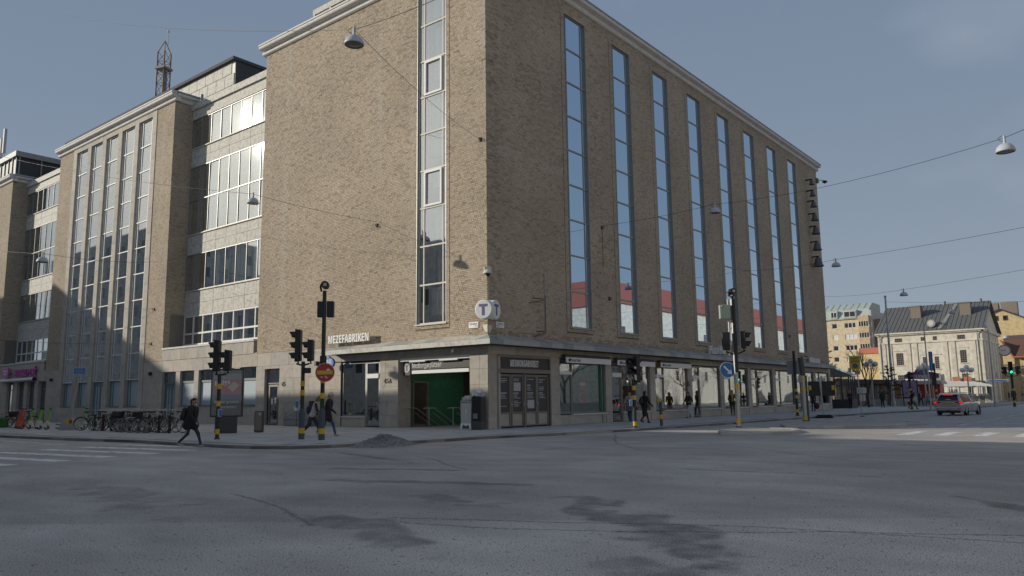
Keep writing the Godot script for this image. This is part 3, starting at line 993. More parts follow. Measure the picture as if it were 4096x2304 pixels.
func recess(b: Node, C: Face, a0: float, a1: float, L: Face, near: bool) -> void:
	var T := 24.33
	var n := 9
	var rows := [[20.8, 23.13, []], [14.0, 19.3, [16.64]], [9.69, 12.44, []], [5.6, 7.8, [6.45]]]
	var back := MB.new()
	sheet(back, C, a0, a1, 4.43, T, [[a0 + 0.05, 20.8, a1, 23.13], [a0 + 0.05, 14.0, a1, 19.3], [a0 + 0.05, 9.69, a1, 12.44], [a0 + 0.05, 5.6, a1, 7.8]], -0.06, 0.2)
	part(b, "wall", back, M.clad)
	var top := MB.new()
	C.bx(top, a0, 23.15, -0.05, a1, 23.9, 0.08)
	C.bx(top, a0, 23.9, -0.05, a1, 24.4, 0.22)
	part(b, "eaves_board", top, M.clad)
	for k in rows.size():
		var r: Array = rows[k]
		var w := glazed(b, C, a0 + 0.05, a1 - 0.01, r[0], r[1], steps(a0 + 0.05, a1 - 0.01, n), r[2], -0.05, 0.1 if k == 3 else 0.05, M.frame_white if k == 3 else M.frame_steel, M.glass_left, "window", 0.35)
		var s := MB.new()
		C.bx(s, a0 + 0.02, r[0] - 0.07, -0.05, a1, r[0] - 0.005, 0.1)
		part(w, "sill", s, M.frame_cream)
		if k >= 2 or k == 1:
			var cu := MB.new()
			var step := (a1 - a0) / n
			for q in n:
				if rng.randf() < (0.85 if k >= 2 else 0.4): curtain(cu, C, a0 + step * q + 0.1 + rng.randf() * 0.5 * step, a0 + step * (q + 1), r[0], r[1], -0.35)
			if cu.v.size(): part(w, "curtain", cu, M.curtain)
	for band in [[19.3, 20.73], [12.44, 13.93], [7.8, 9.62]]:
		var hgt: float = (band[1] - band[0] - 0.02) / 2
		for q in n:
			for j in 2:
				var u0 := lerpf(a0, a1, float(q) / n); var u1 := lerpf(a0, a1, float(q + 1) / n)
				var mb := MB.new()
				mb.bevel(Vector3.ZERO, Vector3(u1 - u0 - 0.012, hgt - 0.012, 0.06), 0.008)
				inst(b, "cladding_panel", mb.mesh(M.clad), C.xf((u0 + u1) / 2, band[0] + 0.01 + hgt * (j + 0.5), -0.02 + rng.randf_range(-0.006, 0.006)))
	# ledge over the street level
	var ledge := MB.new()
	L.bx(ledge, a0 + 0.01, 5.25, -1.5, a1 - 0.3, 5.38, 0.09)
	part(b, "ledge", ledge, M.cornice)
	var up := MB.new()
	L.bx(up, a0 + 0.01, 4.43, -1.5, a1 - 0.35, 5.25, 0.0)
	L.bx(up, a1 - 0.34, 4.43, -1.5, a1 - 0.01, 4.5, 0.0)
	part(b, "upstand", up, M.stone2)
	slabs(b, L, a0 + 0.02, a1 - 0.35, [4.45, 5.23], [], 1.05)
	var pn := MB.new()         # dark panel on the return wall
	pn.bb(Vector3(a0 + 0.001, 5.4, -1.45), Vector3(a0 + 0.04, 7.9, -0.45))
	part(b, "return_panel", pn, M.frame_bronze)

func long_windows(b: Node, f: Face) -> void:
	var st := MB.new()
	var holes := []
	for i in 5: holes.append([-48.92 + 2.95 * i, 1.15, -46.67 + 2.95 * i, 23.92])
	holes[2][1] = 0.03
	sheet(st, f, -49.65, -34.16, 0, 24.33, holes, 0.02, 0.3)
	st.quad(f.p(-49.65, 0, 0), f.p(-49.65, 0, 0.02), f.p(-49.65, 24.33, 0.02), f.p(-49.65, 24.33, 0))
	part(b, "wall", st, M.stone4)
	var cs := [0.0, 0.6]
	var y := 1.15
	while y < 24.2:
		cs.append(y)
		y += 2.0 if y > 4 else 0.82
	cs.append(24.32)
	slabs(b, f, -49.65, -34.16, cs, holes, 4.0, 0.022)
	for i in 5:
		var h: Array = holes[i]
		var rows := [3.2]
		for k in 10: rows.append(5.24 + 2.067 * k)
		rows.pop_back()
		rows.append(21.8)
		rows = []
		for k in 9: rows.append(5.24 + 2.07 * k)
		var w := glazed(b, f, h[0], h[2], 3.19, h[3], [h[0] + 0.42, h[2] - 0.34], rows, -0.16, 0.06, M.frame_white, M.glass_left, "window", 0.3)
		var cu := MB.new()
		for k in 10:
			if rng.randf() < 0.75:
				var y0: float = 3.3 if k == 0 else 5.24 + 2.07 * (k - 1)
				curtain(cu, f, h[0] + 0.5 + rng.randf() * 0.9, h[2] - 0.1, y0, y0 + 2.0, -0.75, 0.03)
		if cu.v.size(): part(w, "curtain", cu, M.blind)
		if i != 2:
			var lo := glazed(b, f, h[0], h[2], h[1], 3.19, [h[0] + 0.42], [], -0.3, 0.07, M.frame_teal, M.frost, "window", 0.0)
			var s := MB.new()
			f.bx(s, h[0], h[1] - 0.06, -0.3, h[2], h[1] - 0.004, 0.06)
			part(lo, "sill", s, M.frame_teal)
		else:
			double_door(b, f, h[0], h[2], 0.03, 3.19)

func double_door(b: Node, f: Face, a0: float, a1: float, y0: float, y1: float) -> void:
	var d := node(b, "door")
	var mb := MB.new()
	var mid := (a0 + a1) / 2
	for q in [[a0, a0 + 0.18], [mid - 0.09, mid - 0.005], [mid + 0.005, mid + 0.09], [a1 - 0.18, a1]]: f.bx(mb, q[0], y0, -0.32, q[1], y1 - 0.1, -0.22)
	for q in [[a0 + 0.18, mid - 0.09], [mid + 0.09, a1 - 0.18]]:
		f.bx(mb, q[0], y0, -0.318, q[1], y0 + 0.35, -0.225)
		f.bx(mb, q[0], y1 - 0.35, -0.318, q[1], y1 - 0.1, -0.225)
		f.bx(mb, (q[0] + q[1]) / 2 - 0.04, y0 + 0.35, -0.315, (q[0] + q[1]) / 2 + 0.04, y1 - 0.35, -0.23)
	f.bx(mb, a0, y1 - 0.1, -0.32, a1, y1, -0.2)
	part(d, "frame", mb, M.frame_teal)
	for q in [[a0 + 0.18, mid - 0.09], [mid + 0.09, a1 - 0.18]]:
		var p := MB.new()
		f.bx(p, q[0], y0 + 0.35, -0.28, q[1], y1 - 0.35, -0.27)
		part(d, "pane", p, M.frost)
	var hd := MB.new()
	for s in [-0.14, 0.14]: hd.tube([f.p(mid + s, 0.95, -0.22), f.p(mid + s, 0.95, -0.13), f.p(mid + s, 1.3, -0.13), f.p(mid + s, 1.3, -0.22)], 0.015)
	part(d, "handle", hd, M.steel)

func rooftop(b: Node) -> void:
	var T := 24.33
	var pent := node(b, "penthouse")        # pale sheet-metal storey set back on the long wing
	var mb := MB.new()
	mb.bb(Vector3(-62, T, -16), Vector3(-30.0, 28.6, -4))
	part(pent, "wall", mb, M.zinc_pale)
	for k in 24:
		for j in 4:
			var q := MB.new()
			q.bevel(Vector3.ZERO, Vector3(1.31, 0.98, 0.05), 0.02)
			inst(pent, "cladding_panel", q.mesh(M.clad), Transform3D(Basis.IDENTITY, Vector3(-30.7 - 1.33 * k - (0.4 if j % 2 else 0.0), T + 0.75 + j * 1.0, -3.98)))
	var top := MB.new()
	top.bb(Vector3(-62.2, 28.6, -16.2), Vector3(-29.8, 28.85, -3.7))
	part(pent, "roof", top, M.roof_felt)
	var side := MB.new()
	side.bb(Vector3(-29.98, T, -15.9), Vector3(-29.92, 28.6, -4.0))
	part(pent, "side_sheet", side, M.dark_grey)
	var gr := MB.new()
	for k in 9: gr.box(Vector3(-36.2, T + 1.3 + k * 0.16, -3.9), Vector3(2.6, 0.09, 0.08))
	for s in [-1.35, 0.0, 1.35]: gr.box(Vector3(-36.2 + s, T + 1.95, -3.88), Vector3(0.1, 1.5, 0.12))
	part(pent, "louvre", gr, M.light_grey)
	# louvred plant room above the corner block
	var pr := node(b, "plant_room")
	mb = MB.new()
	mb.bb(Vector3(-18.3, T, -14), Vector3(-4, 27.5, -3))
	part(pr, "wall", mb, M.zinc_pale)
	mb = MB.new()
	mb.bb(Vector3(-18.4, 28.05, -14.1), Vector3(-3.9, 28.45, -2.9))
	part(pr, "roof", mb, M.clad)
	mb = MB.new()
	for k in 10: mb.box(Vector3(-11.15, 26.55 + k * 0.15, -2.97), Vector3(14.1, 0.08, 0.1))
	part(pr, "louvre", mb, M.light_grey)
	mb = MB.new()
	for k in 9: mb.box(Vector3(-18.2 + k * 1.76, 27.2, -2.95), Vector3(0.14, 1.75, 0.16))
	part(pr, "post", mb, M.clad)
	# dark glazed plant room and masts on the farthest wing
	var fr := node(b, "roof_pavilion")
	mb = MB.new()
	mb.bb(Vector3(-84, 25.3, -14), Vector3(-65.2, 27.2, -0.4))
	part(fr, "wall", mb, M.frame_dark)
	mb = MB.new()
	mb.bb(Vector3(-84.1, 27.2, -14), Vector3(-64.9, 27.75, -0.1))
	mb.bb(Vector3(-84.05, 25.0, -14), Vector3(-65.0, 25.3, -0.2))
	for k in 6: mb.bb(Vector3(-65.18, 25.3, -0.5 - k * 2.1), Vector3(-65.08, 27.2, -0.62 - k * 2.1))
	for k in 14: mb.bb(Vector3(-65.3 - k * 1.1, 25.3, -0.38), Vector3(-65.42 - k * 1.1, 27.2, -0.3))
	part(fr, "frame", mb, M.zinc)
	mb = MB.new()
	for q in [[-78.2, 0.16, 31.0, 34.0], [-79.1, 0.12, 30.6, 33.0]]:
		mb.bb(Vector3(q[0] - q[1], q[2], -3.15), Vector3(q[0] + q[1], q[3], -2.85))
		mb.cyl(Vector3(q[0], 27.7, -3), Vector3(q[0], q[2], -3), 0.05)
	mb.tube([Vector3(-78.2, 31.2, -3), Vector3(-76.4, 27.8, -3)], 0.04)
	part(fr, "antenna", mb, M.light_grey)

func shop_bay(b: Node, f: Face, a0: float, a1: float, door: bool, fm: Material, first := 1.1, narrow_right := false) -> void:
	var split := a0 + first if not narrow_right else a1 - first
	var na := a0 if not narrow_right else split
	var nb := split if not narrow_right else a1
	var wa := split if not narrow_right else a0
	var wb := a1 if not narrow_right else split
	glazed(b, f, wa, wb, 0.56, 3.5, [], [], -0.12, 0.07, fm, M.glass_shop, "shop_window", 0.12)
	if door:
		var d := glazed(b, f, na, nb - 0.02, 0.05, 3.5, [], [2.72], -0.12, 0.1, fm, M.glass_shop, "door", 0.12)
		var h := MB.new()
		var ha := na + 0.2 if not narrow_right else nb - 0.2
		var arc := []
		for k in 9: arc.append(f.p(ha + sin(PI * k / 8.0) * 0.17, 0.85 + 0.45 * k / 8.0, 0.02))
		h.tube(arc, 0.018)
		part(d, "handle", h, M.steel)
		var hb := MB.new()
		f.bx(hb, na + 0.1, 2.6, -0.1, nb - 0.1, 2.84, 0.0)
		part(d, "head_box", hb, M.white)
	else:
		glazed(b, f, na, nb, 0.56, 3.5, [], [2.72], -0.12, 0.07, fm, M.glass_shop, "shop_window", 0.12)
		var tr := MB.new()
		f.bx(tr, na + 0.05, 2.66, -0.07, nb - 0.05, 2.82, 0.01)
		part(b, "transom", tr, M.white)
	var s := MB.new()
	f.bx(s, wa, 0.5, -0.15, wb, 0.555, 0.05)
	part(b, "sill", s, M.frame_white)
	var la := wa if door else a0
	var lb := wb if door else a1
	slabs(b, f, la, lb, [0.0, 0.5], [], 2.2, -0.06, 0.05)
	var fl := MB.new()
	f.bx(fl, la, 0, -0.3, lb, 0.5, -0.062)
	part(b, "plinth", fl, M.stone4)

func street_level_main(b: Node, R: Face) -> void:
	# stone lintel band and piers
	var band := MB.new()
	R.bx(band, 0, 3.56, -0.4, 52.1, 4.43, -0.01)
	part(b, "lintel", band, M.stone2)
	slabs(b, R, 0, 52.1, [3.56, 3.93], [], 2.4, -0.008, 0.03)
	var edges := [[0.0, 0.62]]
	for i in 9: edges.append([5.02 + 5.23 * i if i else 4.98, 5.78 + 5.23 * i if i else 5.8])
	edges.append([51.55, 52.1])
	for k in edges.size():
		var e: Array = edges[k]
		if k > 0 and k < 10: e = [e[0] + 0.1, e[1]] if k > 1 else e
		var mb := MB.new()
		R.bx(mb, e[0], 0, -0.45, e[1], 3.56, -0.012)
		part(b, "pier", mb, M.stone2)
		slabs(b, R, e[0], e[1], [0.0, 0.55, 1.5, 2.5, 3.56], [], 3.0, -0.01, 0.03)
	for i in 9:
		var a0 := 5.8 + 5.23 * i; var a1 := 10.32 + 5.23 * i - (0.0 if i < 8 else 0.0)
		if i == 8: a0 = 47.65; a1 = 51.53
		shop_bay(b, R, a0, a1, i in [1, 3, 7], M.frame_bronze, 1.2)
	# the rooms behind: floor, ceiling, back wall, lamps
	var room := MB.new()
	room.bb(Vector3(-5.9, -0.2, -52), Vector3(-0.3, -0.01, -5.3))
	room.bb(Vector3(-5.9, 3.62, -52), Vector3(-0.3, 3.75, -5.3))
	room.bb(Vector3(-5.95, 0, -52), Vector3(-5.85, 3.7, -5.3))
	for z in [-5.2, -21.3, -31.8, -42.2, -51.9]: room.bb(Vector3(-5.8, 0, z), Vector3(-0.45, 3.6, z - 0.1))
	part(b, "shop_room", room, M.interior_warm)
	var fit := MB.new()
	for k in 16:
		var z := -7.0 - k * 2.75
		fit.bb(Vector3(-3.6 - rng.randf(), 0, z), Vector3(-2.4, rng.randf_range(0.75, 1.3), z - rng.randf_range(0.8, 1.9)))
		if k % 3 == 0: fit.bb(Vector3(-5.6, 0, z - 0.3), Vector3(-5.0, 2.2, z - 2.0))
	part(b, "counter", fit, M.interior)
	for k in 12:
		var z: float = -7.4 - (k % 6) * 0.75 - (k / 6) * 8.4
		var p := thing("pendant_lamp", "small warm pendant bulb lit behind the shop glass", "lamp", Vector3(-2.2, 2.45, z), 0, "pendant bulbs in the pizzeria")
		part(p, "bulb", MB.new().ball(Vector3.ZERO, Vector3(0.055, 0.07, 0.055), 8, 6), M.bulb)
		part(p, "cord", MB.new().cyl(Vector3(0, 0.06, 0), Vector3(0, 1.16, 0), 0.008), M.black)
		var ol := OmniLight3D.new()
		ol.name = "glow"
		p.add_child(ol)
		ol.position = Vector3(0, -0.1, 0)
		ol.light_energy = 0.12
		ol.light_color = Color(1, 0.75, 0.45)
		ol.omni_range = 8.0
		ol.omni_attenuation = 2.0
		ol.shadow_enabled = true
	# posters in the windows
	var n := 0
	for q in [[8.3, 1.1, 0.75, 1.3, Color(0.42, 0.16, 0.12), "red and cream menu poster"], [19.4, 1.5, 0.62, 1.35, Color(0.5, 0.44, 0.36), "white menu poster with red lettering"], [34.2, 1.3, 0.8, 1.1, Color(0.45, 0.28, 0.28), "pale pink poster"]]:
		n += 1
		var t := thing("window_poster", q[5] + " hung inside a shop window", "poster", R.p(q[0], q[1], -0.22), PI / 2)
		part(t, "sheet", MB.new().box(Vector3(0, q[3] / 2, 0), Vector3(q[2], q[3], 0.01)), mat("poster%d" % n, q[4], 0.7))
		part(t, "picture", MB.new().box(Vector3(0.02, q[3] * 0.35, 0.007), Vector3(q[2] * 0.7, q[3] * 0.4, 0.006)), M.red if n < 3 else M.magenta)
		part(t, "headline", MB.new().box(Vector3(0, q[3] * 0.82, 0.007), Vector3(q[2] * 0.75, q[3] * 0.1, 0.006)), M.red if n == 2 else M.white)
	# awning cassettes with the pizzeria's name
	for i in 3:
		var a0: float = 5.9 + 5.23 * i
		var w := 4.5 if i != 2 else 4.3
		var t := thing("awning_cassette", ["pale rolled awning over the pizzeria window next to the notice doors", "pale rolled awning over the pizzeria entrance door", "pale rolled awning over the pizzeria window by house number 56"][i], "awning", R.p(a0 + w / 2, 3.42, 0.25), PI / 2)
		part(t, "valance", MB.new().bevel(Vector3(0, 0.0, 0.12), Vector3(w, 0.3, 0.05), 0.01), M.white)
		part(t, "housing", MB.new().bevel(Vector3(0, 0.2, -0.03), Vector3(w, 0.2, 0.28), 0.04), M.dark_grey)
		for s in [-1, 1]: part(t, "bracket", MB.new().box(Vector3(s * (w / 2 - 0.05), 0.2, -0.18), Vector3(0.08, 0.2, 0.16)), M.grey)
		words(t, "lettering", "Pizza Hut", 0.15, 0.006, M.black, Transform3D(Basis.IDENTITY, Vector3(-w / 2 + 0.85, 0.0, 0.15)), "Droid Serif", 700)
		part(t, "emblem", MB.new().ball(Vector3(-w / 2 + 0.3, 0.0, 0.148), Vector3(0.09, 0.09, 0.008), 12, 6), M.black)
	house_number(b, "56", R, 20.75, 2.25, 0.33)

func house_number(b: Node, s: String, f: Face, a: float, y: float, h: float) -> void:
	words(b, "house_number", s, h, 0.012, M.seal, f.xf(a, y, 0.04), "Droid Serif", 400)

func street_level_side(b: Node, f: Face) -> void:
	var holes := [[-31.25, 0.0, -29.33, 3.62], [-18.35, 0.0, -16.8, 3.42]]
	for i in 4: holes.append([-28.72 + 2.51 * i, 1.18, -26.82 + 2.51 * i, 3.63])
	var mb := MB.new()
	sheet(mb, f, -34.16, -10.9, 0, 4.43, holes, -0.01, 0.22)
	part(b, "wall", mb, M.stone2)
	slabs(b, f, -34.16, -10.92, [0.0, 0.55, 1.35, 2.05, 2.82, 3.61, 4.43], holes, 1.5, -0.008, 0.03)
	for i in 4:
		var h: Array = holes[2 + i]
		glazed(b, f, h[0], h[2], 2.85, h[3], [], [], -0.2, 0.07, M.frame_teal, M.glass_shop, "window", 0.1)
		var lo := glazed(b, f, h[0], h[2], h[1], 2.85, [], [], -0.2, 0.07, M.frame_teal, M.frost, "window", 0.0)
		var s := MB.new()
		f.bx(s, h[0] - 0.03, h[1] - 0.06, -0.2, h[2] + 0.03, h[1] - 0.004, 0.07)
		part(lo, "sill", s, M.frame_teal)
	double_door(b, f, -31.2, -29.38, 0.02, 2.75)
	glazed(b, f, -31.25, -29.33, 2.76, 3.62, [], [], -0.2, 0.07, M.frame_teal, M.glass_shop, "transom_light", 0.0)
	# entrance door 45
	glazed(b, f, -18.3, -16.85, 2.5, 3.42, [], [], -0.2, 0.06, M.frame_bronze, M.glass_left, "transom_light", 0.0)
	var d := glazed(b, f, -18.1, -17.05, 0.03, 2.45, [], [], -0.2, 0.13, M.frame_bronze, M.glass_shop, "door", 0.0)
	var arc := []
	for k in 9: arc.append(f.p(-17.25 - sin(PI * k / 8.0) * 0.14, 0.85 + 0.4 * k / 8.0, -0.06))
	part(d, "handle", MB.new().tube(arc, 0.018), M.steel)
	for q in [[-17.85, 1.25], [-17.5, 1.3]]:
		var no := MB.new()
		f.bx(no, q[0], q[1], -0.165, q[0] + 0.2, q[1] + 0.35, -0.16)
		part(d, "notice", no, M.white)
	house_number(b, "45", f, -16.3, 2.45, 0.26)
	# restaurant front
	var rm := MB.new()
	f.bx(rm, -10.9, 3.58, -0.4, 0, 4.43, -0.01)
	part(b, "lintel", rm, M.stone2)
	slabs(b, f, -10.9, 0, [3.58, 3.93], [], 1.6, -0.008, 0.03)
	shop_bay(b, f, -10.85, -7.7, true, M.frame_steel, 1.15, true)
	for e in [[-7.66, -6.22], [-1.17, 0.0]]:
		var pm := MB.new()
		f.bx(pm, e[0], 0, -0.9, e[1], 3.58, -0.012)
		part(b, "pier", pm, M.stone2)
		slabs(b, f, e[0], e[1], [0.0, 0.6, 1.35, 2.1, 2.85, 3.58], [], 0.9, -0.01, 0.03)
	house_number(b, "45A", f, -7.0, 2.42, 0.24)
	rm = MB.new()
	f.bx(rm, -11, -0.2, -7.8, -6.4, -0.01, -0.3)
	f.bx(rm, -11, 3.6, -7.8, -6.4, 3.7, -0.3)
	f.bx(rm, -11.05, 0, -7.8, -11, 3.6, -0.3)
	f.bx(rm, -6.45, 0, -7.8, -6.4, 3.6, -0.95)
	f.bx(rm, -10.4, 0, -4.5, -8.6, 1.1, -3.9)
	part(b, "shop_room", rm, M.interior)
	metro_entrance(b, f)
	# farther along: the food bar under the second recess
	var hh := [[-61.82, 0.5, -60.02, 3.55], [-59.18, 0.5, -57.4, 3.55], [-56.64, 0.5, -54.94, 3.55], [-54.1, 0.0, -52.3, 3.5]]
	mb = MB.new()
	sheet(mb, f, -84, -49.65, 0, 4.43, hh + [[-67.5, 0.0, -65.5, 3.5]], -0.01, 0.35)
	part(b, "wall", mb, M.stone2)
	slabs(b, f, -72, -49.66, [0.0, 0.55, 1.35, 2.1, 2.85, 3.61, 4.43], hh + [[-67.5, 0.0, -65.5, 3.5]], 1.5, -0.008, 0.03)
	for h in hh.slice(0, 3): glazed(b, f, h[0], h[2], h[1], h[3], [], [2.82], -0.3, 0.06, M.frame_bronze, M.glass_shop, "shop_window", 0.1)
	glazed(b, f, -54.1, -52.3, 0.03, 3.5, [-52.9], [2.82], -0.33, 0.06, M.frame_teal, M.glass_shop, "door", 0.1)
	glazed(b, f, -67.5, -65.5, 0.03, 3.5, [-66.5], [2.6], -0.33, 0.06, M.frame_teal, M.glass_shop, "door", 0.1)
	rm = MB.new()
	f.bx(rm, -64, -0.2, -7.8, -35, -0.01, -0.5)
	part(b, "shop_room", rm, M.interior)
	# wall lamps
	for x in [-51.0, -32.9, -13.0]:
		var t := thing("wall_lamp", "small black cube lamp on the stone wall " + {-51.0: "beside the food bar door", -32.9: "next to the tall stone window bays", -13.0: "behind the twin signal heads"}[x], "lamp", Vector3(x, 3.42, 0.02))
		part(t, "body", MB.new().bevel(Vector3(0, 0.14, 0.12), Vector3(0.2, 0.26, 0.2), 0.012), M.black)
		part(t, "bracket", MB.new().box(Vector3(0, 0.14, 0.01), Vector3(0.1, 0.1, 0.02)), M.dark_grey)
	# food bar signs and awning
	var s := thing("shop_sign", "magenta raised letters on the pale stone over the food bar", "sign", Vector3(-57.05, 4.08, 0.05))
	words(s, "lettering", "HAWAII POKÉ", 0.62, 0.16, M.magenta, Transform3D(Basis.IDENTITY, Vector3(0, 0.3, 0.08)), "Droid Sans", 900, 5.1)
	s = thing("projecting_sign", "square pink hanging sign beside the magenta letters", "sign", Vector3(-61.4, 4.1, 0.35))
	part(s, "panel", MB.new().bevel(Vector3(0, 0.42, 0), Vector3(1.5, 0.84, 0.12), 0.015), mat("pink", Color(0.55, 0.13, 0.4), 0.5))
	words(s, "lettering", "HAWAII", 0.2, 0.01, M.white, Transform3D(Basis.IDENTITY, Vector3(0, 0.55, 0.064)), "Droid Sans", 700, 1.1)
	words(s, "lettering", "POKÉ", 0.2, 0.01, M.white, Transform3D(Basis.IDENTITY, Vector3(0, 0.26, 0.064)), "Droid Sans", 700, 0.8)
	for y in [0.2, 0.66]: part(s, "bracket", MB.new().tube([Vector3(0.75, y, 0), Vector3(1.0, y, 0), Vector3(1.0, y, -0.34)], 0.02), M.black)
	s = thing("awning_cassette", "long white rolled awning above the food bar windows", "awning", Vector3(-58.8, 3.62, 0.06))
	var prof := []
	for k in 13: prof.append(Vector2(0.14, 0))
	part(s, "housing", MB.new().cyl(Vector3(-4.3, 0.12, 0.16), Vector3(4.2, 0.12, 0.16), 0.15, 0.15, 14), M.white)
	part(s, "end_cap", MB.new().cyl(Vector3(4.2, 0.12, 0.16), Vector3(4.3, 0.12, 0.16), 0.18, 0.18, 14), M.black)
	part(s, "bracket", MB.new().box(Vector3(0, 0.12, 0.03), Vector3(8.2, 0.1, 0.06)), M.grey)

func metro_entrance(b: Node, f: Face) -> void:
	var g := node(b, "metro_entrance")
	var W := Face.new(Vector3(-6.2, 0, -0.9), Vector3.FORWARD, Vector3.RIGHT)      # the tiled wall the stairs run along
	var mb := MB.new()
	W.bx(mb, 0.0, -5.0, -0.2, 9.0, 3.4, -0.01)
	part(g, "wall", mb, M.frame_dark)
	mb = MB.new()
	f.bx(mb, -6.2, -5.0, -10.0, 0.0, 3.4, -9.9)
	part(g, "wall", mb, M.green_tile_b)
	mb = MB.new()
	f.bx(mb, -0.45, -5.0, -9.9, -0.4, 3.4, -0.9)
	part(g, "wall", mb, M.green_tile_b)
	mb = MB.new()
	f.bx(mb, -6.2, 3.4, -9.9, -0.45, 3.57, -0.05)
	part(g, "ceiling", mb, M.plaster)
	for k in 26:
		mb = MB.new()
		f.bx(mb, -6.19, -0.3 - 0.17 * k, -1.2 - 0.3 * (k + 1), -0.46, -0.17 * k - 0.005, -1.2 - 0.3 * k if k else 0.0)
		part(g, "step", mb, M.concrete)
	var lamp := node(g, "ceiling_lamp", Vector3(-3.4, 3.36, -3.2))
	part(lamp, "tube", MB.new().bevel(Vector3.ZERO, Vector3(2.4, 0.06, 0.16), 0.02), M.tube_lit)
	var al := AreaLight3D.new()
	al.name = "glow"
	lamp.add_child(al)
	al.position = Vector3(0, -0.05, 0)
	al.rotation.x = -PI / 2
	al.area_size = Vector2(2.4, 0.16)
	al.light_energy = 1.1
	al.light_color = Color(1.0, 0.97, 0.9)
	al.area_range = 12.0
	al.shadow_enabled = true
	# green tiles, 15 cm
	var rest := MB.new()
	var meshes := []
	for m in [M.green_tile_a, M.green_tile_b]: meshes.append(MB.new().bevel(Vector3.ZERO, Vector3(0.146, 0.146, 0.016), 0.003).mesh(m))
	var n := 0
	for j in range(20, -20, -1):
		for i in 46:
			var x := 0.15 * i + 0.075; var y := 0.15 * j + 0.075
			if x > 0.1 and x < 1.25 and y > -0.2 and y < 2.4: continue
			if y < -x * 0.6: continue
			n += 1
			if n <= 300: inst(g, "tile", meshes[rng.randi() % 2], W.xf(x, y, 0.0))
			else: rest.add(meshes[0], W.xf(x, y, 0.0))
	part(g, "tiling", rest, M.green_tile_b).set_meta("kind", "stuff")
	glazed(g, W, 0.1, 1.25, -0.1, 2.4, [], [], 0.0, 0.09, M.frame_bronze, M.glass_shop, "framed_window", 0.0)
	# sign fascia in the opening
	var s := thing("metro_sign", "black and white station name board with a T roundel in the metro entrance", "sign", Vector3(-3.68, 2.75, -0.25))
	part(s, "board", MB.new().bevel(Vector3(0.35, 0.42, 0), Vector3(4.25, 0.44, 0.1), 0.01), M.black)
	part(s, "roundel_panel", MB.new().bevel(Vector3(-2.1, 0.27, 0.01), Vector3(0.52, 0.7, 0.1), 0.01), M.black)
	part(s, "roundel", MB.new().cyl(Vector3(-2.1, 0.3, 0.055), Vector3(-2.1, 0.3, 0.07), 0.23, 0.23, 24), M.light_grey)
	words(s, "roundel_letter", "T", 0.3, 0.01, M.black, Transform3D(Basis.IDENTITY, Vector3(-2.1, 0.3, 0.076)), "Droid Sans", 700)
	words(s, "lettering", "Medborgarplatsen", 0.25, 0.012, M.white, Transform3D(Basis.IDENTITY, Vector3(-0.65, 0.42, 0.058)), "Droid Sans", 500, 2.1)
	part(s, "notice_strip", MB.new().bevel(Vector3(0.25, 0.08, 0.01), Vector3(4.0, 0.18, 0.08), 0.01), M.white)
	part(s, "top_trim", MB.new().box(Vector3(0.1, 0.7, 0.02), Vector3(4.9, 0.06, 0.14)), M.light_grey)
	for q in [[-1.2, 1.2], [1.0, 1.3]]: part(s, "light_tube", MB.new().bevel(Vector3(q[0], 0.62, 0.16), Vector3(q[1], 0.08, 0.1), 0.02), M.white)
	# handrails going down into the building
	for q in [[-5.95, "wall-mounted steel handrail beside the green tiles of the metro stairs"], [-4.6, "single-post steel handrail on the metro stairs"], [-2.9, "two-legged steel handrail in the middle of the metro stairs"]]:
		var r := thing("handrail", q[1], "handrail", Vector3(q[0], 0, -0.75))
		part(r, "rail", MB.new().tube([Vector3(0, 0.98, 0.5), Vector3(0, 0.98, -0.3), Vector3(0, -1.0, -3.8)], 0.024), M.galvanised)
		part(r, "lower_rail", MB.new().tube([Vector3(0, 0.74, -0.2), Vector3(0, -1.2, -3.6)], 0.018), M.galvanised)
		if q[0] > -5.5: part(r, "post", MB.new().cyl(Vector3(0, 0, 0.1), Vector3(0, 0.97, 0.1), 0.022), M.galvanised)
		else: part(r, "wall_bracket", MB.new().box(Vector3(-0.1, 0.95, 0.0), Vector3(0.25, 0.05, 0.05)), M.dark_grey)
		if q[0] > -3.5: part(r, "post", MB.new().cyl(Vector3(0, -0.1, -0.7), Vector3(0, 0.72, -0.7), 0.022), M.galvanised)

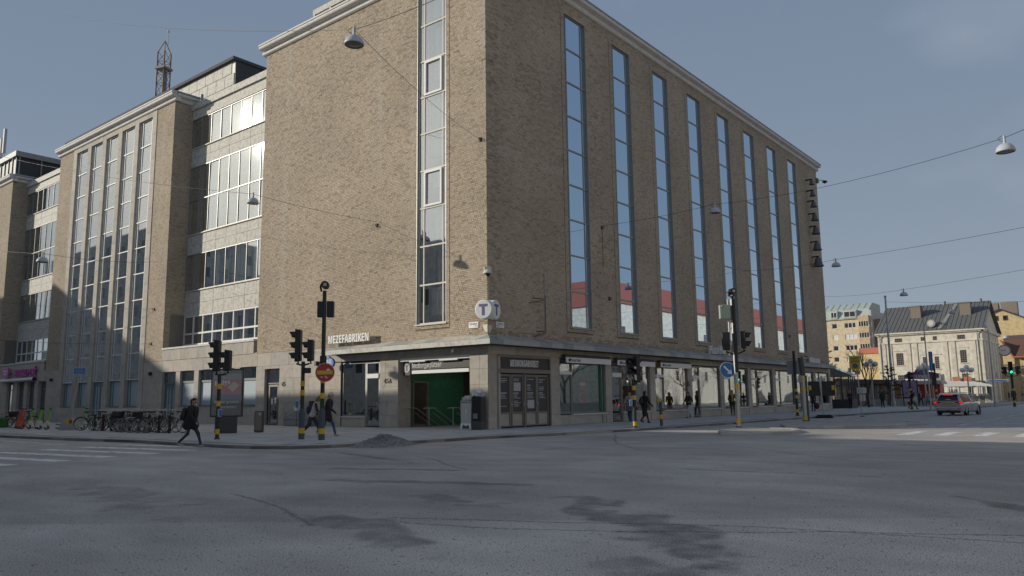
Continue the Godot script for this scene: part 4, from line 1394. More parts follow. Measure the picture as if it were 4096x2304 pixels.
func notice_doors(b: Node, R: Face) -> void:
	var d := node(b, "notice_doors")
	var mb := MB.new()
	R.bx(mb, 0.62, 3.42, -0.2, 5.0, 3.56, 0.03)
	R.bx(mb, 0.62, 2.66, -0.2, 5.0, 2.86, 0.03)
	for a in [0.62, 4.9]: R.bx(mb, a, 0, -0.2, a + 0.1, 3.42, 0.028)
	R.bx(mb, 2.76, 0, -0.2, 2.84, 2.66, 0.0)
	part(d, "frame", mb, M.frame_bronze)
	mb = MB.new()
	R.bx(mb, 0.72, 2.86, -0.1, 4.9, 3.42, -0.05)
	part(d, "sign_panel", mb, M.dark_grey)
	words(d, "lettering", "MEDBORGARHUSET", 0.33, 0.03, M.white, R.xf(2.85, 3.14, -0.033), "Droid Sans", 700, 2.3)
	var lines := MB.new()
	var pics := MB.new()
	for k in 4:
		var a0: float = [0.76, 1.78, 2.88, 3.88][k]
		var a1 := a0 + 0.98
		var leaf := node(d, "door_leaf")
		var q := MB.new()
		for e in [[a0, 0.06, a0 + 0.1, 2.6], [a1 - 0.1, 0.06, a1, 2.6], [a0 + 0.1, 0.06, a1 - 0.1, 0.12], [a0 + 0.1, 2.5, a1 - 0.1, 2.6], [a0 + 0.1, 0.68, a1 - 0.1, 0.76]]: R.bx(q, e[0], e[1], -0.14, e[2], e[3], -0.05)
		part(leaf, "frame", q, M.frame_bronze)
		q = MB.new()
		R.bx(q, a0 + 0.1, 0.12, -0.12, a1 - 0.1, 0.68, -0.09)
		part(leaf, "kick_panel", q, M.stone2)
		q = MB.new()
		R.bx(q, a0 + 0.1, 0.76, -0.11, a1 - 0.1, 2.5, -0.08)
		part(leaf, "notice_board", q, M.dark_grey)
		if k > 0 and k < 3:
			var py: float = 1.78 if k == 1 else 0.92
			R.bx(pics, a0 + 0.22, py, -0.08, a1 - 0.22, py + 0.42, -0.072)
		for r in 19:
			var y := 2.36 - r * 0.078
			if k == 0 and (r > 2 and r < 9 or r > 13 and r < 17): continue
			if k == 1 and (r > 1 and r < 9): continue
			if k == 2 and (r > 0 and r < 4 or r > 14): continue
			if k == 3 and r > 12 or k == 3 and r > 2 and r < 5: continue
			if r % 5 == 3: continue
			R.bx(lines, a0 + 0.2, y, -0.08, a1 - 0.22 - rng.randf() * 0.3, y + (0.05 if r == 4 or r == 9 else 0.028), -0.075)
	part(d, "print_lines", lines, M.light_grey)
	part(d, "print_picture", pics, M.light_grey)
	var h := MB.new()
	for a in [1.7, 2.68, 2.95, 3.82]: R.bx(h, a, 1.05, -0.06, a + 0.04, 1.2, 0.02)
	part(d, "handle", h, M.steel)
	mb = MB.new()
	R.bx(mb, 0.62, 0, -0.5, 5.0, 3.5, -0.3)
	part(d, "backing", mb, M.interior)

func canopy(b: Node, L: Face, R: Face) -> void:
	notice_doors(b, R)
	var o := 0.8
	var sof := MB.new()
	sof.bb(Vector3(-11.38, 3.955, 0.032), Vector3(o - 0.03, 4.19, o - 0.03))
	sof.bb(Vector3(0.032, 3.957, 0.03), Vector3(o - 0.032, 4.188, -51.58))
	sof.bb(Vector3(-11.4, 4.19, 0.03), Vector3(o - 0.2, 4.3, o - 0.3))
	part(b, "canopy_soffit", sof, M.soffit)
	# sheet-metal fascia and sloping flashing, sheet by sheet
	var k := 0
	var x := -11.4
	while x < o:
		var x1 := minf(x + 0.95, o)
		var m: Material = [M.zinc_pale, M.zinc_pale, M.clad, M.zinc_pale, M.zinc][k % 5] if k < 11 else M.zinc_pale
		var mb := MB.new()
		mb.bb(Vector3(x + 0.003, 3.95, o - 0.02), Vector3(x1 - 0.003, 4.2, o))
		mb.quad(Vector3(x, 4.2, o + 0.01), Vector3(x1 - 0.004, 4.2, o + 0.01), Vector3(minf(x1 - 0.004, 0.015), 4.46, 0.015), Vector3(minf(x, 0.015), 4.46, 0.015))
		mb.bb(Vector3(x - 0.006, 4.2, o - 0.01), Vector3(x + 0.006, 4.215, o + 0.015))
		part(b, "flashing_sheet", mb, [m, M.clad][1 if rng.randf() < 0.3 else 0])
		x = x1; k += 1
	var z := o
	while z > -51.6:
		var z1 := maxf(z - 0.98, -51.6)
		var mb := MB.new()
		mb.bb(Vector3(o - 0.02, 3.95, z - 0.003), Vector3(o, 4.2, z1 + 0.003))
		mb.quad(Vector3(o + 0.01, 4.2, z), Vector3(o + 0.01, 4.2, z1 + 0.004), Vector3(0.015, 4.46, minf(z1 + 0.004, 0.015)), Vector3(0.015, 4.46, minf(z, 0.015)))
		part(b, "flashing_sheet", mb, [M.zinc, M.zinc, M.zinc_pale][rng.randi() % 3] if z < 0 else M.zinc)
		z = z1
	# small lamp and box under the canopy corner
	var t := thing("canopy_lamp", "tiny white lamp cylinder under the canopy by the metro pier", "lamp", Vector3(-2.0, 3.7, 0.35))
	part(t, "body", MB.new().cyl(Vector3(0, 0, 0), Vector3(0, 0.16, 0), 0.06), M.white)
	part(t, "stem", MB.new().cyl(Vector3(0, 0.16, 0), Vector3(0, 0.26, 0), 0.025), M.black)

func facade_fittings(L: Face, R: Face) -> void:
	# restaurant letters standing on the canopy
	var s := thing("restaurant_letters", "white freestanding restaurant letters on the canopy over the side street", "sign", Vector3(-9.9, 4.46, 0.35))
	words(s, "lettering", "MEZEFABRIKEN", 0.44, 0.1, M.white, Transform3D(Basis.IDENTITY, Vector3(0, 0.36, 0)), "Droid Sans", 900, 3.45)
	for x in [-1.3, 0.1, 1.2]: part(s, "strut", MB.new().tube([Vector3(x, 0.16, -0.03), Vector3(x, -0.14, -0.05), Vector3(x + 0.15, -0.06, -0.3)], 0.015), M.grey)
	s = thing("projecting_sign", "blue oval hanging sign with white lettering by the no entry disc", "sign", Vector3(-11.3, 3.2, 0.55))
	var oval := PackedVector2Array()
	for k in 24:
		var a := TAU * k / 24
		oval.append(Vector2(cos(a) * 0.47, sin(a) * 0.3 + maxf(0, 0.08 - absf(cos(a)) * 0.4)))
	part(s, "panel", MB.new().prism(oval, Vector3(0, 0.32, -0.06), Vector3.RIGHT, Vector3.UP, Vector3(0, 0, 0.12)), mat("sign_blue", Color(0.015, 0.12, 0.5), 0.4))
	words(s, "lettering", "MEZE", 0.19, 0.01, M.white, Transform3D(Basis.IDENTITY, Vector3(0, 0.40, 0.066)), "Droid Sans", 900, 0.58)
	words(s, "lettering", "FABRIKEN", 0.09, 0.01, M.white, Transform3D(Basis.IDENTITY, Vector3(0, 0.235, 0.066)), "Droid Sans", 900, 0.58)
	part(s, "bracket", MB.new().tube([Vector3(0.47, 0.32, 0), Vector3(0.75, 0.32, 0), Vector3(0.75, 0.32, -0.5)], 0.025), M.black)
	s = thing("pizzeria_letters", "white brush script pizzeria letters on the canopy above the main street", "sign", R.p(25.2, 4.45, 0.3), PI / 2)
	words(s, "lettering", "Pizza Hut", 0.56, 0.1, M.white, Transform3D(Basis(Vector3.BACK, 0.03), Vector3(0, 0.28, 0)), "Droid Sans", 500, 2.75)
	for x in [-1.0, 0.0, 1.0]: part(s, "strut", MB.new().tube([Vector3(x, 0.2, -0.05), Vector3(x, -0.12, -0.05)], 0.015), M.black)
	s = thing("library_letters", "white raised library letters on the canopy at the far end of the brick facade", "sign", R.p(46.75, 4.42, 0.3), PI / 2)
	words(s, "lettering", "Bibliotek", 0.46, 0.12, M.white, Transform3D(Basis.IDENTITY, Vector3(0, 0.2, 0)), "Droid Sans", 600, 2.9)
	for x in [-1.0, 1.0]: part(s, "strut", MB.new().tube([Vector3(x, 0.1, -0.05), Vector3(x, -0.1, -0.05)], 0.015), M.black)
	# round metro roundel at the corner
	s = thing("metro_roundel", "white round double-faced T sign on the brick corner", "sign", Vector3(0.12, 5.12, 0.06), 0.24)
	for k in 2:
		var fx := Transform3D(Basis(Vector3.UP, PI / 2 * k), Vector3(-0.1, 0.5, 0.13) if k == 0 else Vector3(0.13, 0.5, -0.1))
		var mb := MB.new()
		mb.x = fx * Transform3D(Basis(Vector3.RIGHT, PI / 2), Vector3.ZERO)
		mb.cyl(Vector3(0, -0.05, 0), Vector3(0, 0.2, 0), 0.47, 0.47, 28)
		mb.cyl(Vector3(0, 0.2, 0), Vector3(0, 0.24, 0), 0.47, 0.42, 28)
		part(s, "lamp_drum", mb, M.white)
		var lt := MB.new()
		lt.x = fx
		lt.box(Vector3(-0.02, 0.2, 0.246), Vector3(0.44, 0.12, 0.012))
		lt.box(Vector3(-0.02, -0.07, 0.246), Vector3(0.13, 0.42, 0.0121))
		part(s, "letter", lt, mat("roundel_blue", Color(0.13, 0.13, 0.27), 0.6))
	part(s, "bracket", MB.new().box(Vector3(0.08, 0.5, 0.08), Vector3(0.3, 0.3, 0.3)), M.white)
	# street name plates and the shield between them
	for k in 2:
		var f: Face = [L, R][k]
		s = thing("street_name_plate", ["white street name plate on the sunlit side of the brick corner", "white street name plate on the shaded side of the brick corner"][k], "sign", f.p([-0.88, 0.86][k], 4.83, 0.03), [0.0, PI / 2][k])
		part(s, "plate", MB.new().bevel(Vector3(0, 0.14, 0.01), Vector3(0.62, 0.29, 0.02), 0.004), M.white)
		words(s, "lettering", ["Folkungagatan", "Götgatan"][k], 0.075, 0.004, M.black, Transform3D(Basis.IDENTITY, Vector3(0, 0.2, 0.022)), "Droid Sans", 400, [0.5, 0.34][k])
		words(s, "numbers", ["43-45", "56-54"][k], 0.06, 0.004, M.black, Transform3D(Basis.IDENTITY, Vector3([0.18, -0.18][k], 0.08, 0.022)), "Droid Sans", 400)
		part(s, "rule", MB.new().box(Vector3(0, 0.135, 0.021), Vector3(0.58, 0.006, 0.004)), M.black)
	s = thing("corner_cover", "cream shield shaped cable cover on the brick corner with a cable below", "cable cover", Vector3(0, 4.5, 0))
	part(s, "shield", MB.new().prism(PackedVector2Array([Vector2(-0.3, 0.42), Vector2(0.0, 0.45), Vector2(0.0, 0.06), Vector2(-0.12, 0.1), Vector2(-0.27, 0.3)]), Vector3(0.02, 0, 0.012), Vector3.RIGHT, Vector3.UP, Vector3(0, 0, 0.05)), M.frame_cream)
	part(s, "shield", MB.new().prism(PackedVector2Array([Vector2(-0.01, 0.42), Vector2(0.24, 0.4), Vector2(0.2, 0.2), Vector2(0.06, 0.02), Vector2(-0.01, 0.06)]), Vector3(0.012, 0, -0.0), Vector3.FORWARD, Vector3.UP, Vector3(0.05, 0, 0)), M.frame_cream)
	part(s, "cable", MB.new().tube([Vector3(-0.06, 0.1, 0.03), Vector3(-0.06, 0.04, 0.03), Vector3(-0.1, 0.02, 0.03), Vector3(-0.78, 0.02, 0.03), Vector3(-0.82, 0.0, 0.05), Vector3(-0.7, -0.15, 0.3)], 0.012), M.frame_cream)
	# cameras and masts on the wall
	s = thing("security_camera", "cream dome camera on the corner of the brick wall", "camera", Vector3(0.0, 7.35, 0.0), PI / 4)
	part(s, "housing", MB.new().bevel(Vector3(0, 0.22, 0.1), Vector3(0.36, 0.3, 0.2), 0.03), M.frame_cream)
	part(s, "hood", MB.new().lathe([Vector2(0.2, 0), Vector2(0.24, 0.03), Vector2(0.2, 0.1), Vector2(0.1, 0.2), Vector2(0.0, 0.22)], Vector3(0, 0, 0.26)), M.frame_cream)
	part(s, "dome", MB.new().ball(Vector3(0, -0.02, 0.26), Vector3(0.11, 0.12, 0.11)), M.black)
	part(s, "cable", MB.new().tube([Vector3(0, -0.1, 0.2), Vector3(0.03, -0.3, 0.04), Vector3(0.05, -1.1, 0.03)], 0.012), M.grey)
	s = thing("wall_mast", "thin grey pipe mast on struts against the shaded brick", "mast", R.p(4.1, 4.5, 0.1))
	part(s, "pipe", MB.new().cyl(Vector3(0.25, 0.2, 0), Vector3(0.25, 3.35, 0), 0.025), M.grey)
	part(s, "pipe", MB.new().cyl(Vector3(0.25, 0.2, -0.08), Vector3(0.25, 2.2, -0.08), 0.02), M.dark_grey)
	for q in [[0.25, 0.5], [1.95, 0.9]]:
		part(s, "strut", MB.new().tube([Vector3(0.25, q[0], 0), Vector3(-0.1, q[0] - 0.2, q[1])], 0.018), M.seal)
		part(s, "strut", MB.new().tube([Vector3(0.25, q[0] + 0.05, 0), Vector3(-0.1, q[0] + 0.1, q[1] * 0.6)], 0.018), M.seal)
	s = thing("roof_camera", "small dark camera arm below the cornice beyond the bells", "camera", R.p(51.9, 23.0, 0.0))
	part(s, "bracket", MB.new().bevel(Vector3(0.12, 0.25, -0.1), Vector3(0.24, 0.5, 0.3), 0.02), M.frame_bronze)
	part(s, "arm", MB.new().tube([Vector3(0.2, 0.3, -0.1), Vector3(0.7, 0.25, -0.4)], 0.04), M.galvanised)
	part(s, "dome", MB.new().lathe([Vector2(0.02, -0.2), Vector2(0.16, -0.1), Vector2(0.3, 0.0), Vector2(0.14, 0.12), Vector2(0.0, 0.16)], Vector3(0.75, 0.1, -0.45), 12), M.black)
	# carillon of seven bells stepping down the wall
	var prof := [Vector2(0.5, 0.0), Vector2(0.47, 0.06), Vector2(0.38, 0.22), Vector2(0.31, 0.5), Vector2(0.27, 0.72), Vector2(0.2, 0.82), Vector2(0.07, 0.87), Vector2(0.0, 0.88)]
	var bm := mat("bell_bronze", Color(0.13, 0.13, 0.135), 0.55, 0.3)
	var bells := [[22.0, 0.55], [20.85, 0.6], [19.75, 0.68], [18.4, 0.76], [17.05, 0.84], [15.45, 0.92], [13.85, 1.05]]
	for k in 7:
		var q: Array = bells[k]
		s = thing("wall_bell", ["smallest bell at the top of the carillon", "second bell from the top of the carillon", "third bell from the top of the carillon", "middle bell of the carillon", "third bell from the bottom of the carillon", "second bell from the bottom of the carillon", "largest bell at the bottom of the carillon"][k] + " on the brick wall", "bell", R.p(48.5 + 0.06 * k, q[0], 0.62), 0, "carillon bells on the brick facade")
		var sc: float = q[1]
		var pr := []
		for p in prof: pr.append(p * sc)
		part(s, "bell", MB.new().lathe(pr, Vector3.ZERO, 18), bm)
		part(s, "clapper", MB.new().ball(Vector3(0, -0.02, 0), Vector3.ONE * 0.08 * sc, 8, 6), bm)
		part(s, "arm", MB.new().bb(Vector3(-0.62, 0.88 * sc, -0.05), Vector3(0.08, 0.88 * sc + 0.12, 0.06)), M.black)
	# wire anchors
	for q in [[L, -0.35, 14.2], [L, -8.0, 11.0], [R, 10.4, 11.4], [R, 11.0, 7.2], [R, 29.2, 9.2], [L, -33.0, 8.4], [L, -33.2, 5.8], [R, 41.0, 6.6]]:
		var f: Face = q[0]
		s = thing("wire_anchor", "rusty wire anchor " + ("on the sunlit brick" if f == L else "on the shaded brick"), "anchor", f.p(q[1], q[2], 0.01), 0.0 if f == L else PI / 2, "wire anchors on the sunlit brick" if f == L else "wire anchors on the shaded brick")
		part(s, "plate", MB.new().box(Vector3(0, 0, 0.01), Vector3(0.16, 0.22, 0.02)), M.seal)
		part(s, "eye", MB.new().torus(Vector3(0, 0, 0.1), Vector3.RIGHT, 0.07, 0.02, 12, 5), M.seal)

func block(called: String, label: String, lo: Vector3, hi: Vector3, wall: Material, roofm: Material, roof_h: float, faces: Array, storey := 3.4, step := 3.1) -> Node3D:
	# a street building beyond the frame: walls, pitched roof, windows on the faces given
	var b := thing(called, label, "building", Vector3(lo.x, 0, lo.z))
	var s := hi - lo
	var mb := MB.new()
	mb.bb(Vector3.ZERO, s)
	part(b, "wall", mb, wall)
	if roof_h > 0:
		var r := MB.new()
		var i := minf(roof_h * 0.8, minf(s.x, s.z) * 0.45)
		var a := [Vector3(-0.3, s.y, -0.3), Vector3(s.x + 0.3, s.y, -0.3), Vector3(s.x + 0.3, s.y, s.z + 0.3), Vector3(-0.3, s.y, s.z + 0.3)]
		var t := [Vector3(i, s.y + roof_h, i), Vector3(s.x - i, s.y + roof_h, i), Vector3(s.x - i, s.y + roof_h, s.z - i), Vector3(i, s.y + roof_h, s.z - i)]
		for k in 4:
			var n := (k + 1) % 4
			r.quad(a[n], a[k], t[k], t[n])
		r.quad(t[3], t[2], t[1], t[0])
		r.quad(a[0], a[1], a[2], a[3])
		part(b, "roof", r, roofm)
	for fc in faces:
		var f: Face
		var L: float
		match fc:
			"n": f = Face.new(Vector3(s.x, 0, 0), Vector3.LEFT, Vector3.FORWARD); L = s.x
			"w": f = Face.new(Vector3(0, 0, 0), Vector3.BACK, Vector3.LEFT); L = s.z
			"s": f = Face.new(Vector3(0, 0, s.z), Vector3.RIGHT, Vector3.BACK); L = s.x
			"e": f = Face.new(Vector3(s.x, 0, s.z), Vector3.FORWARD, Vector3.RIGHT); L = s.z
		var q := MB.new().box(Vector3.ZERO, Vector3(1.3, 1.9, 0.06)).mesh(M.frame_white)
		var g := MB.new().box(Vector3(0, 0, 0.04), Vector3(1.1, 1.7, 0.03)).mesh(M.pane_dark)
		var rows := int((s.y - 1.0) / storey)
		var n := mini(int(L / step), 18)
		for j in range(1, rows):
			for i in n:
				var w := inst(b, "window", q, f.xf((i + 0.5) * L / n, j * storey + 1.7, 0.02))
				inst(w, "pane", g)
	return b

func opposite_side() -> void:
	mat("pane_dark", Color(0.12, 0.13, 0.14), 0.1, 0.6)
	textured(mat("render_ochre", Color(0.56, 0.46, 0.31), 0.9), noise_img(256, 0.02, 4, 41, 0.85, 1.1), 0.2)
	textured(mat("render_pale", Color(0.66, 0.64, 0.59), 0.9), noise_img(256, 0.02, 4, 42, 0.85, 1.1), 0.2)
	textured(mat("render_grey", Color(0.54, 0.53, 0.50), 0.9), noise_img(256, 0.02, 4, 43, 0.85, 1.1), 0.2)
	mat("tile_red", Color(0.30, 0.10, 0.08), 0.8)
	mat("sheet_black", Color(0.05, 0.05, 0.055), 0.6)
	# south side of the side street, behind and beside the camera: it shades the crossing
	block("corner_house", "tall grey rendered house across the side street far along", Vector3(-135, RD, 26.8), Vector3(-91.8, 28.1, 43), M.render_grey, M.sheet_black, 0, ["n", "e"])
	block("corner_house", "low grey rendered house row across the side street", Vector3(-91.7, RD, 26.8), Vector3(-30, 17.7, 41), M.render_grey, M.sheet_black, 0, ["n"])
	block("corner_house", "pale rendered corner house across the crossing behind the viewer", Vector3(-29.9, RD, 26.8), Vector3(2, 16.1, 46), M.render_pale, M.sheet_black, 0, ["n", "e"])
	# east side of the main street, sunlit: what the windows of the brick facade mirror
	block("street_house", "long white wrapped building with a red tiled roof across the main street", Vector3(40, RD, -190), Vector3(56, 16.3, -76), M.render_pale, M.tile_red, 4.5, ["w"])
	block("street_house", "ochre rendered house across the main street beside the viewer", Vector3(41, RD, -7), Vector3(58, 17, 34), M.render_ochre, M.tile_red, 4.0, ["w"])
	var pk := thing("park_wall", "low stone wall along the small park across the main street", "wall", Vector3(31, RD, -74))
	part(pk, "wall", MB.new().bb(Vector3(0, 0, 0), Vector3(0.4, 0.9, 64)), M.stone1)
	part(pk, "coping", MB.new().bb(Vector3(-0.05, 0.9, -0.05), Vector3(0.45, 1.0, 64.05)), M.stone2)
	block("park_house", "ochre house behind the small park across the main street", Vector3(62, RD, -70), Vector3(76, 11, -12), M.render_ochre, M.tile_red, 3.0, ["w"])
	var k := 0
	for p in [Vector3(34, RD, -30), Vector3(33.5, RD, -44), Vector3(36, RD, -58), Vector3(34, RD, -72), Vector3(33, RD, -88), Vector3(34, RD, -104), Vector3(33.5, RD, -120)]:
		bare_tree("street_tree", "bare street tree across the main street", p, 8.5 + (k % 3), 100 + k, "bare trees across the main street")
		k += 1

func bare_tree(called: String, label: String, at: Vector3, h: float, sd: int, group := "", spread := 1.0, detail := 5) -> Node3D:
	var t := thing(called, label, "tree", at, 0, group)
	var r := RandomNumberGenerator.new()
	r.seed = sd
	var bark := M.get("bark") as Material
	if bark == null: bark = textured(mat("bark", Color(0.085, 0.068, 0.052), 0.95), noise_img(128, 0.08, 3, 51, 0.6, 1.2), 2.0)
	var tr := MB.new()
	var crown := MB.new()
	var stack := [[Vector3.ZERO, Vector3.UP, h * 0.34, h * 0.021, 0]]
	while stack.size():
		var s: Array = stack.pop_back()
		var a: Vector3 = s[0]; var d: Vector3 = s[1]; var L: float = s[2]; var rad: float = s[3]; var lv: int = s[4]
		var mid := a + d * L * 0.5 + Vector3(r.randf_range(-1, 1), 0, r.randf_range(-1, 1)) * L * 0.06
		var b := a + d * L
		var mb := tr if lv == 0 else crown
		var seg := 8 if lv == 0 else (5 if lv < 3 else 3)
		mb.cyl(a, mid, rad, rad * 0.85, seg, false)
		mb.cyl(mid, b, rad * 0.85, rad * 0.68, seg, false)
		if lv >= detail: continue
		var n := 3 if lv < 3 else 2 + r.randi() % 2
		for k in n:
			var an := TAU * (k + r.randf() * 0.7) / n
			var side := d.cross(Vector3.RIGHT if absf(d.x) < 0.9 else Vector3.BACK).normalized().rotated(d, an)
			var nd := (d + side * r.randf_range(0.4, 0.95) * spread + Vector3.UP * 0.12).normalized()
			stack.append([b if k < 2 else mid.lerp(b, r.randf()), nd, L * r.randf_range(0.58, 0.8), rad * 0.62, lv + 1])
	part(t, "trunk", tr, bark)
	part(t, "crown", crown, bark)
	return t

func muntins(parent: Node, f: Face, a0: float, a1: float, y0: float, y1: float, nx: int, ny: int, fm: Material, gm: Material) -> void:
	glazed(parent, f, a0, a1, y0, y1, steps(a0, a1, nx), steps(y0, y1, ny), -0.06, 0.07, fm, gm, "window", 0.2, 0.05)

func far_buildings() -> void:
	var soft := noise_img(256, 0.02, 4, 61, 0.88, 1.08)
	textured(mat("cream", Color(0.70, 0.655, 0.56), 0.9), soft, 0.15)
	textured(mat("cream_deep", Color(0.65, 0.60, 0.50), 0.9), soft, 0.15)
	textured(mat("seam_roof", Color(0.17, 0.17, 0.165), 0.65, 0.2), noise_img(256, 0.03, 4, 62, 0.75, 1.2), 0.3)
	textured(mat("apt_yellow", Color(0.63, 0.54, 0.38), 0.9), soft, 0.2)
	textured(mat("apt_balcony", Color(0.56, 0.43, 0.27), 0.9), soft, 0.2)
	textured(mat("apt_roof", Color(0.42, 0.48, 0.45), 0.6), soft, 0.2)
	textured(mat("house_yellow", Color(0.62, 0.49, 0.28), 0.9), soft, 0.2)
	textured(mat("roof_brown", Color(0.16, 0.085, 0.065), 0.85), noise_img(256, 0.06, 3, 63, 0.7, 1.2), 0.6)
	mat("win_dark", Color(0.09, 0.095, 0.1), 0.15, 0.5)
	mat("chimney_brick", Color(0.24, 0.2, 0.17), 0.9)
	mat("terracotta", Color(0.45, 0.16, 0.11), 0.85)
	# --- cream classical building
	var Z := -108.0
	var b := thing("palace", "cream classical building with a grey seamed gable roof, two chimneys and muntin windows", "building", Vector3(0, 0, Z))
	var f := Face.new(Vector3.ZERO, Vector3.RIGHT, Vector3.BACK)
	var x0 := -8.85; var x1 := 5.9; var D := 17.3
	var s := Face.new(Vector3(x1, 0, 0), Vector3.FORWARD, Vector3.RIGHT)
	var wins := [[-6.28, 5.95, -5.2, 7.9, 4, 6], [-2.47, 5.25, -1.85, 7.15, 2, 6], [-0.78, 5.25, -0.16, 7.15, 2, 6], [2.75, 6.05, 3.65, 8.0, 3, 6], [-6.32, 9.65, -5.2, 10.27, 4, 2], [-2.52, 9.68, -1.92, 10.3, 2, 2], [-0.8, 9.7, -0.2, 10.33, 2, 2], [2.58, 9.66, 3.67, 10.33, 4, 2], [2.75, 2.6, 3.65, 4.4, 3, 5], [-6.28, 2.6, -5.2, 4.4, 4, 5], [-2.47, 2.4, -1.85, 4.2, 2, 5], [-0.78, 2.4, -0.16, 4.2, 2, 5]]
	var holes := []
	for w in wins: holes.append(w.slice(0, 4))
	var mb := MB.new()
	sheet(mb, f, x0, x1, 0, 11.0, holes, 0.0, 0.15)
	sheet(mb, s, 0, D, 0, 11.0, [], 0.0)
	sheet(mb, Face.new(Vector3(x0, 0, -D), Vector3.BACK, Vector3.LEFT), 0, D, 0, 11.0, [], 0.0)
	part(b, "wall", mb, M.cream)
	for w in wins: muntins(b, f, w[0], w[2], w[1], w[3], w[4], w[5], M.frame_bronze, M.win_dark)
	mb = MB.new()       # pilasters, frieze, window panels
	for p in [[-8.85, -7.75], [-7.1, -6.85], [-4.75, -4.1], [-3.75, -3.1], [0.5, 1.15], [1.55, 2.2], [4.35, 4.95], [5.2, 5.9]]: f.bx(mb, p[0], 0, 0.0, p[1], 9.35, 0.1)
	part(b, "pilaster", mb, M.cream_deep)
	mb = MB.new()
	f.bx(mb, x0, 9.4, 0.0, x1 + 0.12, 9.6, 0.16)
	f.bx(mb, x0 - 0.2, 10.75, 0.0, x1 + 0.3, 10.95, 0.3)
	f.bx(mb, x0 - 0.35, 10.95, 0.0, x1 + 0.5, 11.2, 0.5)
	part(b, "cornice", mb, M.cream)
	mb = MB.new()
	for w in wins.slice(0, 8):
		f.bx(mb, w[0] - 0.35, w[3] + 0.3, 0.0, w[2] + 0.35, w[3] + 0.42, 0.08)
		f.bx(mb, w[0] - 0.1, w[1] - 0.12, 0.0, w[2] + 0.1, w[1] - 0.01, 0.1)
	part(b, "window_trim", mb, M.cream_deep)
	# gable end towards the street
	mb = MB.new()
	s.bx(mb, -0.1, 9.4, 0.0, D, 9.6, 0.16)
	s.bx(mb, -0.3, 10.75, 0.0, D, 11.2, 0.4)
	for k in 6: s.bx(mb, 0.6 + k * 2.9, 0, 0.0, 1.3 + k * 2.9, 9.4, 0.14)
	part(b, "pilaster", mb, M.cream)
	for k in 5:
		muntins(b, s, 1.9 + k * 2.9, 2.9 + k * 2.9, 5.4, 8.0, 2, 4, M.frame_bronze, M.win_dark)
		muntins(b, s, 1.9 + k * 2.9, 2.9 + k * 2.9, 9.8, 10.5, 2, 2, M.frame_bronze, M.win_dark)
		muntins(b, s, 1.9 + k * 2.9, 2.9 + k * 2.9, 1.6, 4.2, 2, 4, M.frame_bronze, M.win_dark)
	var ry := 16.0
	mb = MB.new()
	mb.tri(Vector3(x1, 11.2, 0), Vector3(x1, 11.2, -D), Vector3(x1, ry, -D / 2))
	mb.tri(Vector3(x0, 11.2, -D), Vector3(x0, 11.2, 0), Vector3(x0, ry, -D / 2))
	part(b, "gable", mb, M.cream)
	for k in 2: muntins(b, s, 7.0 + k * 2.0, 7.7 + k * 2.0, 12.2, 13.6, 1, 2, M.frame_bronze, M.win_dark)
	# roof sheets with standing seams
	var roof := node(b, "roof")
	for side in [1.0, -1.0]:
		mb = MB.new()
		var e0 := Vector3(x0 - 0.4, 11.2, 0.55 if side > 0 else -D - 0.55)
		var e1 := Vector3(x1 + 0.55, 11.2, e0.z)
		var r0 := Vector3(x0 - 0.4, ry + 0.15, -D / 2); var r1 := Vector3(x1 + 0.55, ry + 0.15, -D / 2)
		if side > 0: mb.quad(e0, e1, r1, r0)
		else: mb.quad(e1, e0, r0, r1)
		mb.quad(e0 - Vector3(0, 0.12, 0), e0, r0, r0 - Vector3(0, 0.12, 0))
		mb.quad(e1, e1 - Vector3(0, 0.12, 0), r1 - Vector3(0, 0.12, 0), r1)
		part(roof, "roof_slope", mb, M.seam_roof)
		if side > 0:
			for k in 25:
				var t := (k + 0.5) / 25.0
				part(roof, "seam", MB.new().tube([e0.lerp(e1, t) + Vector3(0, 0.03, 0), r0.lerp(r1, t) + Vector3(0, 0.03, 0)], 0.035, 4), M.seam_roof)
	for q in [[-3.75, 15.3], [3.4, 15.3]]:
		var ch := node(b, "chimney")
		part(ch, "stack", MB.new().bb(Vector3(q[0] - 0.75, 13.0, -5.6), Vector3(q[0] + 0.75, 15.6, -4.1)), M.chimney_brick)
		part(ch, "cap", MB.new().bb(Vector3(q[0] - 0.85, 15.6, -5.7), Vector3(q[0] + 0.85, 15.8, -4.0)), M.grey)
	for x in [-0.2, 5.0]: part(b, "flue", MB.new().cyl(Vector3(x, 15.6, -D / 2), Vector3(x, 16.6, -D / 2), 0.25), M.grey)
	mb = MB.new()
	mb.cyl(Vector3(-0.9, 12.4, -1.6), Vector3(-0.9, 12.4, -0.2), 0.6, 0.6, 18)
	part(b, "roof_oculus", mb, M.zinc_pale)
	part(b, "roof_oculus_grille", MB.new().cyl(Vector3(-0.9, 12.4, -0.2), Vector3(-0.9, 12.4, -0.15), 0.42, 0.42, 8), M.frame_cream)
	mb = MB.new()
	for k in 26:
		var t := k / 26.0
		mb.box(Vector3(0.35 + t * 1.3, 11.55 + t * 4.5, 0.45 - t * 8.7), Vector3(0.55, 0.07, 0.1))
	part(b, "roof_ladder", mb, M.light_grey)
	for x in [-8.5, 5.3]: part(b, "downpipe", MB.new().tube([Vector3(x, 10.8, 0.35), Vector3(x, 10.4, 0.16), Vector3(x, 0.2, 0.16)], 0.08), M.zinc)
	for q in [[-2.3, "grey film banner"], [-0.6, "portrait banner"]]:
		part(b, "banner", MB.new().box(Vector3(q[0] - 0.1, 3.6, 0.3), Vector3(1.2, 1.9, 0.04)), M.light_grey if q[0] < -1 else M.grey)
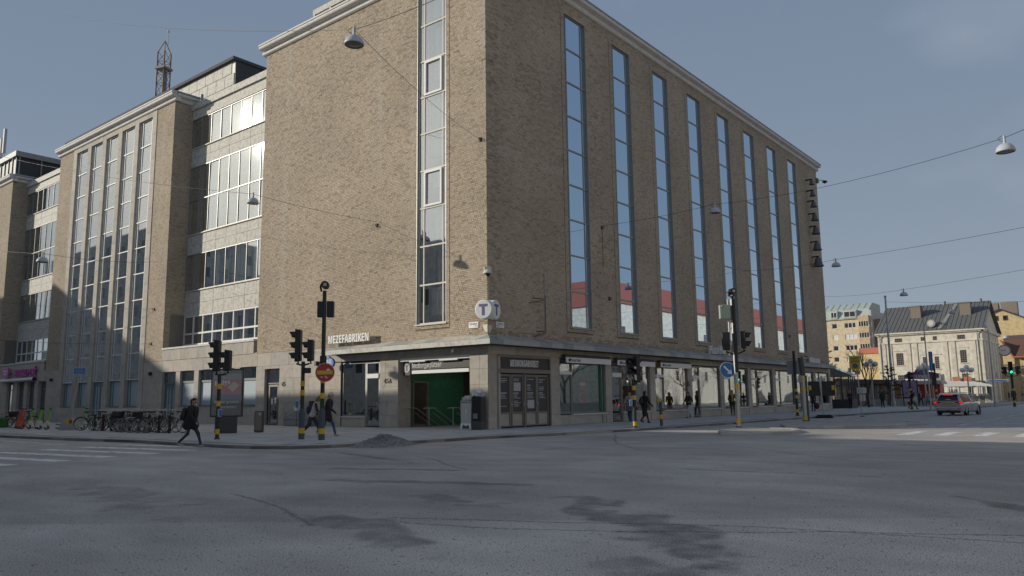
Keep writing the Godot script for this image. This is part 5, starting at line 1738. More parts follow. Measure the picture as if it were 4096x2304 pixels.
	for x in [1.7, 3.2]:
		part(b, "theatre_poster", MB.new().box(Vector3(x + 0.3, 3.2, 0.4), Vector3(1.05, 1.4, 0.05)), mat("poster_orange%d" % int(x), Color(0.42, 0.17, 0.09), 0.7))
	# --- yellow apartment block behind
	Z = -126.0
	b = thing("apartment_block", "yellow brick apartment block with glazed corner balconies and a pale green mansard roof", "building", Vector3(0, 0, Z))
	f = Face.new(Vector3.ZERO, Vector3.RIGHT, Vector3.BACK)
	holes = []
	for j in 7:
		var y := 13.9 - 2.12 * j
		if y < 0.5: break
		for q in [[-21.2, -20.2], [-18.9, -16.8], [-25.2, -24.2], [-27.8, -26.0]]: holes.append([q[0], y, q[1], y + 1.05])
	mb = MB.new()
	sheet(mb, f, -34, -16.35, 0, 15.6, holes, 0.0, 0.2)
	part(b, "wall", mb, M.apt_yellow)
	for h in holes:
		var w: float = h[2] - h[0]
		glazed(b, f, h[0], h[2], h[1], h[3], steps(h[0], h[2], 3) if w > 1.5 else [], [], -0.12, 0.1, M.frame_white, [M.win_dark, M.win_dark, M.blind][rng.randi() % 3], "window", 0.3)
	mb = MB.new()
	f.bx(mb, -16.34, 0, -3.0, -14.5, 0.2, 0.4)
	f.bx(mb, -16.3, 0.2, -1.2, -14.5, 16.0, -1.0)
	part(b, "balcony_back", mb, M.apt_yellow)
	for j in 8:
		var y := 15.1 - 2.12 * j
		if y < 0.6: break
		mb = MB.new()
		f.bx(mb, -16.34, y, -1.0, -14.45, y + 1.0, 0.35)
		part(b, "balcony", mb, M.apt_balcony)
		if j > 0: glazed(b, f, -16.3, -14.5, y + 1.02, y + 2.1, steps(-16.3, -14.5, 4), [], 0.25, 0.07, M.frame_white, M.win_dark, "balcony_glazing", 0.5)
	mb = MB.new()
	f.bx(mb, -14.44, 0, -10, -14.0, 17.1, 0.0)
	part(b, "side_fin", mb, M.light_grey)
	mb = MB.new()
	f.bx(mb, -13.98, 0, -10, -12.3, 15.4, -1.5)
	part(b, "side_wall", mb, mat("apt_side", Color(0.28, 0.2, 0.17), 0.9))
	mb = MB.new()
	mb.prism(PackedVector2Array([Vector2(0.3, 15.6), Vector2(0.0, 15.6), Vector2(-0.9, 17.5), Vector2(-3.5, 18.8), Vector2(-9, 18.8), Vector2(-9, 15.6)]), Vector3(-34, 0, 0), Vector3.BACK, Vector3.UP, Vector3(19.5, 0, 0))
	part(b, "roof", mb, M.apt_roof)
	for q in [[-21.4, -20.0], [-19.0, -16.6], [-25.6, -23.8], [-31, -28.5]]:
		var dm := node(b, "dormer")
		mb = MB.new()
		f.bx(mb, q[0], 15.75, -2.0, q[1], 17.35, 0.02)
		part(dm, "cheek", mb, M.apt_roof)
		glazed(dm, f, q[0] + 0.15, q[1] - 0.15, 16.0, 17.1, steps(q[0] + 0.15, q[1] - 0.15, 2), [], 0.03, 0.08, M.frame_white, M.win_dark, "window", 0.3)
	mb = MB.new()
	for k in 16: mb.tube([Vector3(-33.5 + k * 1.2, 17.5, -0.88), Vector3(-33.5 + k * 1.2, 18.84, -3.5)], 0.05, 4)
	part(b, "roof_seam", mb, M.zinc_pale)
	b = thing("yellow_annex", "low ochre annex with a red roof edge beside the cream building", "building", Vector3(0, 0, -119))
	part(b, "wall", MB.new().bb(Vector3(-14.5, 0, -4), Vector3(-9.0, 8.6, 0)), M.house_yellow)
	part(b, "roof", MB.new().bb(Vector3(-14.7, 8.6, -4.2), Vector3(-8.9, 9.6, 0.2)), M.terracotta)
	muntins(b, f, -10.3, -9.6, 4.0, 6.0, 1, 2, M.frame_bronze, M.win_dark)
	# --- yellow houses on the right
	b = thing("gable_house", "yellow rendered gable house with two small attic windows behind the brown roof", "building", Vector3(0, 0, -150))
	f = Face.new(Vector3.ZERO, Vector3.RIGHT, Vector3.BACK)
	mb = MB.new()
	mb.prism(PackedVector2Array([Vector2(0.5, 0), Vector2(14, 0), Vector2(14, 12.4), Vector2(3.8, 17.5), Vector2(0.5, 16.2)]), Vector3(0, 0, -14), Vector3.RIGHT, Vector3.UP, Vector3(0, 0, 14))
	part(b, "wall", mb, M.house_yellow)
	mb = MB.new()
	mb.prism(PackedVector2Array([Vector2(14.4, 12.2), Vector2(14.4, 12.5), Vector2(3.8, 17.85), Vector2(0.2, 16.4), Vector2(0.2, 16.1), Vector2(3.8, 17.5)]), Vector3(0, 0, -14.3), Vector3.RIGHT, Vector3.UP, Vector3(0, 0, 14.6))
	part(b, "roof", mb, M.sheet_black)
	for x in [2.6, 4.15]: muntins(b, Face.new(Vector3(0, 0, 0.1), Vector3.RIGHT, Vector3.BACK), x, x + 0.75, 15.45, 16.4, 1, 1, M.roof_brown, M.glass_sky)
	for q in [[2.2, 0.9], [4.9, 1.4]]:
		part(b, "chimney", MB.new().bb(Vector3(q[0] - q[1], 16, -6), Vector3(q[0] + q[1], 19.4, -4)), M.chimney_brick)
	b = thing("mansard_house", "yellow corner house with a brown tiled mansard roof and dormers down the street", "building", Vector3(0, 0, -134))
	mb = MB.new()
	mb.prism(PackedVector2Array([Vector2(5.3, 0), Vector2(7.0, 0), Vector2(7.0, 7.6), Vector2(5.3, 10.6)]), Vector3(0, 0, -14), Vector3.RIGHT, Vector3.UP, Vector3(0, 0, 14))
	part(b, "gable_wall", mb, M.house_yellow)
	part(b, "wall", MB.new().bb(Vector3(7.02, 0, -18), Vector3(16, 7.6, -0.5)), M.house_yellow)
	mb = MB.new()
	mb.quad(Vector3(6.9, 7.6, 0.2), Vector3(16.2, 7.6, 0.2), Vector3(16.2, 10.9, -2.6), Vector3(5.3, 10.9, -2.6))
	mb.quad(Vector3(5.2, 10.9, -2.6), Vector3(16.2, 10.9, -2.6), Vector3(16.2, 12.0, -9), Vector3(5.2, 12.0, -9))
	part(b, "roof", mb, M.roof_brown)
	part(b, "verge", MB.new().tube([Vector3(5.2, 10.7, 0.1), Vector3(6.95, 7.6, 0.25), Vector3(16, 7.5, 0.25)], 0.16, 5), M.terracotta)
	for x in [9.2, 11.6]:
		var dm := node(b, "dormer")
		part(dm, "cheek", MB.new().bb(Vector3(x - 0.55, 8.2, -2.5), Vector3(x + 0.55, 9.9, -0.4)), M.roof_brown)
		muntins(dm, Face.new(Vector3(0, 0, -0.38), Vector3.RIGHT, Vector3.BACK), x - 0.4, x + 0.4, 8.4, 9.7, 2, 2, M.frame_white, M.glass_sky)
	for k in 6:
		for j in 2: muntins(b, Face.new(Vector3(0, 0, -0.48), Vector3.RIGHT, Vector3.BACK), 7.6 + k * 1.25, 8.1 + k * 1.25, 1.2 + j * 3.2, 3.2 + j * 3.2, 1, 2, M.frame_bronze, M.win_dark)
	part(b, "downpipe", MB.new().tube([Vector3(9.6, 7.4, -0.3), Vector3(9.3, 6.9, -0.42), Vector3(9.3, 0, -0.42)], 0.07), M.sheet_black)
	var ck := thing("wall_clock", "round white clock with a dark rim hung at the cream building's corner", "clock", Vector3(6.75, 8.4, -124.5))
	part(ck, "face", MB.new().cyl(Vector3(0, 0, 0), Vector3(0, 0, 0.2), 0.85, 0.85, 24), M.white)
	part(ck, "rim", MB.new().torus(Vector3(0, 0, 0.2), Vector3.BACK, 0.88, 0.08, 24, 6), M.frame_bronze)
	part(ck, "hand", MB.new().box(Vector3(-0.25, 0.02, 0.22), Vector3(0.55, 0.06, 0.03)), M.black)
	part(ck, "hand", MB.new().box(Vector3(0.12, 0.1, 0.22), Vector3(0.06, 0.3, 0.03)), M.black)
	# far ends so that the street does not run into empty ground
	block("end_house", "pale house closing the far end of the main street", Vector3(-40, 0, -240), Vector3(30, 13, -225), M.render_pale, M.sheet_black, 3.0, ["s"])
	# tower crane behind the roofs
	var c := thing("tower_crane", "yellow and rust lattice mast of a tower crane above the rooftops", "crane", Vector3(-75, 24, -20), 0.35)
	var w := 0.58
	var cm := mat("crane_rust", Color(0.24, 0.12, 0.05), 0.7)
	mb = MB.new()
	for q in [[-w, -w], [w, -w], [w, w], [-w, w]]: mb.cyl(Vector3(q[0], 0, q[1]), Vector3(q[0], 24.6, q[1]), 0.09)
	part(c, "chord", mb, cm)
	for k in 16:
		var y := k * 1.55
		mb = MB.new()
		var cn := [Vector3(-w, y, -w), Vector3(w, y, -w), Vector3(w, y, w), Vector3(-w, y, w)]
		for i in 4:
			mb.tube([cn[i], cn[(i + 1) % 4]], 0.045, 4)
			mb.tube([cn[i], cn[(i + 1) % 4] + Vector3(0, 1.55, 0)] if k % 2 else [cn[(i + 1) % 4], cn[i] + Vector3(0, 1.55, 0)], 0.04, 4)
		part(c, "bracing", mb, cm)
	part(c, "ladder_shaft", MB.new().cyl(Vector3(0.35, 0, 0), Vector3(0.35, 22.4, 0), 0.24), M.grey)
	part(c, "platform", MB.new().bb(Vector3(-0.8, 22.2, -0.8), Vector3(0.8, 22.5, 0.8)), M.grey)
	part(c, "collar", MB.new().bb(Vector3(-0.75, 15.2, -0.75), Vector3(0.75, 16.4, 0.75)), cm)
	mb = MB.new()
	for q in [[-w, -w], [w, -w], [w, w], [-w, w]]: mb.tube([Vector3(q[0], 24.6, q[1]), Vector3(0, 26.4, 0)], 0.06, 5)
	part(c, "apex", mb, cm)
	mb = MB.new()
	mb.tube([Vector3(0.5, 25.2, 0), Vector3(0.5, 27.6, 0)], 0.04)
	mb.ball(Vector3(0.5, 27.7, 0), Vector3(0.12, 0.25, 0.12))
	part(c, "wind_gauge", mb, M.light_grey)
	mb = MB.new()
	for y in [0.0, 0.5, 1.0]: mb.tube([Vector3(1.0, 15.4 + y * 1.7, 0.9), Vector3(2.2, 15.4 + y * 1.7, 0.9), Vector3(2.2, 15.4 + y * 1.7, -0.9), Vector3(1.0, 15.4 + y * 1.7, -0.9)], 0.03, 4)
	for q in [[2.2, 0.9], [2.2, -0.9], [1.6, 0.9]]: mb.tube([Vector3(q[0], 15.2, q[1]), Vector3(q[0], 17.2, q[1])], 0.03, 4)
	mb.bb(Vector3(1.1, 15.1, -0.9), Vector3(2.2, 15.5, 0.9))
	part(c, "basket", mb, M.dark_grey)

func square() -> void:
	# trees in front of the square
	bare_tree("young_tree", "slender bare tree behind the loading bay sign", Vector3(0.6, 0, -63), 6.6, 7, "", 0.45, 5)
	pine("pine_tree", "small open pine by the far corner of the brick building", Vector3(-2.4, 0, -59), 6.8, 3)
	pine("pine_tree", "bushy low pine behind the slender bare tree", Vector3(1.6, 0, -68), 4.6, 9)
	# glazed kiosk with a sloped glass roof
	var t := thing("glass_kiosk", "dark glazed lift kiosk with a sloping glass roof beyond the library window", "kiosk", Vector3(-1.2, 0, -57.5))
	part(t, "base", MB.new().bb(Vector3(-2.4, 0, -2.4), Vector3(1.5, 0.9, 0)), M.dark_grey)
	var g := MB.new()
	g.bb(Vector3(-2.3, 0.9, -2.3), Vector3(1.4, 3.3, -0.1))
	part(t, "glazing", g, M.glass_shop)
	for k in 6: part(t, "post", MB.new().bb(Vector3(-2.35 + k * 0.74, 0.9, -0.12), Vector3(-2.25 + k * 0.74, 3.3, 0.0)), M.frame_dark)
	for k in 4: part(t, "post", MB.new().bb(Vector3(1.38, 0.9, -2.3 + k * 0.7), Vector3(1.46, 3.3, -2.2 + k * 0.7)), M.frame_dark)
	var r := MB.new()
	r.prism(PackedVector2Array([Vector2(-2.6, 3.3), Vector2(1.8, 3.3), Vector2(1.8, 3.4), Vector2(-0.6, 4.5), Vector2(-2.6, 4.6)]), Vector3(0, 0, -2.5), Vector3.RIGHT, Vector3.UP, Vector3(0, 0, 2.7))
	part(t, "roof", r, M.glass_sky)
	# timber and tarpaulin sheds of the winter market
	t = thing("market_hut", "brown plank market hut with an air unit on its wall", "hut", Vector3(-4.5, 0, -79))
	part(t, "wall", MB.new().bb(Vector3(-3, 0, -3), Vector3(4.2, 2.7, 0)), mat("hut_brown", Color(0.2, 0.1, 0.055), 0.9))
	for k in 24: part(t, "plank", MB.new().bb(Vector3(-2.98 + k * 0.3, 0.1, 0), Vector3(-2.74 + k * 0.3, 2.6, 0.03)), [M.hut_brown, M.frame_bronze, M.grey][(k * 7) % 3])
	part(t, "roof", MB.new().prism(PackedVector2Array([Vector2(-3.5, 2.7), Vector2(4.7, 2.7), Vector2(4.0, 3.2), Vector2(-3.0, 3.5)]), Vector3(0, 0, -3.2), Vector3.RIGHT, Vector3.UP, Vector3(0, 0, 3.6)), M.roof_felt)
	var ac := node(t, "air_unit", Vector3(0.3, 1.9, 0.12))
	part(ac, "case", MB.new().bevel(Vector3.ZERO, Vector3(1.1, 0.75, 0.3), 0.03), M.white)
	part(ac, "fan_grille", MB.new().torus(Vector3(-0.15, 0, 0.16), Vector3.BACK, 0.24, 0.03, 18, 5), M.grey)
	part(t, "notice", MB.new().box(Vector3(0.3, 1.0, 0.06), Vector3(0.75, 0.9, 0.04)), M.white)
	# hoarding panels
	for k in 7:
		t = thing("hoarding_panel", "grey sheet hoarding panel along the square", "hoarding", Vector3(-4.4 + k * 0.42, 0, -64.2 - k * 1.55), -1.3, "grey hoarding panels along the square")
		part(t, "sheet", MB.new().bb(Vector3(-0.8, 0.08, 0), Vector3(0.8, 1.48, 0.05)), M.grey if k % 2 else M.frame_steel)
		for x in [-0.78, -0.26, 0.26, 0.78]: part(t, "rib", MB.new().bb(Vector3(x - 0.03, 0.08, 0.05), Vector3(x + 0.03, 1.5, 0.09)), M.light_grey)
		part(t, "foot", MB.new().bb(Vector3(-0.85, 0, -0.3), Vector3(0.85, 0.08, 0.35)), M.dark_grey)
	# concrete blocks
	for k in 4:
		t = thing("concrete_block", "rough pale concrete road block in front of the red kiosk", "road block", Vector3(-1.4 + k * 2.1, 0, -75 - k * 1.2), 0.1 * k, "concrete road blocks on the square")
		part(t, "block", MB.new().prism(PackedVector2Array([Vector2(-0.95, 0), Vector2(0.95, 0), Vector2(0.85, 0.45), Vector2(0.5, 0.85), Vector2(-0.6, 0.8), Vector2(-0.9, 0.4)]), Vector3(0, 0, -0.35), Vector3.RIGHT, Vector3.UP, Vector3(0, 0, 0.7)), M.concrete)
		part(t, "lifting_eye", MB.new().torus(Vector3(0, 0.84, 0), Vector3.BACK, 0.08, 0.02, 10, 5), M.seal)
	# red kiosk
	t = thing("food_kiosk", "red food kiosk with a white roof edge and lit menu pictures", "kiosk", Vector3(-0.2, 0, -83))
	part(t, "wall", MB.new().bb(Vector3(-2.6, 0, -2.5), Vector3(4.3, 2.6, 0)), M.red)
	part(t, "roof", MB.new().prism(PackedVector2Array([Vector2(-3.1, 2.6), Vector2(4.7, 2.6), Vector2(4.5, 3.05), Vector2(-2.8, 3.05)]), Vector3(0, 0, -2.8), Vector3.RIGHT, Vector3.UP, Vector3(0, 0, 3.3)), M.light_grey)
	part(t, "hatch", MB.new().bb(Vector3(-0.6, 0.9, 0.0), Vector3(1.9, 2.3, 0.04)), M.white)
	for q in [[-1.3, 1.5, 1.0, 0.9], [0.7, 1.7, 1.4, 0.7]]: part(t, "menu_picture", MB.new().box(Vector3(q[0], q[1], 0.06), Vector3(q[2], q[3], 0.04)), M.poster1)
	part(t, "stripe", MB.new().bb(Vector3(-2.62, 0.4, -0.02), Vector3(4.32, 0.8, 0.03)), M.white)
	# market stalls behind, glinting netting
	for k in 4:
		t = thing("market_stall", "white canopied market stall before the cream building", "stall", Vector3(4.0 + k * 0.3, 0, -92 - k * 3.5), 0.15, "white market stalls before the cream building")
		part(t, "canopy", MB.new().prism(PackedVector2Array([Vector2(-2.4, 2.3), Vector2(2.4, 2.3), Vector2(2.2, 2.6), Vector2(0, 3.1), Vector2(-2.2, 2.6)]), Vector3(0, 0, -1.5), Vector3.RIGHT, Vector3.UP, Vector3(0, 0, 3.0)), M.plaster)
		for x in [-2.2, 2.2]:
			for z in [-1.4, 1.4]: part(t, "post", MB.new().cyl(Vector3(x, 0, z), Vector3(x, 2.4, z), 0.05), M.light_grey)
		part(t, "counter", MB.new().bb(Vector3(-2.1, 0, 0.8), Vector3(2.1, 1.0, 1.3)), [M.frame_bronze, M.concrete][k % 2])
		for x in 5: part(t, "goods", MB.new().bevel(Vector3(-1.6 + x * 0.8, 1.15, 1.0), Vector3(0.55, 0.3, 0.4), 0.04), [M.frost, M.yellow, M.terracotta, M.white, M.curtain][x])
	# advertising screen and its amusement sign behind
	t = thing("ad_screen", "tall violet advertising screen on two dark posts", "advertising screen", Vector3(3.1, 0, -71.3), -0.1)
	part(t, "case", MB.new().bevel(Vector3(0, 1.95, 0), Vector3(1.75, 2.05, 0.18), 0.02), M.black)
	var sc := mat("screen_violet", Color(0.34, 0.26, 0.42), 0.3)
	part(t, "screen", MB.new().box(Vector3(0, 1.95, 0.095), Vector3(1.5, 1.85, 0.01)), sc)
	for q in [[0.35, 0.25], [0.1, 0.7], [0.0, 0.9], [-0.15, 0.6]]: part(t, "print_line", MB.new().box(Vector3(0, 2.1 + q[0], 0.103), Vector3(q[1], 0.05, 0.006)), mat("print_violet", Color(0.12, 0.06, 0.18), 0.6))
	for x in [-0.42, 0.0, 0.42]: part(t, "print_dot", MB.new().cyl(Vector3(x, 1.5, 0.1), Vector3(x, 1.5, 0.106), 0.08, 0.08, 10), M.black)
	for x in [-0.8, 0.8]: part(t, "post", MB.new().cyl(Vector3(x, 0, 0), Vector3(x, 1.0, 0), 0.05), M.black)
	t = thing("candy_sign", "violet and white crown shaped sign reading LYKS above the kiosk", "sign", Vector3(2.9, 3.2, -79))
	part(t, "panel", MB.new().prism(PackedVector2Array([Vector2(-1.9, 0.1), Vector2(-1.2, 0.0), Vector2(1.2, 0.0), Vector2(1.9, 0.1), Vector2(1.95, 0.6), Vector2(1.3, 0.85), Vector2(0.8, 0.9), Vector2(0.35, 1.5), Vector2(-0.35, 1.5), Vector2(-0.8, 0.9), Vector2(-1.4, 0.85), Vector2(-1.95, 0.55)]), Vector3.ZERO, Vector3.RIGHT, Vector3.UP, Vector3(0, 0, 0.1)), mat("sign_violet", Color(0.18, 0.09, 0.22), 0.6))
	part(t, "plate", MB.new().box(Vector3(0, 0.3, 0.12), Vector3(1.9, 0.5, 0.03)), M.screen_violet)
	words(t, "lettering", "LYKS", 0.42, 0.03, M.white, Transform3D(Basis.IDENTITY, Vector3(0, 0.3, 0.16)), "Droid Sans", 700)
	part(t, "post", MB.new().cyl(Vector3(-1.0, -3.2, 0.05), Vector3(-1.0, 0.1, 0.05), 0.06), M.grey)
	part(t, "post", MB.new().cyl(Vector3(1.0, -3.2, 0.05), Vector3(1.0, 0.1, 0.05), 0.06), M.grey)
	for k in 2: part(t, "leg_figure", MB.new().tube([Vector3(-0.35 + k * 0.6, 0.9, 0.12), Vector3(-0.1 + k * 0.5, 1.6, 0.12)], 0.12, 6), M.screen_violet)
	# globe lamps
	var gm := mat("globe", Color(0.78, 0.76, 0.72), 0.3)
	for q in [[3.6, -77.0, 4.5, "beside the violet crown sign"], [7.1, -84.0, 4.3, "before the theatre posters"], [-0.4, -69.0, 4.9, "by the bare tree"]]:
		t = thing("globe_lamp", "lamp post carrying four white glass globes " + q[3], "street lamp", Vector3(q[0], 0, q[1]))
		part(t, "post", MB.new().cyl(Vector3.ZERO, Vector3(0, q[2], 0), 0.1, 0.07), M.galvanised)
		for k in 4:
			var a := PI / 2 * k + 0.4
			var o := Vector3(cos(a), 0, sin(a)) * 0.62
			part(t, "arm", MB.new().tube([Vector3(0, q[2] - 0.5, 0), o * 0.7 + Vector3(0, q[2] - 0.6, 0), o + Vector3(0, q[2] - 0.3, 0)], 0.025, 5), M.galvanised)
			part(t, "globe", MB.new().ball(o + Vector3(0, q[2], 0), Vector3.ONE * 0.3), gm)
		part(t, "globe", MB.new().ball(Vector3(0, q[2] + 0.35, 0), Vector3.ONE * 0.3), gm)
	# tall poles
	for q in [[1.69, -69.3, 12.7, 0.13, "tall grey lighting mast by the hoarding"], [10.7, -41.9, 7.5, 0.05, "slim white flagpole rising from the pavement before the taxi"], [12.6, -62.0, 7.6, 0.07, "slim white flagpole beyond the taxi roof"]]:
		t = thing("tall_pole", q[4], "pole", Vector3(q[0], 0, q[1]))
		part(t, "shaft", MB.new().cyl(Vector3.ZERO, Vector3(0, q[2], 0), q[3] * 1.3, q[3] * 0.75, 12), M.galvanised)
		part(t, "finial", MB.new().ball(Vector3(0, q[2], 0), Vector3.ONE * q[3] * 1.2, 8, 6), M.galvanised)
		part(t, "collar", MB.new().cyl(Vector3(0, 0, 0), Vector3(0, 0.5, 0), q[3] * 1.7), M.galvanised)
	t = thing("banner_post", "blue vertical street banner on a slim post near the crossing signal", "sign", Vector3(7.9, 0, -58.5))
	part(t, "post", MB.new().cyl(Vector3.ZERO, Vector3(0, 5.6, 0), 0.05), M.galvanised)
	part(t, "banner", MB.new().bevel(Vector3(0, 4.6, 0), Vector3(0.35, 1.9, 0.08), 0.02), M.blue)
	t = thing("fingerpost", "white pedestrian direction post with blue panel behind the taxi", "sign", Vector3(11.0, 0, -88))
	part(t, "post", MB.new().cyl(Vector3.ZERO, Vector3(0, 3.1, 0), 0.05), M.light_grey)
	part(t, "panel", MB.new().box(Vector3(-1.2, 2.95, 0), Vector3(2.4, 0.3, 0.05)), M.light_grey)
	part(t, "print", MB.new().box(Vector3(-1.2, 2.95, 0.03), Vector3(2.0, 0.12, 0.01)), M.blue)
	# grey arched shelter at the cream building's foot
	t = thing("bus_shelter", "dark curved shelter at the foot of the cream building", "shelter", Vector3(5.6, 0, -103))
	part(t, "shell", MB.new().prism(PackedVector2Array([Vector2(-1.2, 0), Vector2(-1.2, 2.4), Vector2(-0.5, 3.2), Vector2(0.5, 3.2), Vector2(1.2, 2.4), Vector2(1.2, 0), Vector2(1.0, 0), Vector2(1.0, 2.3), Vector2(0.4, 3.0), Vector2(-0.4, 3.0), Vector2(-1.0, 2.3), Vector2(-1.0, 0)]), Vector3(0, 0, -1.6), Vector3.RIGHT, Vector3.UP, Vector3(0, 0, 2.2)), M.dark_grey)
	part(t, "seat", MB.new().bb(Vector3(-0.9, 0.42, -1.4), Vector3(0.9, 0.5, -1.0)), M.grey)

func pine(called: String, label: String, at: Vector3, h: float, sd: int) -> void:
	var t := thing(called, label, "tree", at)
	var r := RandomNumberGenerator.new(); r.seed = sd
	var bark: Material = M.bark
	var m := M.get("needles") as StandardMaterial3D
	if m == null:
		m = mat("needles", Color(1, 1, 1), 0.85)
		m.vertex_color_use_as_albedo = true
	part(t, "trunk", MB.new().tube([Vector3.ZERO, Vector3(0.1, h * 0.4, 0), Vector3(-0.05, h, 0)], h * 0.012, 7), bark)
	var limbs := MB.new(); var nd := MB.new()
	for k in 34:
		var y := h * lerpf(0.28, 0.98, float(k) / 34)
		var L := (h - y) * 0.32 + 0.45
		var a := r.randf() * TAU
		var d := Vector3(cos(a), r.randf_range(-0.05, 0.5), sin(a)).normalized()
		var e := Vector3(0, y, 0) + d * L * r.randf_range(0.6, 1.1)
		limbs.tube([Vector3(0, y, 0), e], 0.02, 4, false)
		for q in 3:
			var c := Vector3(0, y, 0).lerp(e, [0.55, 0.8, 1.0][q])
			for i in 16:
				var v := Vector3(r.randfn(), absf(r.randfn()) * 0.9, r.randfn()).normalized() * r.randf_range(0.12, 0.3)
				var g := r.randf_range(0.5, 1.3)
				nd.col = Color(0.05 * g, 0.065 * g, 0.035 * g)
				var w := v.cross(Vector3(r.randfn(), r.randfn(), r.randfn())).normalized() * 0.025
				nd.tri(c - w, c + w, c + v)
	part(t, "limbs", limbs, bark)
	part(t, "crown", nd, m)

func bands(t: Node, r: float, hs: Array) -> void:
	for h in hs: part(t, "reflective_band", MB.new().cyl(Vector3(0, h - 0.1, 0), Vector3(0, h + 0.1, 0), r + 0.006, r + 0.006, 14), M.yellow)

func signal_head(t: Node, at: Vector3, yaw: float, lamps: int, lit := -1, back := false) -> void:
	# a signal head hung at `at` (its bottom), facing local +z turned by yaw
	var h := node(t, "signal_head", at)
	h.rotation.y = yaw
	var H := 0.4 * lamps
	part(h, "housing", MB.new().bevel(Vector3(0, H / 2, -0.06), Vector3(0.34, H, 0.2), 0.03), M.black)
	part(h, "backing_plate", MB.new().bevel(Vector3(0, H / 2, 0.03), Vector3(0.36, H + 0.04, 0.02), 0.005), M.dark_grey)
	for k in lamps:
		var c := Vector3(0, H - 0.2 - 0.4 * k, 0.045)
		var m: Material = M.lens_dark
		if k == lit: m = M.lens_green
		part(h, "lens", MB.new().ball(c, Vector3(0.125, 0.125, 0.03), 14, 8), m)
		var v := MB.new()
		var pr := 12
		for i in pr:                     # visor: three quarters of a tube, longer above
			var a0 := deg_to_rad(-35.0) + deg_to_rad(250.0) * i / pr; var a1 := deg_to_rad(-35.0) + deg_to_rad(250.0) * (i + 1) / pr
			var l0 := 0.14 + 0.12 * maxf(0, sin(a0)); var l1 := 0.14 + 0.12 * maxf(0, sin(a1))
			var p := Vector3(cos(a0), sin(a0), 0) * 0.145; var q := Vector3(cos(a1), sin(a1), 0) * 0.145
			v.quad(c + p, c + p + Vector3(0, -0.02, l0), c + q + Vector3(0, -0.02, l1), c + q)
			v.quad(c + q * 0.95, c + q * 0.95 + Vector3(0, -0.02, l1), c + p * 0.95 + Vector3(0, -0.02, l0), c + p * 0.95)
		part(h, "visor", v, M.black)
	if lit >= 0:
		var sl := OmniLight3D.new()
		sl.name = "glow"
		h.add_child(sl)
		sl.position = Vector3(0, H - 0.2 - 0.4 * lit, 0.12)
		sl.light_color = Color(0.2, 1.0, 0.75)
		sl.light_energy = 0.05
		sl.light_size = 0.1
		sl.shadow_enabled = true
	part(h, "mount", MB.new().tube([Vector3(0, 0.02, -0.06), Vector3(0, -0.12, -0.06)], 0.03, 6), M.black)

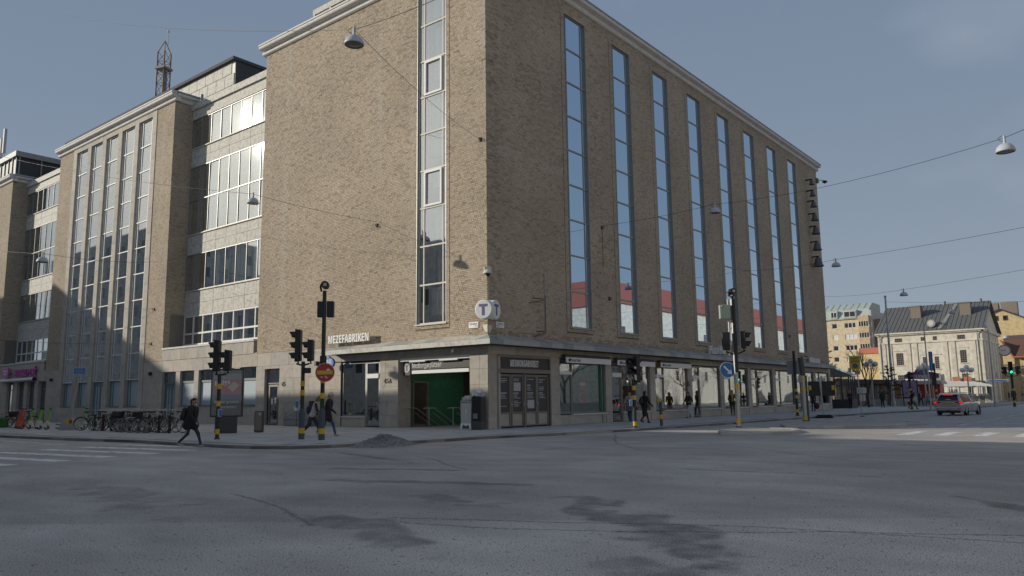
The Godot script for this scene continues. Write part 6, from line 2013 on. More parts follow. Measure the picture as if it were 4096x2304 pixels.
func signals_and_signs() -> void:
	mat("lens_dark", Color(0.03, 0.025, 0.025), 0.25)
	var lg := mat("lens_green", Color(0.1, 0.9, 0.7), 0.3)
	lg.emission_enabled = true
	lg.emission = Color(0.1, 0.95, 0.7)
	lg.emission_energy_multiplier = 1.3
	var W := atan2(-0.778, 0.628)          # facing along the side street
	var CAM := 0.679                        # facing the viewer's corner of the crossing
	# twin signal post by the crossing walker
	var t := thing("signal_post", "green signal post with two black heads beside the walking person", "traffic light", Vector3(-3.87, 0, 11.54))
	signal_pole(t, 2.5, 0.075, [2.02, 1.36, 0.29])
	signal_head(t, Vector3(-0.16, 2.62, 0.1), W, 3)
	signal_head(t, Vector3(0.2, 2.62, -0.16), W, 2)
	part(t, "bracket", MB.new().tube([Vector3(-0.16, 2.5, 0.1), Vector3(0, 2.45, 0), Vector3(0.2, 2.5, -0.16)], 0.035), M.signal_green_paint)
	button_box(t, Vector3(0.1, 0.85, 0.02), CAM + 0.9)
	# its twin on the corner
	t = thing("signal_post", "green signal post with two black heads next to the tall no entry pole", "traffic light", Vector3(-0.65, 0, 10.0))
	signal_pole(t, 2.9, 0.076, [2.07, 1.73, 0.32])
	signal_head(t, Vector3(-0.25, 2.92, 0.12), W, 3)
	signal_head(t, Vector3(0.2, 2.92, -0.12), W, 2)
	part(t, "bracket", MB.new().tube([Vector3(-0.25, 2.82, 0.12), Vector3(0, 2.75, 0), Vector3(0.2, 2.82, -0.12)], 0.035), M.signal_green_paint)
	var sl := MB.new()
	sl.lathe([Vector2(0.112, 0), Vector2(0.112, 1.0), Vector2(0.09, 1.1), Vector2(0.075, 1.13)], Vector3.ZERO, 14)
	part(t, "sleeve", sl, M.pole_green)
	part(t, "detector", MB.new().bevel(Vector3(0.35, 2.55, 0.1), Vector3(0.2, 0.2, 0.3), 0.02), M.black)
	button_box(t, Vector3(-0.14, 1.15, 0.1), CAM)
	# the tall pole with the no entry disc
	t = thing("signal_mast", "tall green pole with a red and yellow no entry disc and a camera on top", "sign pole", Vector3(0.56, 0, 10.0))
	signal_pole(t, 5.35, 0.08, [1.6, 0.32, 2.15])
	sl = MB.new()
	sl.lathe([Vector2(0.115, 0), Vector2(0.115, 1.0), Vector2(0.09, 1.1), Vector2(0.078, 1.14)], Vector3.ZERO, 14)
	part(t, "sleeve", sl, M.pole_green)
	var d := node(t, "no_entry_disc", Vector3(0.28, 2.44, 0.12))
	d.rotation.y = CAM + 0.12
	part(d, "plate", MB.new().cyl(Vector3(0, 0, 0), Vector3(0, 0, 0.02), 0.335, 0.335, 36), M.red)
	part(d, "bar", MB.new().box(Vector3(0, 0.0, 0.024), Vector3(0.56, 0.14, 0.008)), mat("sign_yellow", Color(0.62, 0.43, 0.03), 0.5))
	part(d, "rim", MB.new().torus(Vector3(0, 0, 0.012), Vector3.BACK, 0.335, 0.012, 36, 5), M.light_grey)
	part(d, "sticker", MB.new().box(Vector3(0.12, 0.1, 0.026), Vector3(0.12, 0.06, 0.004)), M.white)
	for q in [[-0.12, -0.17], [0.06, -0.19], [0.02, -0.15]]: part(d, "sticker_scrap", MB.new().ball(Vector3(q[0], q[1], 0.022), Vector3(0.05, 0.03, 0.004), 7, 4), M.light_grey)
	d = node(t, "control_box", Vector3(0, 4.55, 0))
	d.rotation.y = CAM
	for x in [-0.13, 0.22]: part(d, "case", MB.new().bevel(Vector3(x, 0.25, -0.05), Vector3(0.26, 0.6, 0.2), 0.02), M.black)
	camera_top(t, 5.35, CAM)
	part(t, "clamp", MB.new().bevel(Vector3(0.0, 2.92, 0.0), Vector3(0.19, 0.3, 0.19), 0.02), M.black)
	# keep-right pole on the near island
	t = thing("signal_mast", "tall island pole with a blue keep right disc and a pale equipment box", "sign pole", Vector3(9.55, -0.02, -6.38))
	signal_pole(t, 5.9, 0.1, [1.85, 0.3], M.galvanised)
	part(t, "upper_pole", MB.new().cyl(Vector3(0.02, 2.5, -0.01), Vector3(0.02, 5.9, -0.01), 0.11), M.black)
	part(t, "conduit", MB.new().tube([Vector3(-0.2, 3.3, 0.1), Vector3(-0.16, 4.6, 0.1), Vector3(-0.18, 5.9, 0.08)], 0.05), M.galvanised)
	d = node(t, "keep_right_disc", Vector3(-0.32, 2.62, 0.2))
	d.rotation.y = CAM + 0.05
	part(d, "plate", MB.new().cyl(Vector3.ZERO, Vector3(0, 0, 0.02), 0.37, 0.37, 36), M.blue)
	part(d, "rim", MB.new().torus(Vector3(0, 0, 0.012), Vector3.BACK, 0.355, 0.016, 36, 5), M.white)
	var ar := PackedVector2Array([Vector2(-0.2, 0.14), Vector2(-0.14, 0.2), Vector2(0.1, -0.04), Vector2(0.17, 0.03), Vector2(0.2, -0.2), Vector2(-0.03, -0.17), Vector2(0.04, -0.1)])
	part(d, "arrow", MB.new().prism(ar, Vector3(0, 0, 0.022), Vector3.RIGHT, Vector3.UP, Vector3(0, 0, 0.006)), M.white)
	d = node(t, "equipment_box", Vector3(-0.25, 4.95, 0.05))
	d.rotation.y = CAM
	part(d, "case", MB.new().bevel(Vector3(-0.15, 0.35, 0.12), Vector3(0.5, 0.66, 0.22), 0.02), mat("box_sage", Color(0.36, 0.42, 0.35), 0.5))
	part(d, "knob", MB.new().ball(Vector3(-0.28, 0.6, 0.24), Vector3.ONE * 0.06, 8, 6), M.grey)
	part(d, "second_case", MB.new().bevel(Vector3(0.25, 0.3, 0.05), Vector3(0.24, 0.6, 0.2), 0.02), M.black)
	signal_head(t, Vector3(-0.3, 3.55, 0.25), CAM + PI - 0.3, 2)
	signal_head(t, Vector3(0.38, 3.6, -0.3), CAM + 1.15, 2)
	part(t, "bracket", MB.new().tube([Vector3(-0.3, 3.45, 0.25), Vector3(0, 3.3, 0), Vector3(0.38, 3.5, -0.3)], 0.04), M.black)
	camera_top(t, 5.9, CAM)
	# three-lamp signal facing the crossing
	t = thing("signal_post", "dark signal post facing the crossing with a push button before the pizzeria door", "traffic light", Vector3(5.67, 0, -3.76))
	signal_pole(t, 2.45, 0.085, [1.83, 1.39, 0.2])
	signal_head(t, Vector3(-0.12, 2.45, 0.1), CAM, 2)
	signal_head(t, Vector3(0.12, 2.1, -0.12), CAM + 2.2, 3)
	button_box(t, Vector3(-0.1, 1.0, 0.1), CAM - 0.4)
	t = thing("push_button_post", "short green post with yellow caps and a push button before the pizzeria window", "bollard", Vector3(5.62, 0, -6.38))
	part(t, "post", MB.new().cyl(Vector3.ZERO, Vector3(0, 1.26, 0), 0.075, 0.075, 14), M.pole_green)
	part(t, "reflective_band", MB.new().cyl(Vector3(0, 0.35, 0), Vector3(0, 0.55, 0), 0.081, 0.081, 14), M.yellow)
	part(t, "cap", MB.new().bevel(Vector3(-0.04, 1.24, 0.02), Vector3(0.2, 0.16, 0.16), 0.02), M.yellow)
	button_box(t, Vector3(0.08, 0.85, 0.02), CAM + 1.0)
	# second island
	t = thing("island_post", "galvanised island post with three yellow bands and a dark pipe on top", "sign pole", Vector3(9.43, -0.02, -15.77))
	signal_pole(t, 2.5, 0.12, [2.3, 1.75, 0.15], M.galvanised)
	part(t, "pipe", MB.new().cyl(Vector3(0.03, 2.5, 0), Vector3(-0.06, 3.5, 0), 0.14, 0.15), M.dark_grey)
	part(t, "conduit", MB.new().cyl(Vector3(0.14, 0, -0.1), Vector3(0.14, 2.5, -0.1), 0.06), M.pole_green)
	part(t, "junction_box", MB.new().bevel(Vector3(-0.08, 2.3, 0.12), Vector3(0.22, 0.4, 0.14), 0.02), M.galvanised)
	t = thing("signal_post", "slim black signal post with a grey sign seen from behind", "traffic light", Vector3(5.54, 0, -25.9))
	signal_pole(t, 4.4, 0.09, [1.75, 1.3, 0.35])
	part(t, "head_side", MB.new().bevel(Vector3(0, 3.9, 0), Vector3(0.16, 1.1, 0.16), 0.03), M.black)
	part(t, "sign_back", MB.new().bevel(Vector3(-0.1, 3.3, -0.12), Vector3(0.95, 0.95, 0.03), 0.01), M.grey)
	# temporary road sign seen from behind
	t = thing("temporary_sign", "black twin road sign boards seen from behind on a leaning perforated post", "sign", Vector3(7.3, RD, -25.72), 0.35)
	part(t, "post", MB.new().tube([Vector3(0.06, 0.1, 0.05), Vector3(-0.1, 2.6, 0.05)], 0.045, 4), M.light_grey)
	for s in [-1, 1]:
		part(t, "board", MB.new().bevel(Vector3(s * 0.43 - 0.03, 1.95, 0.0), Vector3(0.76, 0.98, 0.03), 0.006), M.black)
		part(t, "reflector", MB.new().bevel(Vector3(s * 0.72, 2.0, 0.03), Vector3(0.18, 0.3, 0.05), 0.01), M.yellow)
	part(t, "foot", MB.new().bevel(Vector3(0.05, 0.06, 0), Vector3(1.1, 0.12, 0.6), 0.03), M.rubber)
	part(t, "foot", MB.new().bevel(Vector3(0.05, 0.16, 0), Vector3(0.9, 0.1, 0.45), 0.03), M.rubber)
	# loading bay sign
	t = thing("loading_sign", "yellow loading bay sign on a grey pole with a small plate below", "sign", Vector3(8.72, RD, -29.22), 0.3)
	part(t, "post", MB.new().tube([Vector3(0.1, 0, -0.03), Vector3(-0.05, 4.2, -0.03)], 0.04), M.galvanised)
	var yl := mat("plate_yellow", Color(0.52, 0.41, 0.05), 0.5)
	part(t, "plate", MB.new().bevel(Vector3(-0.12, 3.72, 0.02), Vector3(0.72, 0.95, 0.02), 0.006), yl)
	words(t, "lettering", "Last-", 0.15, 0.006, M.black, Transform3D(Basis.IDENTITY, Vector3(-0.1, 4.03, 0.034)), "Droid Sans", 700, 0.5)
	words(t, "lettering", "plats", 0.15, 0.006, M.black, Transform3D(Basis.IDENTITY, Vector3(-0.1, 3.83, 0.034)), "Droid Sans", 700, 0.5)
	part(t, "disc", MB.new().cyl(Vector3(-0.12, 3.5, 0.03), Vector3(-0.12, 3.5, 0.036), 0.17, 0.17, 20), mat("disc_blue", Color(0.09, 0.09, 0.28), 0.5))
	part(t, "disc_rim", MB.new().torus(Vector3(-0.12, 3.5, 0.036), Vector3.BACK, 0.17, 0.016, 20, 5), M.red)
	part(t, "small_plate", MB.new().bevel(Vector3(0.0, 3.05, 0.02), Vector3(0.36, 0.32, 0.02), 0.006), mat("plate_amber", Color(0.55, 0.32, 0.03), 0.5))
	words(t, "small_lettering", "9-19", 0.11, 0.006, M.black, Transform3D(Basis.IDENTITY, Vector3(0.0, 3.05, 0.034)), "Droid Sans", 700, 0.26)
	part(t, "foot", MB.new().cyl(Vector3(0.1, 0, -0.03), Vector3(0.1, 0.06, -0.03), 0.16, 0.1, 12), M.dark_grey)
	# farther signals
	t = thing("signal_post", "dark signal post by the advertising screen", "traffic light", Vector3(7.6, 0, -50))
	signal_pole(t, 3.0, 0.09, [1.75, 1.4, 0.35])
	signal_head(t, Vector3(0.05, 2.6, 0), CAM + 0.9, 2)
	t = thing("signal_post", "dark signal post rising behind the taxi", "traffic light", Vector3(8.6, 0, -56))
	signal_pole(t, 4.3, 0.09, [1.7, 1.2, 0.35])
	signal_head(t, Vector3(-0.1, 2.2, 0.05), CAM + PI, 3)
	t = thing("signal_post", "signal post showing a lit green lens beyond the taxi", "traffic light", Vector3(14.0, 0, -63.8))
	signal_pole(t, 3.2, 0.12, [1.7, 0.5])
	signal_head(t, Vector3(0.0, 3.25, 0.2), CAM - 0.25, 3, 2)
	signal_head(t, Vector3(-0.55, 3.2, 0.1), CAM - 1.7, 2)
	signal_head(t, Vector3(0.55, 3.2, -0.1), CAM + 1.5, 2)
	part(t, "bracket", MB.new().tube([Vector3(-0.55, 3.08, 0.1), Vector3(0, 3.0, 0), Vector3(0.55, 3.08, -0.1)], 0.04), M.black)
	for x in [[6.6, -114.0, "beside the cream building's corner"], [7.2, -113.4, "next to its twin by the cream building"]]:
		t = thing("signal_post", "pale banded post " + x[2], "traffic light", Vector3(x[0], 0, x[1]))
		part(t, "post", MB.new().cyl(Vector3.ZERO, Vector3(0, 4.6, 0), 0.09), M.light_grey)
		bands(t, 0.09, [1.6, 2.3, 0.4])

func signal_pole(t: Node, h: float, r: float, bs: Array, m: Material = null) -> void:
	if m == null: m = M.signal_green_paint
	part(t, "pole", MB.new().cyl(Vector3.ZERO, Vector3(0, h, 0), r, r * 0.92, 16), m)
	part(t, "base_collar", MB.new().cyl(Vector3.ZERO, Vector3(0, 0.05, 0), r * 1.5, r * 1.35, 16), M.dark_grey)
	bands(t, r, bs.filter(func(y): return y > 1.1 or h < 2.6 or m == M.galvanised or h > 2.95 and h < 5.3))
	for y in bs:
		if y <= 1.1 and (h > 2.8 and h < 2.95 or h > 5.3 and h < 5.4) and m != M.galvanised: part(t, "reflective_band", MB.new().cyl(Vector3(0, y - 0.1, 0), Vector3(0, y + 0.1, 0), 0.12, 0.12, 14), M.yellow)

func button_box(t: Node, at: Vector3, yaw: float) -> void:
	var b := node(t, "push_button", at)
	b.rotation.y = yaw
	part(b, "case", MB.new().bevel(Vector3(0, 0.15, 0.05), Vector3(0.14, 0.3, 0.1), 0.015), M.galvanised)
	part(b, "face", MB.new().box(Vector3(0, 0.15, 0.102), Vector3(0.1, 0.24, 0.006)), M.blue)

func camera_top(t: Node, y: float, yaw: float) -> void:
	var c := node(t, "camera_unit", Vector3(0, y, 0))
	c.rotation.y = yaw
	part(c, "neck", MB.new().cyl(Vector3(0, -0.05, 0), Vector3(0, 0.15, 0), 0.07), M.black)
	part(c, "yoke", MB.new().tube([Vector3(-0.12, 0.12, 0), Vector3(-0.16, 0.3, 0), Vector3(-0.12, 0.42, 0)], 0.04), M.black)
	part(c, "body", MB.new().cyl(Vector3(0.0, 0.36, -0.14), Vector3(0.04, 0.36, 0.18), 0.15, 0.14, 16), M.black)
	part(c, "lens", MB.new().box(Vector3(0.05, 0.36, 0.185), Vector3(0.12, 0.12, 0.01)), M.light_grey)

func bicycle(label: String, at: Vector3, yaw: float, lean: float, frame: Color, kind := 0) -> Node3D:
	var t := thing("bicycle", label, "bicycle", at, yaw, "bicycles parked along the side street")
	t.rotation.x = lean
	var fm := M.get("bike%s" % frame.to_html()) as Material
	if fm == null: fm = mat("bike%s" % frame.to_html(), frame, 0.4)
	if not M.has("wheel_mesh"):
		M["tyre_mesh"] = MB.new().torus(Vector3.ZERO, Vector3.BACK, 0.335, 0.02, 28, 6).mesh(M.rubber)
		M["rim_mesh"] = MB.new().torus(Vector3.ZERO, Vector3.BACK, 0.312, 0.011, 28, 5).mesh(M.steel)
		var sp := MB.new()
		for k in 20:
			var a := TAU * k / 20
			sp.tube([Vector3(0, 0, 0.03 * (1 if k % 2 else -1)), Vector3(cos(a), sin(a), 0) * 0.31], 0.003, 3, false)
		sp.cyl(Vector3(0, 0, -0.05), Vector3(0, 0, 0.05), 0.022, 0.022, 8)
		M["spoke_mesh"] = sp.mesh(M.steel)
		M["wheel_mesh"] = true
	for x in [-0.53, 0.53]:
		var w := node(t, "wheel", Vector3(x, 0.355, 0))
		inst(w, "tyre", M["tyre_mesh"]); inst(w, "rim", M["rim_mesh"]); inst(w, "spokes", M["spoke_mesh"])
	var head := Vector3(0.36, 0.86, 0); var bb := Vector3(-0.06, 0.3, 0); var seat := Vector3(-0.22, 0.86, 0); var rear := Vector3(-0.53, 0.355, 0)
	var f := MB.new()
	if kind % 2 == 0: f.tube([seat.lerp(bb, 0.15), head], 0.017)
	else: f.tube([seat.lerp(bb, 0.6), Vector3(0.12, 0.5, 0), head], 0.017)
	f.tube([bb, head - Vector3(-0.02, 0.12, 0)], 0.019)
	f.tube([seat, bb], 0.016)
	for s in [-0.05, 0.05]:
		f.tube([bb, rear + Vector3(0, 0, s)], 0.011)
		f.tube([seat.lerp(bb, 0.12), rear + Vector3(0, 0, s)], 0.009)
	part(t, "frame", f, fm)
	var fk := MB.new()
	fk.tube([head + Vector3(-0.02, 0.08, 0), head + Vector3(0.03, -0.14, 0)], 0.02)
	for s in [-0.05, 0.05]: fk.tube([head + Vector3(0.03, -0.14, s), Vector3(0.53, 0.355, s)], 0.011)
	part(t, "fork", fk, fm if kind != 3 else M.steel)
	var hb := MB.new()
	hb.tube([head + Vector3(-0.02, 0.06, 0), head + Vector3(-0.03, 0.2, 0)], 0.014)
	var hy := head + Vector3(-0.03, 0.2, 0)
	if kind % 2: hb.tube([hy + Vector3(-0.26, 0.03, -0.29), hy + Vector3(-0.1, 0.06, -0.27), hy + Vector3(0.03, 0.03, -0.1), hy + Vector3(0.03, 0.02, 0.1), hy + Vector3(-0.1, 0.06, 0.27), hy + Vector3(-0.26, 0.03, 0.29)], 0.013)
	else: hb.tube([hy + Vector3(-0.05, 0.02, -0.3), hy + Vector3(0.02, 0, 0), hy + Vector3(-0.05, 0.02, 0.3)], 0.013)
	part(t, "handlebar", hb, M.steel)
	var sd := MB.new()
	sd.tube([seat, seat + Vector3(-0.03, 0.1, 0)], 0.013)
	sd.ball(seat + Vector3(-0.06, 0.13, 0), Vector3(0.15, 0.035, 0.08), 10, 6)
	part(t, "saddle", sd, M.rubber)
	var cr := MB.new()
	cr.cyl(bb + Vector3(0, 0, 0.035), bb + Vector3(0, 0, 0.04), 0.09, 0.09, 16)
	cr.tube([bb + Vector3(0, 0, 0.06), bb + Vector3(0.12, -0.11, 0.06), bb + Vector3(0.12, -0.11, 0.15)], 0.012)
	cr.tube([bb + Vector3(0, 0, -0.06), bb + Vector3(-0.12, 0.11, -0.06), bb + Vector3(-0.12, 0.11, -0.15)], 0.012)
	part(t, "crank", cr, M.grey)
	if kind != 2:
		for q in [[-0.53, 0.3, 2.9], [0.53, 0.9, 2.6]]:
			var mg := []
			for k in 10:
				var a: float = q[1] + (q[2] - q[1]) * k / 9.0
				mg.append(Vector3(q[0] + cos(a) * 0.375, 0.355 + sin(a) * 0.375, 0))
			part(t, "mudguard", MB.new().tube(mg, 0.022, 5), fm if kind == 1 else M.dark_grey)
	if kind in [1, 3, 4]:
		var rk := MB.new()
		for s in [-0.06, 0.06]: rk.tube([Vector3(-0.24, 0.72, s), Vector3(-0.8, 0.74, s), Vector3(-0.53, 0.36, s)], 0.008, 4)
		part(t, "carrier", rk, M.dark_grey)
	if kind == 4:
		var bk := MB.new()
		for k in 5:
			var y := 0.72 + k * 0.055
			bk.tube([Vector3(0.42, y, -0.17), Vector3(0.74, y, -0.17), Vector3(0.74, y, 0.17), Vector3(0.42, y, 0.17), Vector3(0.42, y, -0.17)], 0.006, 4)
		for k in 8: bk.tube([Vector3(0.74, 0.72, -0.17 + k * 0.048), Vector3(0.76, 0.95, -0.17 + k * 0.048)], 0.005, 4)
		part(t, "basket", bk, M.dark_grey)
	if kind == 3: part(t, "carrier_box", MB.new().bevel(Vector3(-0.6, 0.88, 0), Vector3(0.42, 0.26, 0.32), 0.03), M.black)
	var st := MB.new()
	st.tube([Vector3(-0.3, 0.35, 0.06), Vector3(-0.42, 0.02, 0.14)], 0.01)
	part(t, "kickstand", st, M.grey)
	return t

func scooter(label: String, at: Vector3, yaw: float, stem: Color, deck: Color, group: String) -> void:
	var t := thing("kick_scooter", label, "scooter", at, yaw, group)
	var sm := M.get("sc%s" % stem.to_html()) as Material
	if sm == null: sm = mat("sc%s" % stem.to_html(), stem, 0.4)
	var dm := M.get("sc%s" % deck.to_html()) as Material
	if dm == null: dm = mat("sc%s" % deck.to_html(), deck, 0.45)
	for x in [-0.5, 0.5]:
		var w := node(t, "wheel", Vector3(x, 0.125, 0))
		part(w, "tyre", MB.new().torus(Vector3.ZERO, Vector3.BACK, 0.09, 0.035, 18, 7), M.rubber)
		part(w, "hub", MB.new().cyl(Vector3(0, 0, -0.03), Vector3(0, 0, 0.03), 0.07, 0.07, 12), M.grey)
	part(t, "deck", MB.new().prism(PackedVector2Array([Vector2(-0.62, 0.2), Vector2(-0.4, 0.24), Vector2(-0.32, 0.16), Vector2(0.25, 0.16), Vector2(0.42, 0.5), Vector2(0.52, 0.48), Vector2(0.34, 0.1), Vector2(-0.36, 0.1), Vector2(-0.5, 0.14)]), Vector3(0, 0, -0.09), Vector3.RIGHT, Vector3.UP, Vector3(0, 0, 0.18)), dm)
	part(t, "stem", MB.new().tube([Vector3(0.49, 0.4, 0), Vector3(0.36, 1.1, 0)], 0.05, 8), sm)
	part(t, "fork_cover", MB.new().prism(PackedVector2Array([Vector2(0.44, 0.5), Vector2(0.52, 0.5), Vector2(0.62, 0.16), Vector2(0.5, 0.12)]), Vector3(0, 0, -0.06), Vector3.RIGHT, Vector3.UP, Vector3(0, 0, 0.12)), dm)
	part(t, "handlebar", MB.new().tube([Vector3(0.3, 1.13, -0.27), Vector3(0.36, 1.14, 0), Vector3(0.3, 1.13, 0.27)], 0.018, 6), M.black)
	part(t, "display", MB.new().bevel(Vector3(0.36, 1.16, 0), Vector3(0.12, 0.06, 0.1), 0.015), M.black)
	part(t, "rear_guard", MB.new().prism(PackedVector2Array([Vector2(-0.66, 0.24), Vector2(-0.5, 0.3), Vector2(-0.38, 0.24), Vector2(-0.5, 0.26)]), Vector3(0, 0, -0.05), Vector3.RIGHT, Vector3.UP, Vector3(0, 0, 0.1)), M.black)

func crumpled(at: Vector3, r: Vector3, sd: int) -> MB:
	var mb := MB.new()
	var f := FastNoiseLite.new(); f.seed = sd; f.frequency = 1.6
	var P := func(i: int, j: int) -> Vector3:
		var th := PI * j / 9.0 - PI / 2; var an := TAU * (i % 14) / 14.0
		var o := Vector3(cos(an) * cos(th), sin(th), sin(an) * cos(th))
		return at + o * r * (1.0 + f.get_noise_3d(o.x * 1.2, o.y * 1.2, o.z * 1.2) * 0.75)
	for i in 14:
		for j in 9: mb.quad(P.call(i + 1, j), P.call(i, j), P.call(i, j + 1), P.call(i + 1, j + 1))
	return mb

func street_things() -> void:
	# bicycles in the rack along the kerb
	var list := [["dark blue bicycle first in the rack by the concrete sign foot", Color(0.02, 0.03, 0.08), 0], ["white step-through bicycle near the start of the rack", Color(0.62, 0.6, 0.54), 1], ["dark red bicycle beside the white step-through one", Color(0.22, 0.03, 0.03), 0], ["black bicycle with upright handlebars behind the dark red one", Color(0.02, 0.02, 0.022), 1], ["purple bicycle in the middle of the rack", Color(0.06, 0.05, 0.16), 0], ["silver bicycle with a black carrier box", Color(0.3, 0.3, 0.3), 3], ["matt black bicycle without mudguards after the carrier box", Color(0.015, 0.015, 0.015), 2], ["white frame city bicycle leaning over its black neighbour", Color(0.6, 0.6, 0.58), 1], ["red and silver bicycle with a carrier", Color(0.33, 0.05, 0.04), 3], ["grey bicycle with a wire basket by the walking person", Color(0.35, 0.35, 0.36), 4], ["light grey bicycle ending the rack on the advertising pillar's side", Color(0.45, 0.45, 0.44), 0]]
	for k in list.size():
		bicycle(list[k][0], Vector3(-20.1 + k * 0.82, 0.0, 9.35 + rng.randf_range(-0.25, 0.2)), 0.55 + rng.randf_range(-0.5, 0.55) + (PI if k % 3 == 1 else 0.0), rng.randf_range(-0.12, 0.12), list[k][1], list[k][2])
	for k in 7:
		bicycle("dark bicycle wedged between the others in the middle of the rack", Vector3(-19.6 + k * 1.15, 0.0, 9.0 + rng.randf_range(-0.2, 0.2)), 0.6 + rng.randf_range(-0.7, 0.7), rng.randf_range(-0.1, 0.1), [Color(0.03, 0.03, 0.032), Color(0.02, 0.025, 0.05)][k % 2], [0, 1, 2, 3][k % 4])
	var rack := MB.new().bevel(Vector3(0, 0.36, 0), Vector3(0.12, 0.74, 0.1), 0.02).mesh(M.seal)
	for k in 9:
		var t := thing("rack_post", "rusty dark post between the parked bicycles", "bike rack post", Vector3(-19.6 + k * 1.0, 0, 9.45), 0.1 * k, "rack posts between the parked bicycles")
		inst(t, "post", rack)
		part(t, "cap", MB.new().lathe([Vector2(0.07, 0.73), Vector2(0.08, 0.8), Vector2(0.0, 0.86)], Vector3.ZERO, 10), M.seal)
	for k in 4:
		bicycle(["black bicycle beside the green delivery box", "dark bicycle with orange frame at the far end of the parking strip", "black bicycle leaning by the red scooters", "dark city bicycle before the food bar window"][k], Vector3([-31.4, -33.2, -29.6, -30.6][k], 0, [9.3, 9.5, 9.4, 8.6][k]), [0.3, 0.7, 0.9, 0.5][k], 0.06, [Color(0.02, 0.02, 0.02), Color(0.3, 0.12, 0.03), Color(0.015, 0.015, 0.02), Color(0.03, 0.035, 0.04)][k], [1, 0, 3, 2][k])
	var b := thing("delivery_box", "green insulated delivery box standing on the pavement", "box", Vector3(-31.9, 0, 9.9), 0.5)
	part(b, "body", MB.new().bevel(Vector3(0, 0.32, 0), Vector3(0.75, 0.6, 0.55), 0.06), mat("box_green", Color(0.02, 0.14, 0.025), 0.6))
	part(b, "piping", MB.new().tube([Vector3(-0.37, 0.45, 0.285), Vector3(0.37, 0.45, 0.285)], 0.012), M.black)
	part(b, "strap", MB.new().tube([Vector3(-0.1, 0.62, 0), Vector3(0, 0.7, 0), Vector3(0.1, 0.62, 0)], 0.015), M.black)
	var lime := Color(0.16, 0.42, 0.04); var off := Color(0.6, 0.58, 0.5)
	for k in 5: scooter(["lime green and white scooter next to the red ones", "lime green and white scooter half hidden behind its neighbour", "lime green and white scooter before the double pair", "lime green and white scooter beside the concrete sign foot", "lime green and white scooter behind the concrete sign foot"][k], Vector3([-26.4, -25.7, -24.7, -24.1, -21.6][k], 0, [9.7, 9.5, 9.75, 9.6, 8.7][k]), -2.2 + 0.12 * k, lime, off, "lime green rental scooters")
	for k in 3: scooter(["coral red rental scooter beside the black bicycle", "coral red rental scooter in the middle of three", "coral red rental scooter next to the lime ones"][k], Vector3(-28.4 + k * 0.65, 0, 9.65 + 0.1 * k), -2.0 + 0.2 * k, Color(0.5, 0.09, 0.06), Color(0.52, 0.11, 0.07), "coral red rental scooters")
	# blue notice on a leaning pole in a concrete foot
	var t := thing("temporary_notice", "small blue notice on a leaning pole set in a trapezoid concrete foot", "sign", Vector3(-22.1, 0, 9.7), 0.68)
	part(t, "foot", MB.new().prism(PackedVector2Array([Vector2(-0.42, 0), Vector2(0.42, 0), Vector2(0.26, 0.66), Vector2(-0.26, 0.66)]), Vector3(0, 0, -0.3), Vector3.RIGHT, Vector3.UP, Vector3(0, 0, 0.6)), M.concrete)
	part(t, "sticker", MB.new().box(Vector3(0.02, 0.46, 0.303), Vector3(0.18, 0.18, 0.006)), M.yellow)
	part(t, "sticker", MB.new().box(Vector3(0.2, 0.46, 0.303), Vector3(0.17, 0.18, 0.006)), M.red)
	part(t, "pole", MB.new().tube([Vector3(0.05, 0.5, 0), Vector3(0.32, 3.0, 0)], 0.035), M.galvanised)
	part(t, "plate", MB.new().bevel(Vector3(0.36, 3.22, 0.03), Vector3(0.64, 0.42, 0.02), 0.005), M.blue)
	part(t, "plate_rim", MB.new().tube([Vector3(0.05, 3.02, 0.042), Vector3(0.67, 3.02, 0.042), Vector3(0.67, 3.42, 0.042), Vector3(0.05, 3.42, 0.042), Vector3(0.05, 3.02, 0.042)], 0.012, 4), M.white)
	for k in 4: part(t, "print_line", MB.new().box(Vector3(0.36, 3.36 - k * 0.09, 0.042), Vector3(0.5 - 0.05 * (k % 2), 0.03, 0.004)), M.light_grey)
	# advertising pillar
	t = thing("advertising_pillar", "glazed advertising pillar with a red pizza poster on a grey pedestal", "advertising pillar", Vector3(-8.85, 0, 8.2), 0.9)
	part(t, "pedestal", MB.new().bevel(Vector3(0, 0.38, 0), Vector3(0.95, 0.76, 0.3), 0.02), M.dark_grey)
	part(t, "case", MB.new().bevel(Vector3(0, 1.84, 0), Vector3(1.42, 2.2, 0.26), 0.03), mat("case_brown", Color(0.04, 0.033, 0.032), 0.4))
	part(t, "header", MB.new().box(Vector3(-0.1, 2.82, 0.135), Vector3(0.55, 0.12, 0.01)), M.black)
	words(t, "header_lettering", "Stockholm", 0.06, 0.004, M.light_grey, Transform3D(Basis.IDENTITY, Vector3(-0.1, 2.82, 0.143)), "Droid Sans", 700)
	part(t, "poster_top", MB.new().box(Vector3(0.0, 2.58, 0.134), Vector3(1.22, 0.28, 0.008)), M.frame_bronze)
	part(t, "poster_red", MB.new().box(Vector3(0.0, 2.1, 0.134), Vector3(1.22, 0.68, 0.008)), mat("poster_red", Color(0.36, 0.045, 0.03), 0.5))
	part(t, "poster_dark", MB.new().box(Vector3(0.0, 1.28, 0.134), Vector3(1.22, 0.96, 0.008)), mat("poster_dark", Color(0.05, 0.045, 0.05), 0.5))
	var pz := PackedVector2Array([Vector2(-0.02, 0.02), Vector2(0.3, 0.3), Vector2(0.56, 0.12), Vector2(0.24, -0.22)])
	part(t, "pizza_crust", MB.new().prism(pz, Vector3(0.0, 2.06, 0.139), Vector3.RIGHT, Vector3.UP, Vector3(0, 0, 0.004)), mat("crust", Color(0.38, 0.2, 0.09), 0.8))
	for k in pz.size(): pz[k] = pz[k] * 0.86 + Vector2(0.04, 0.01)
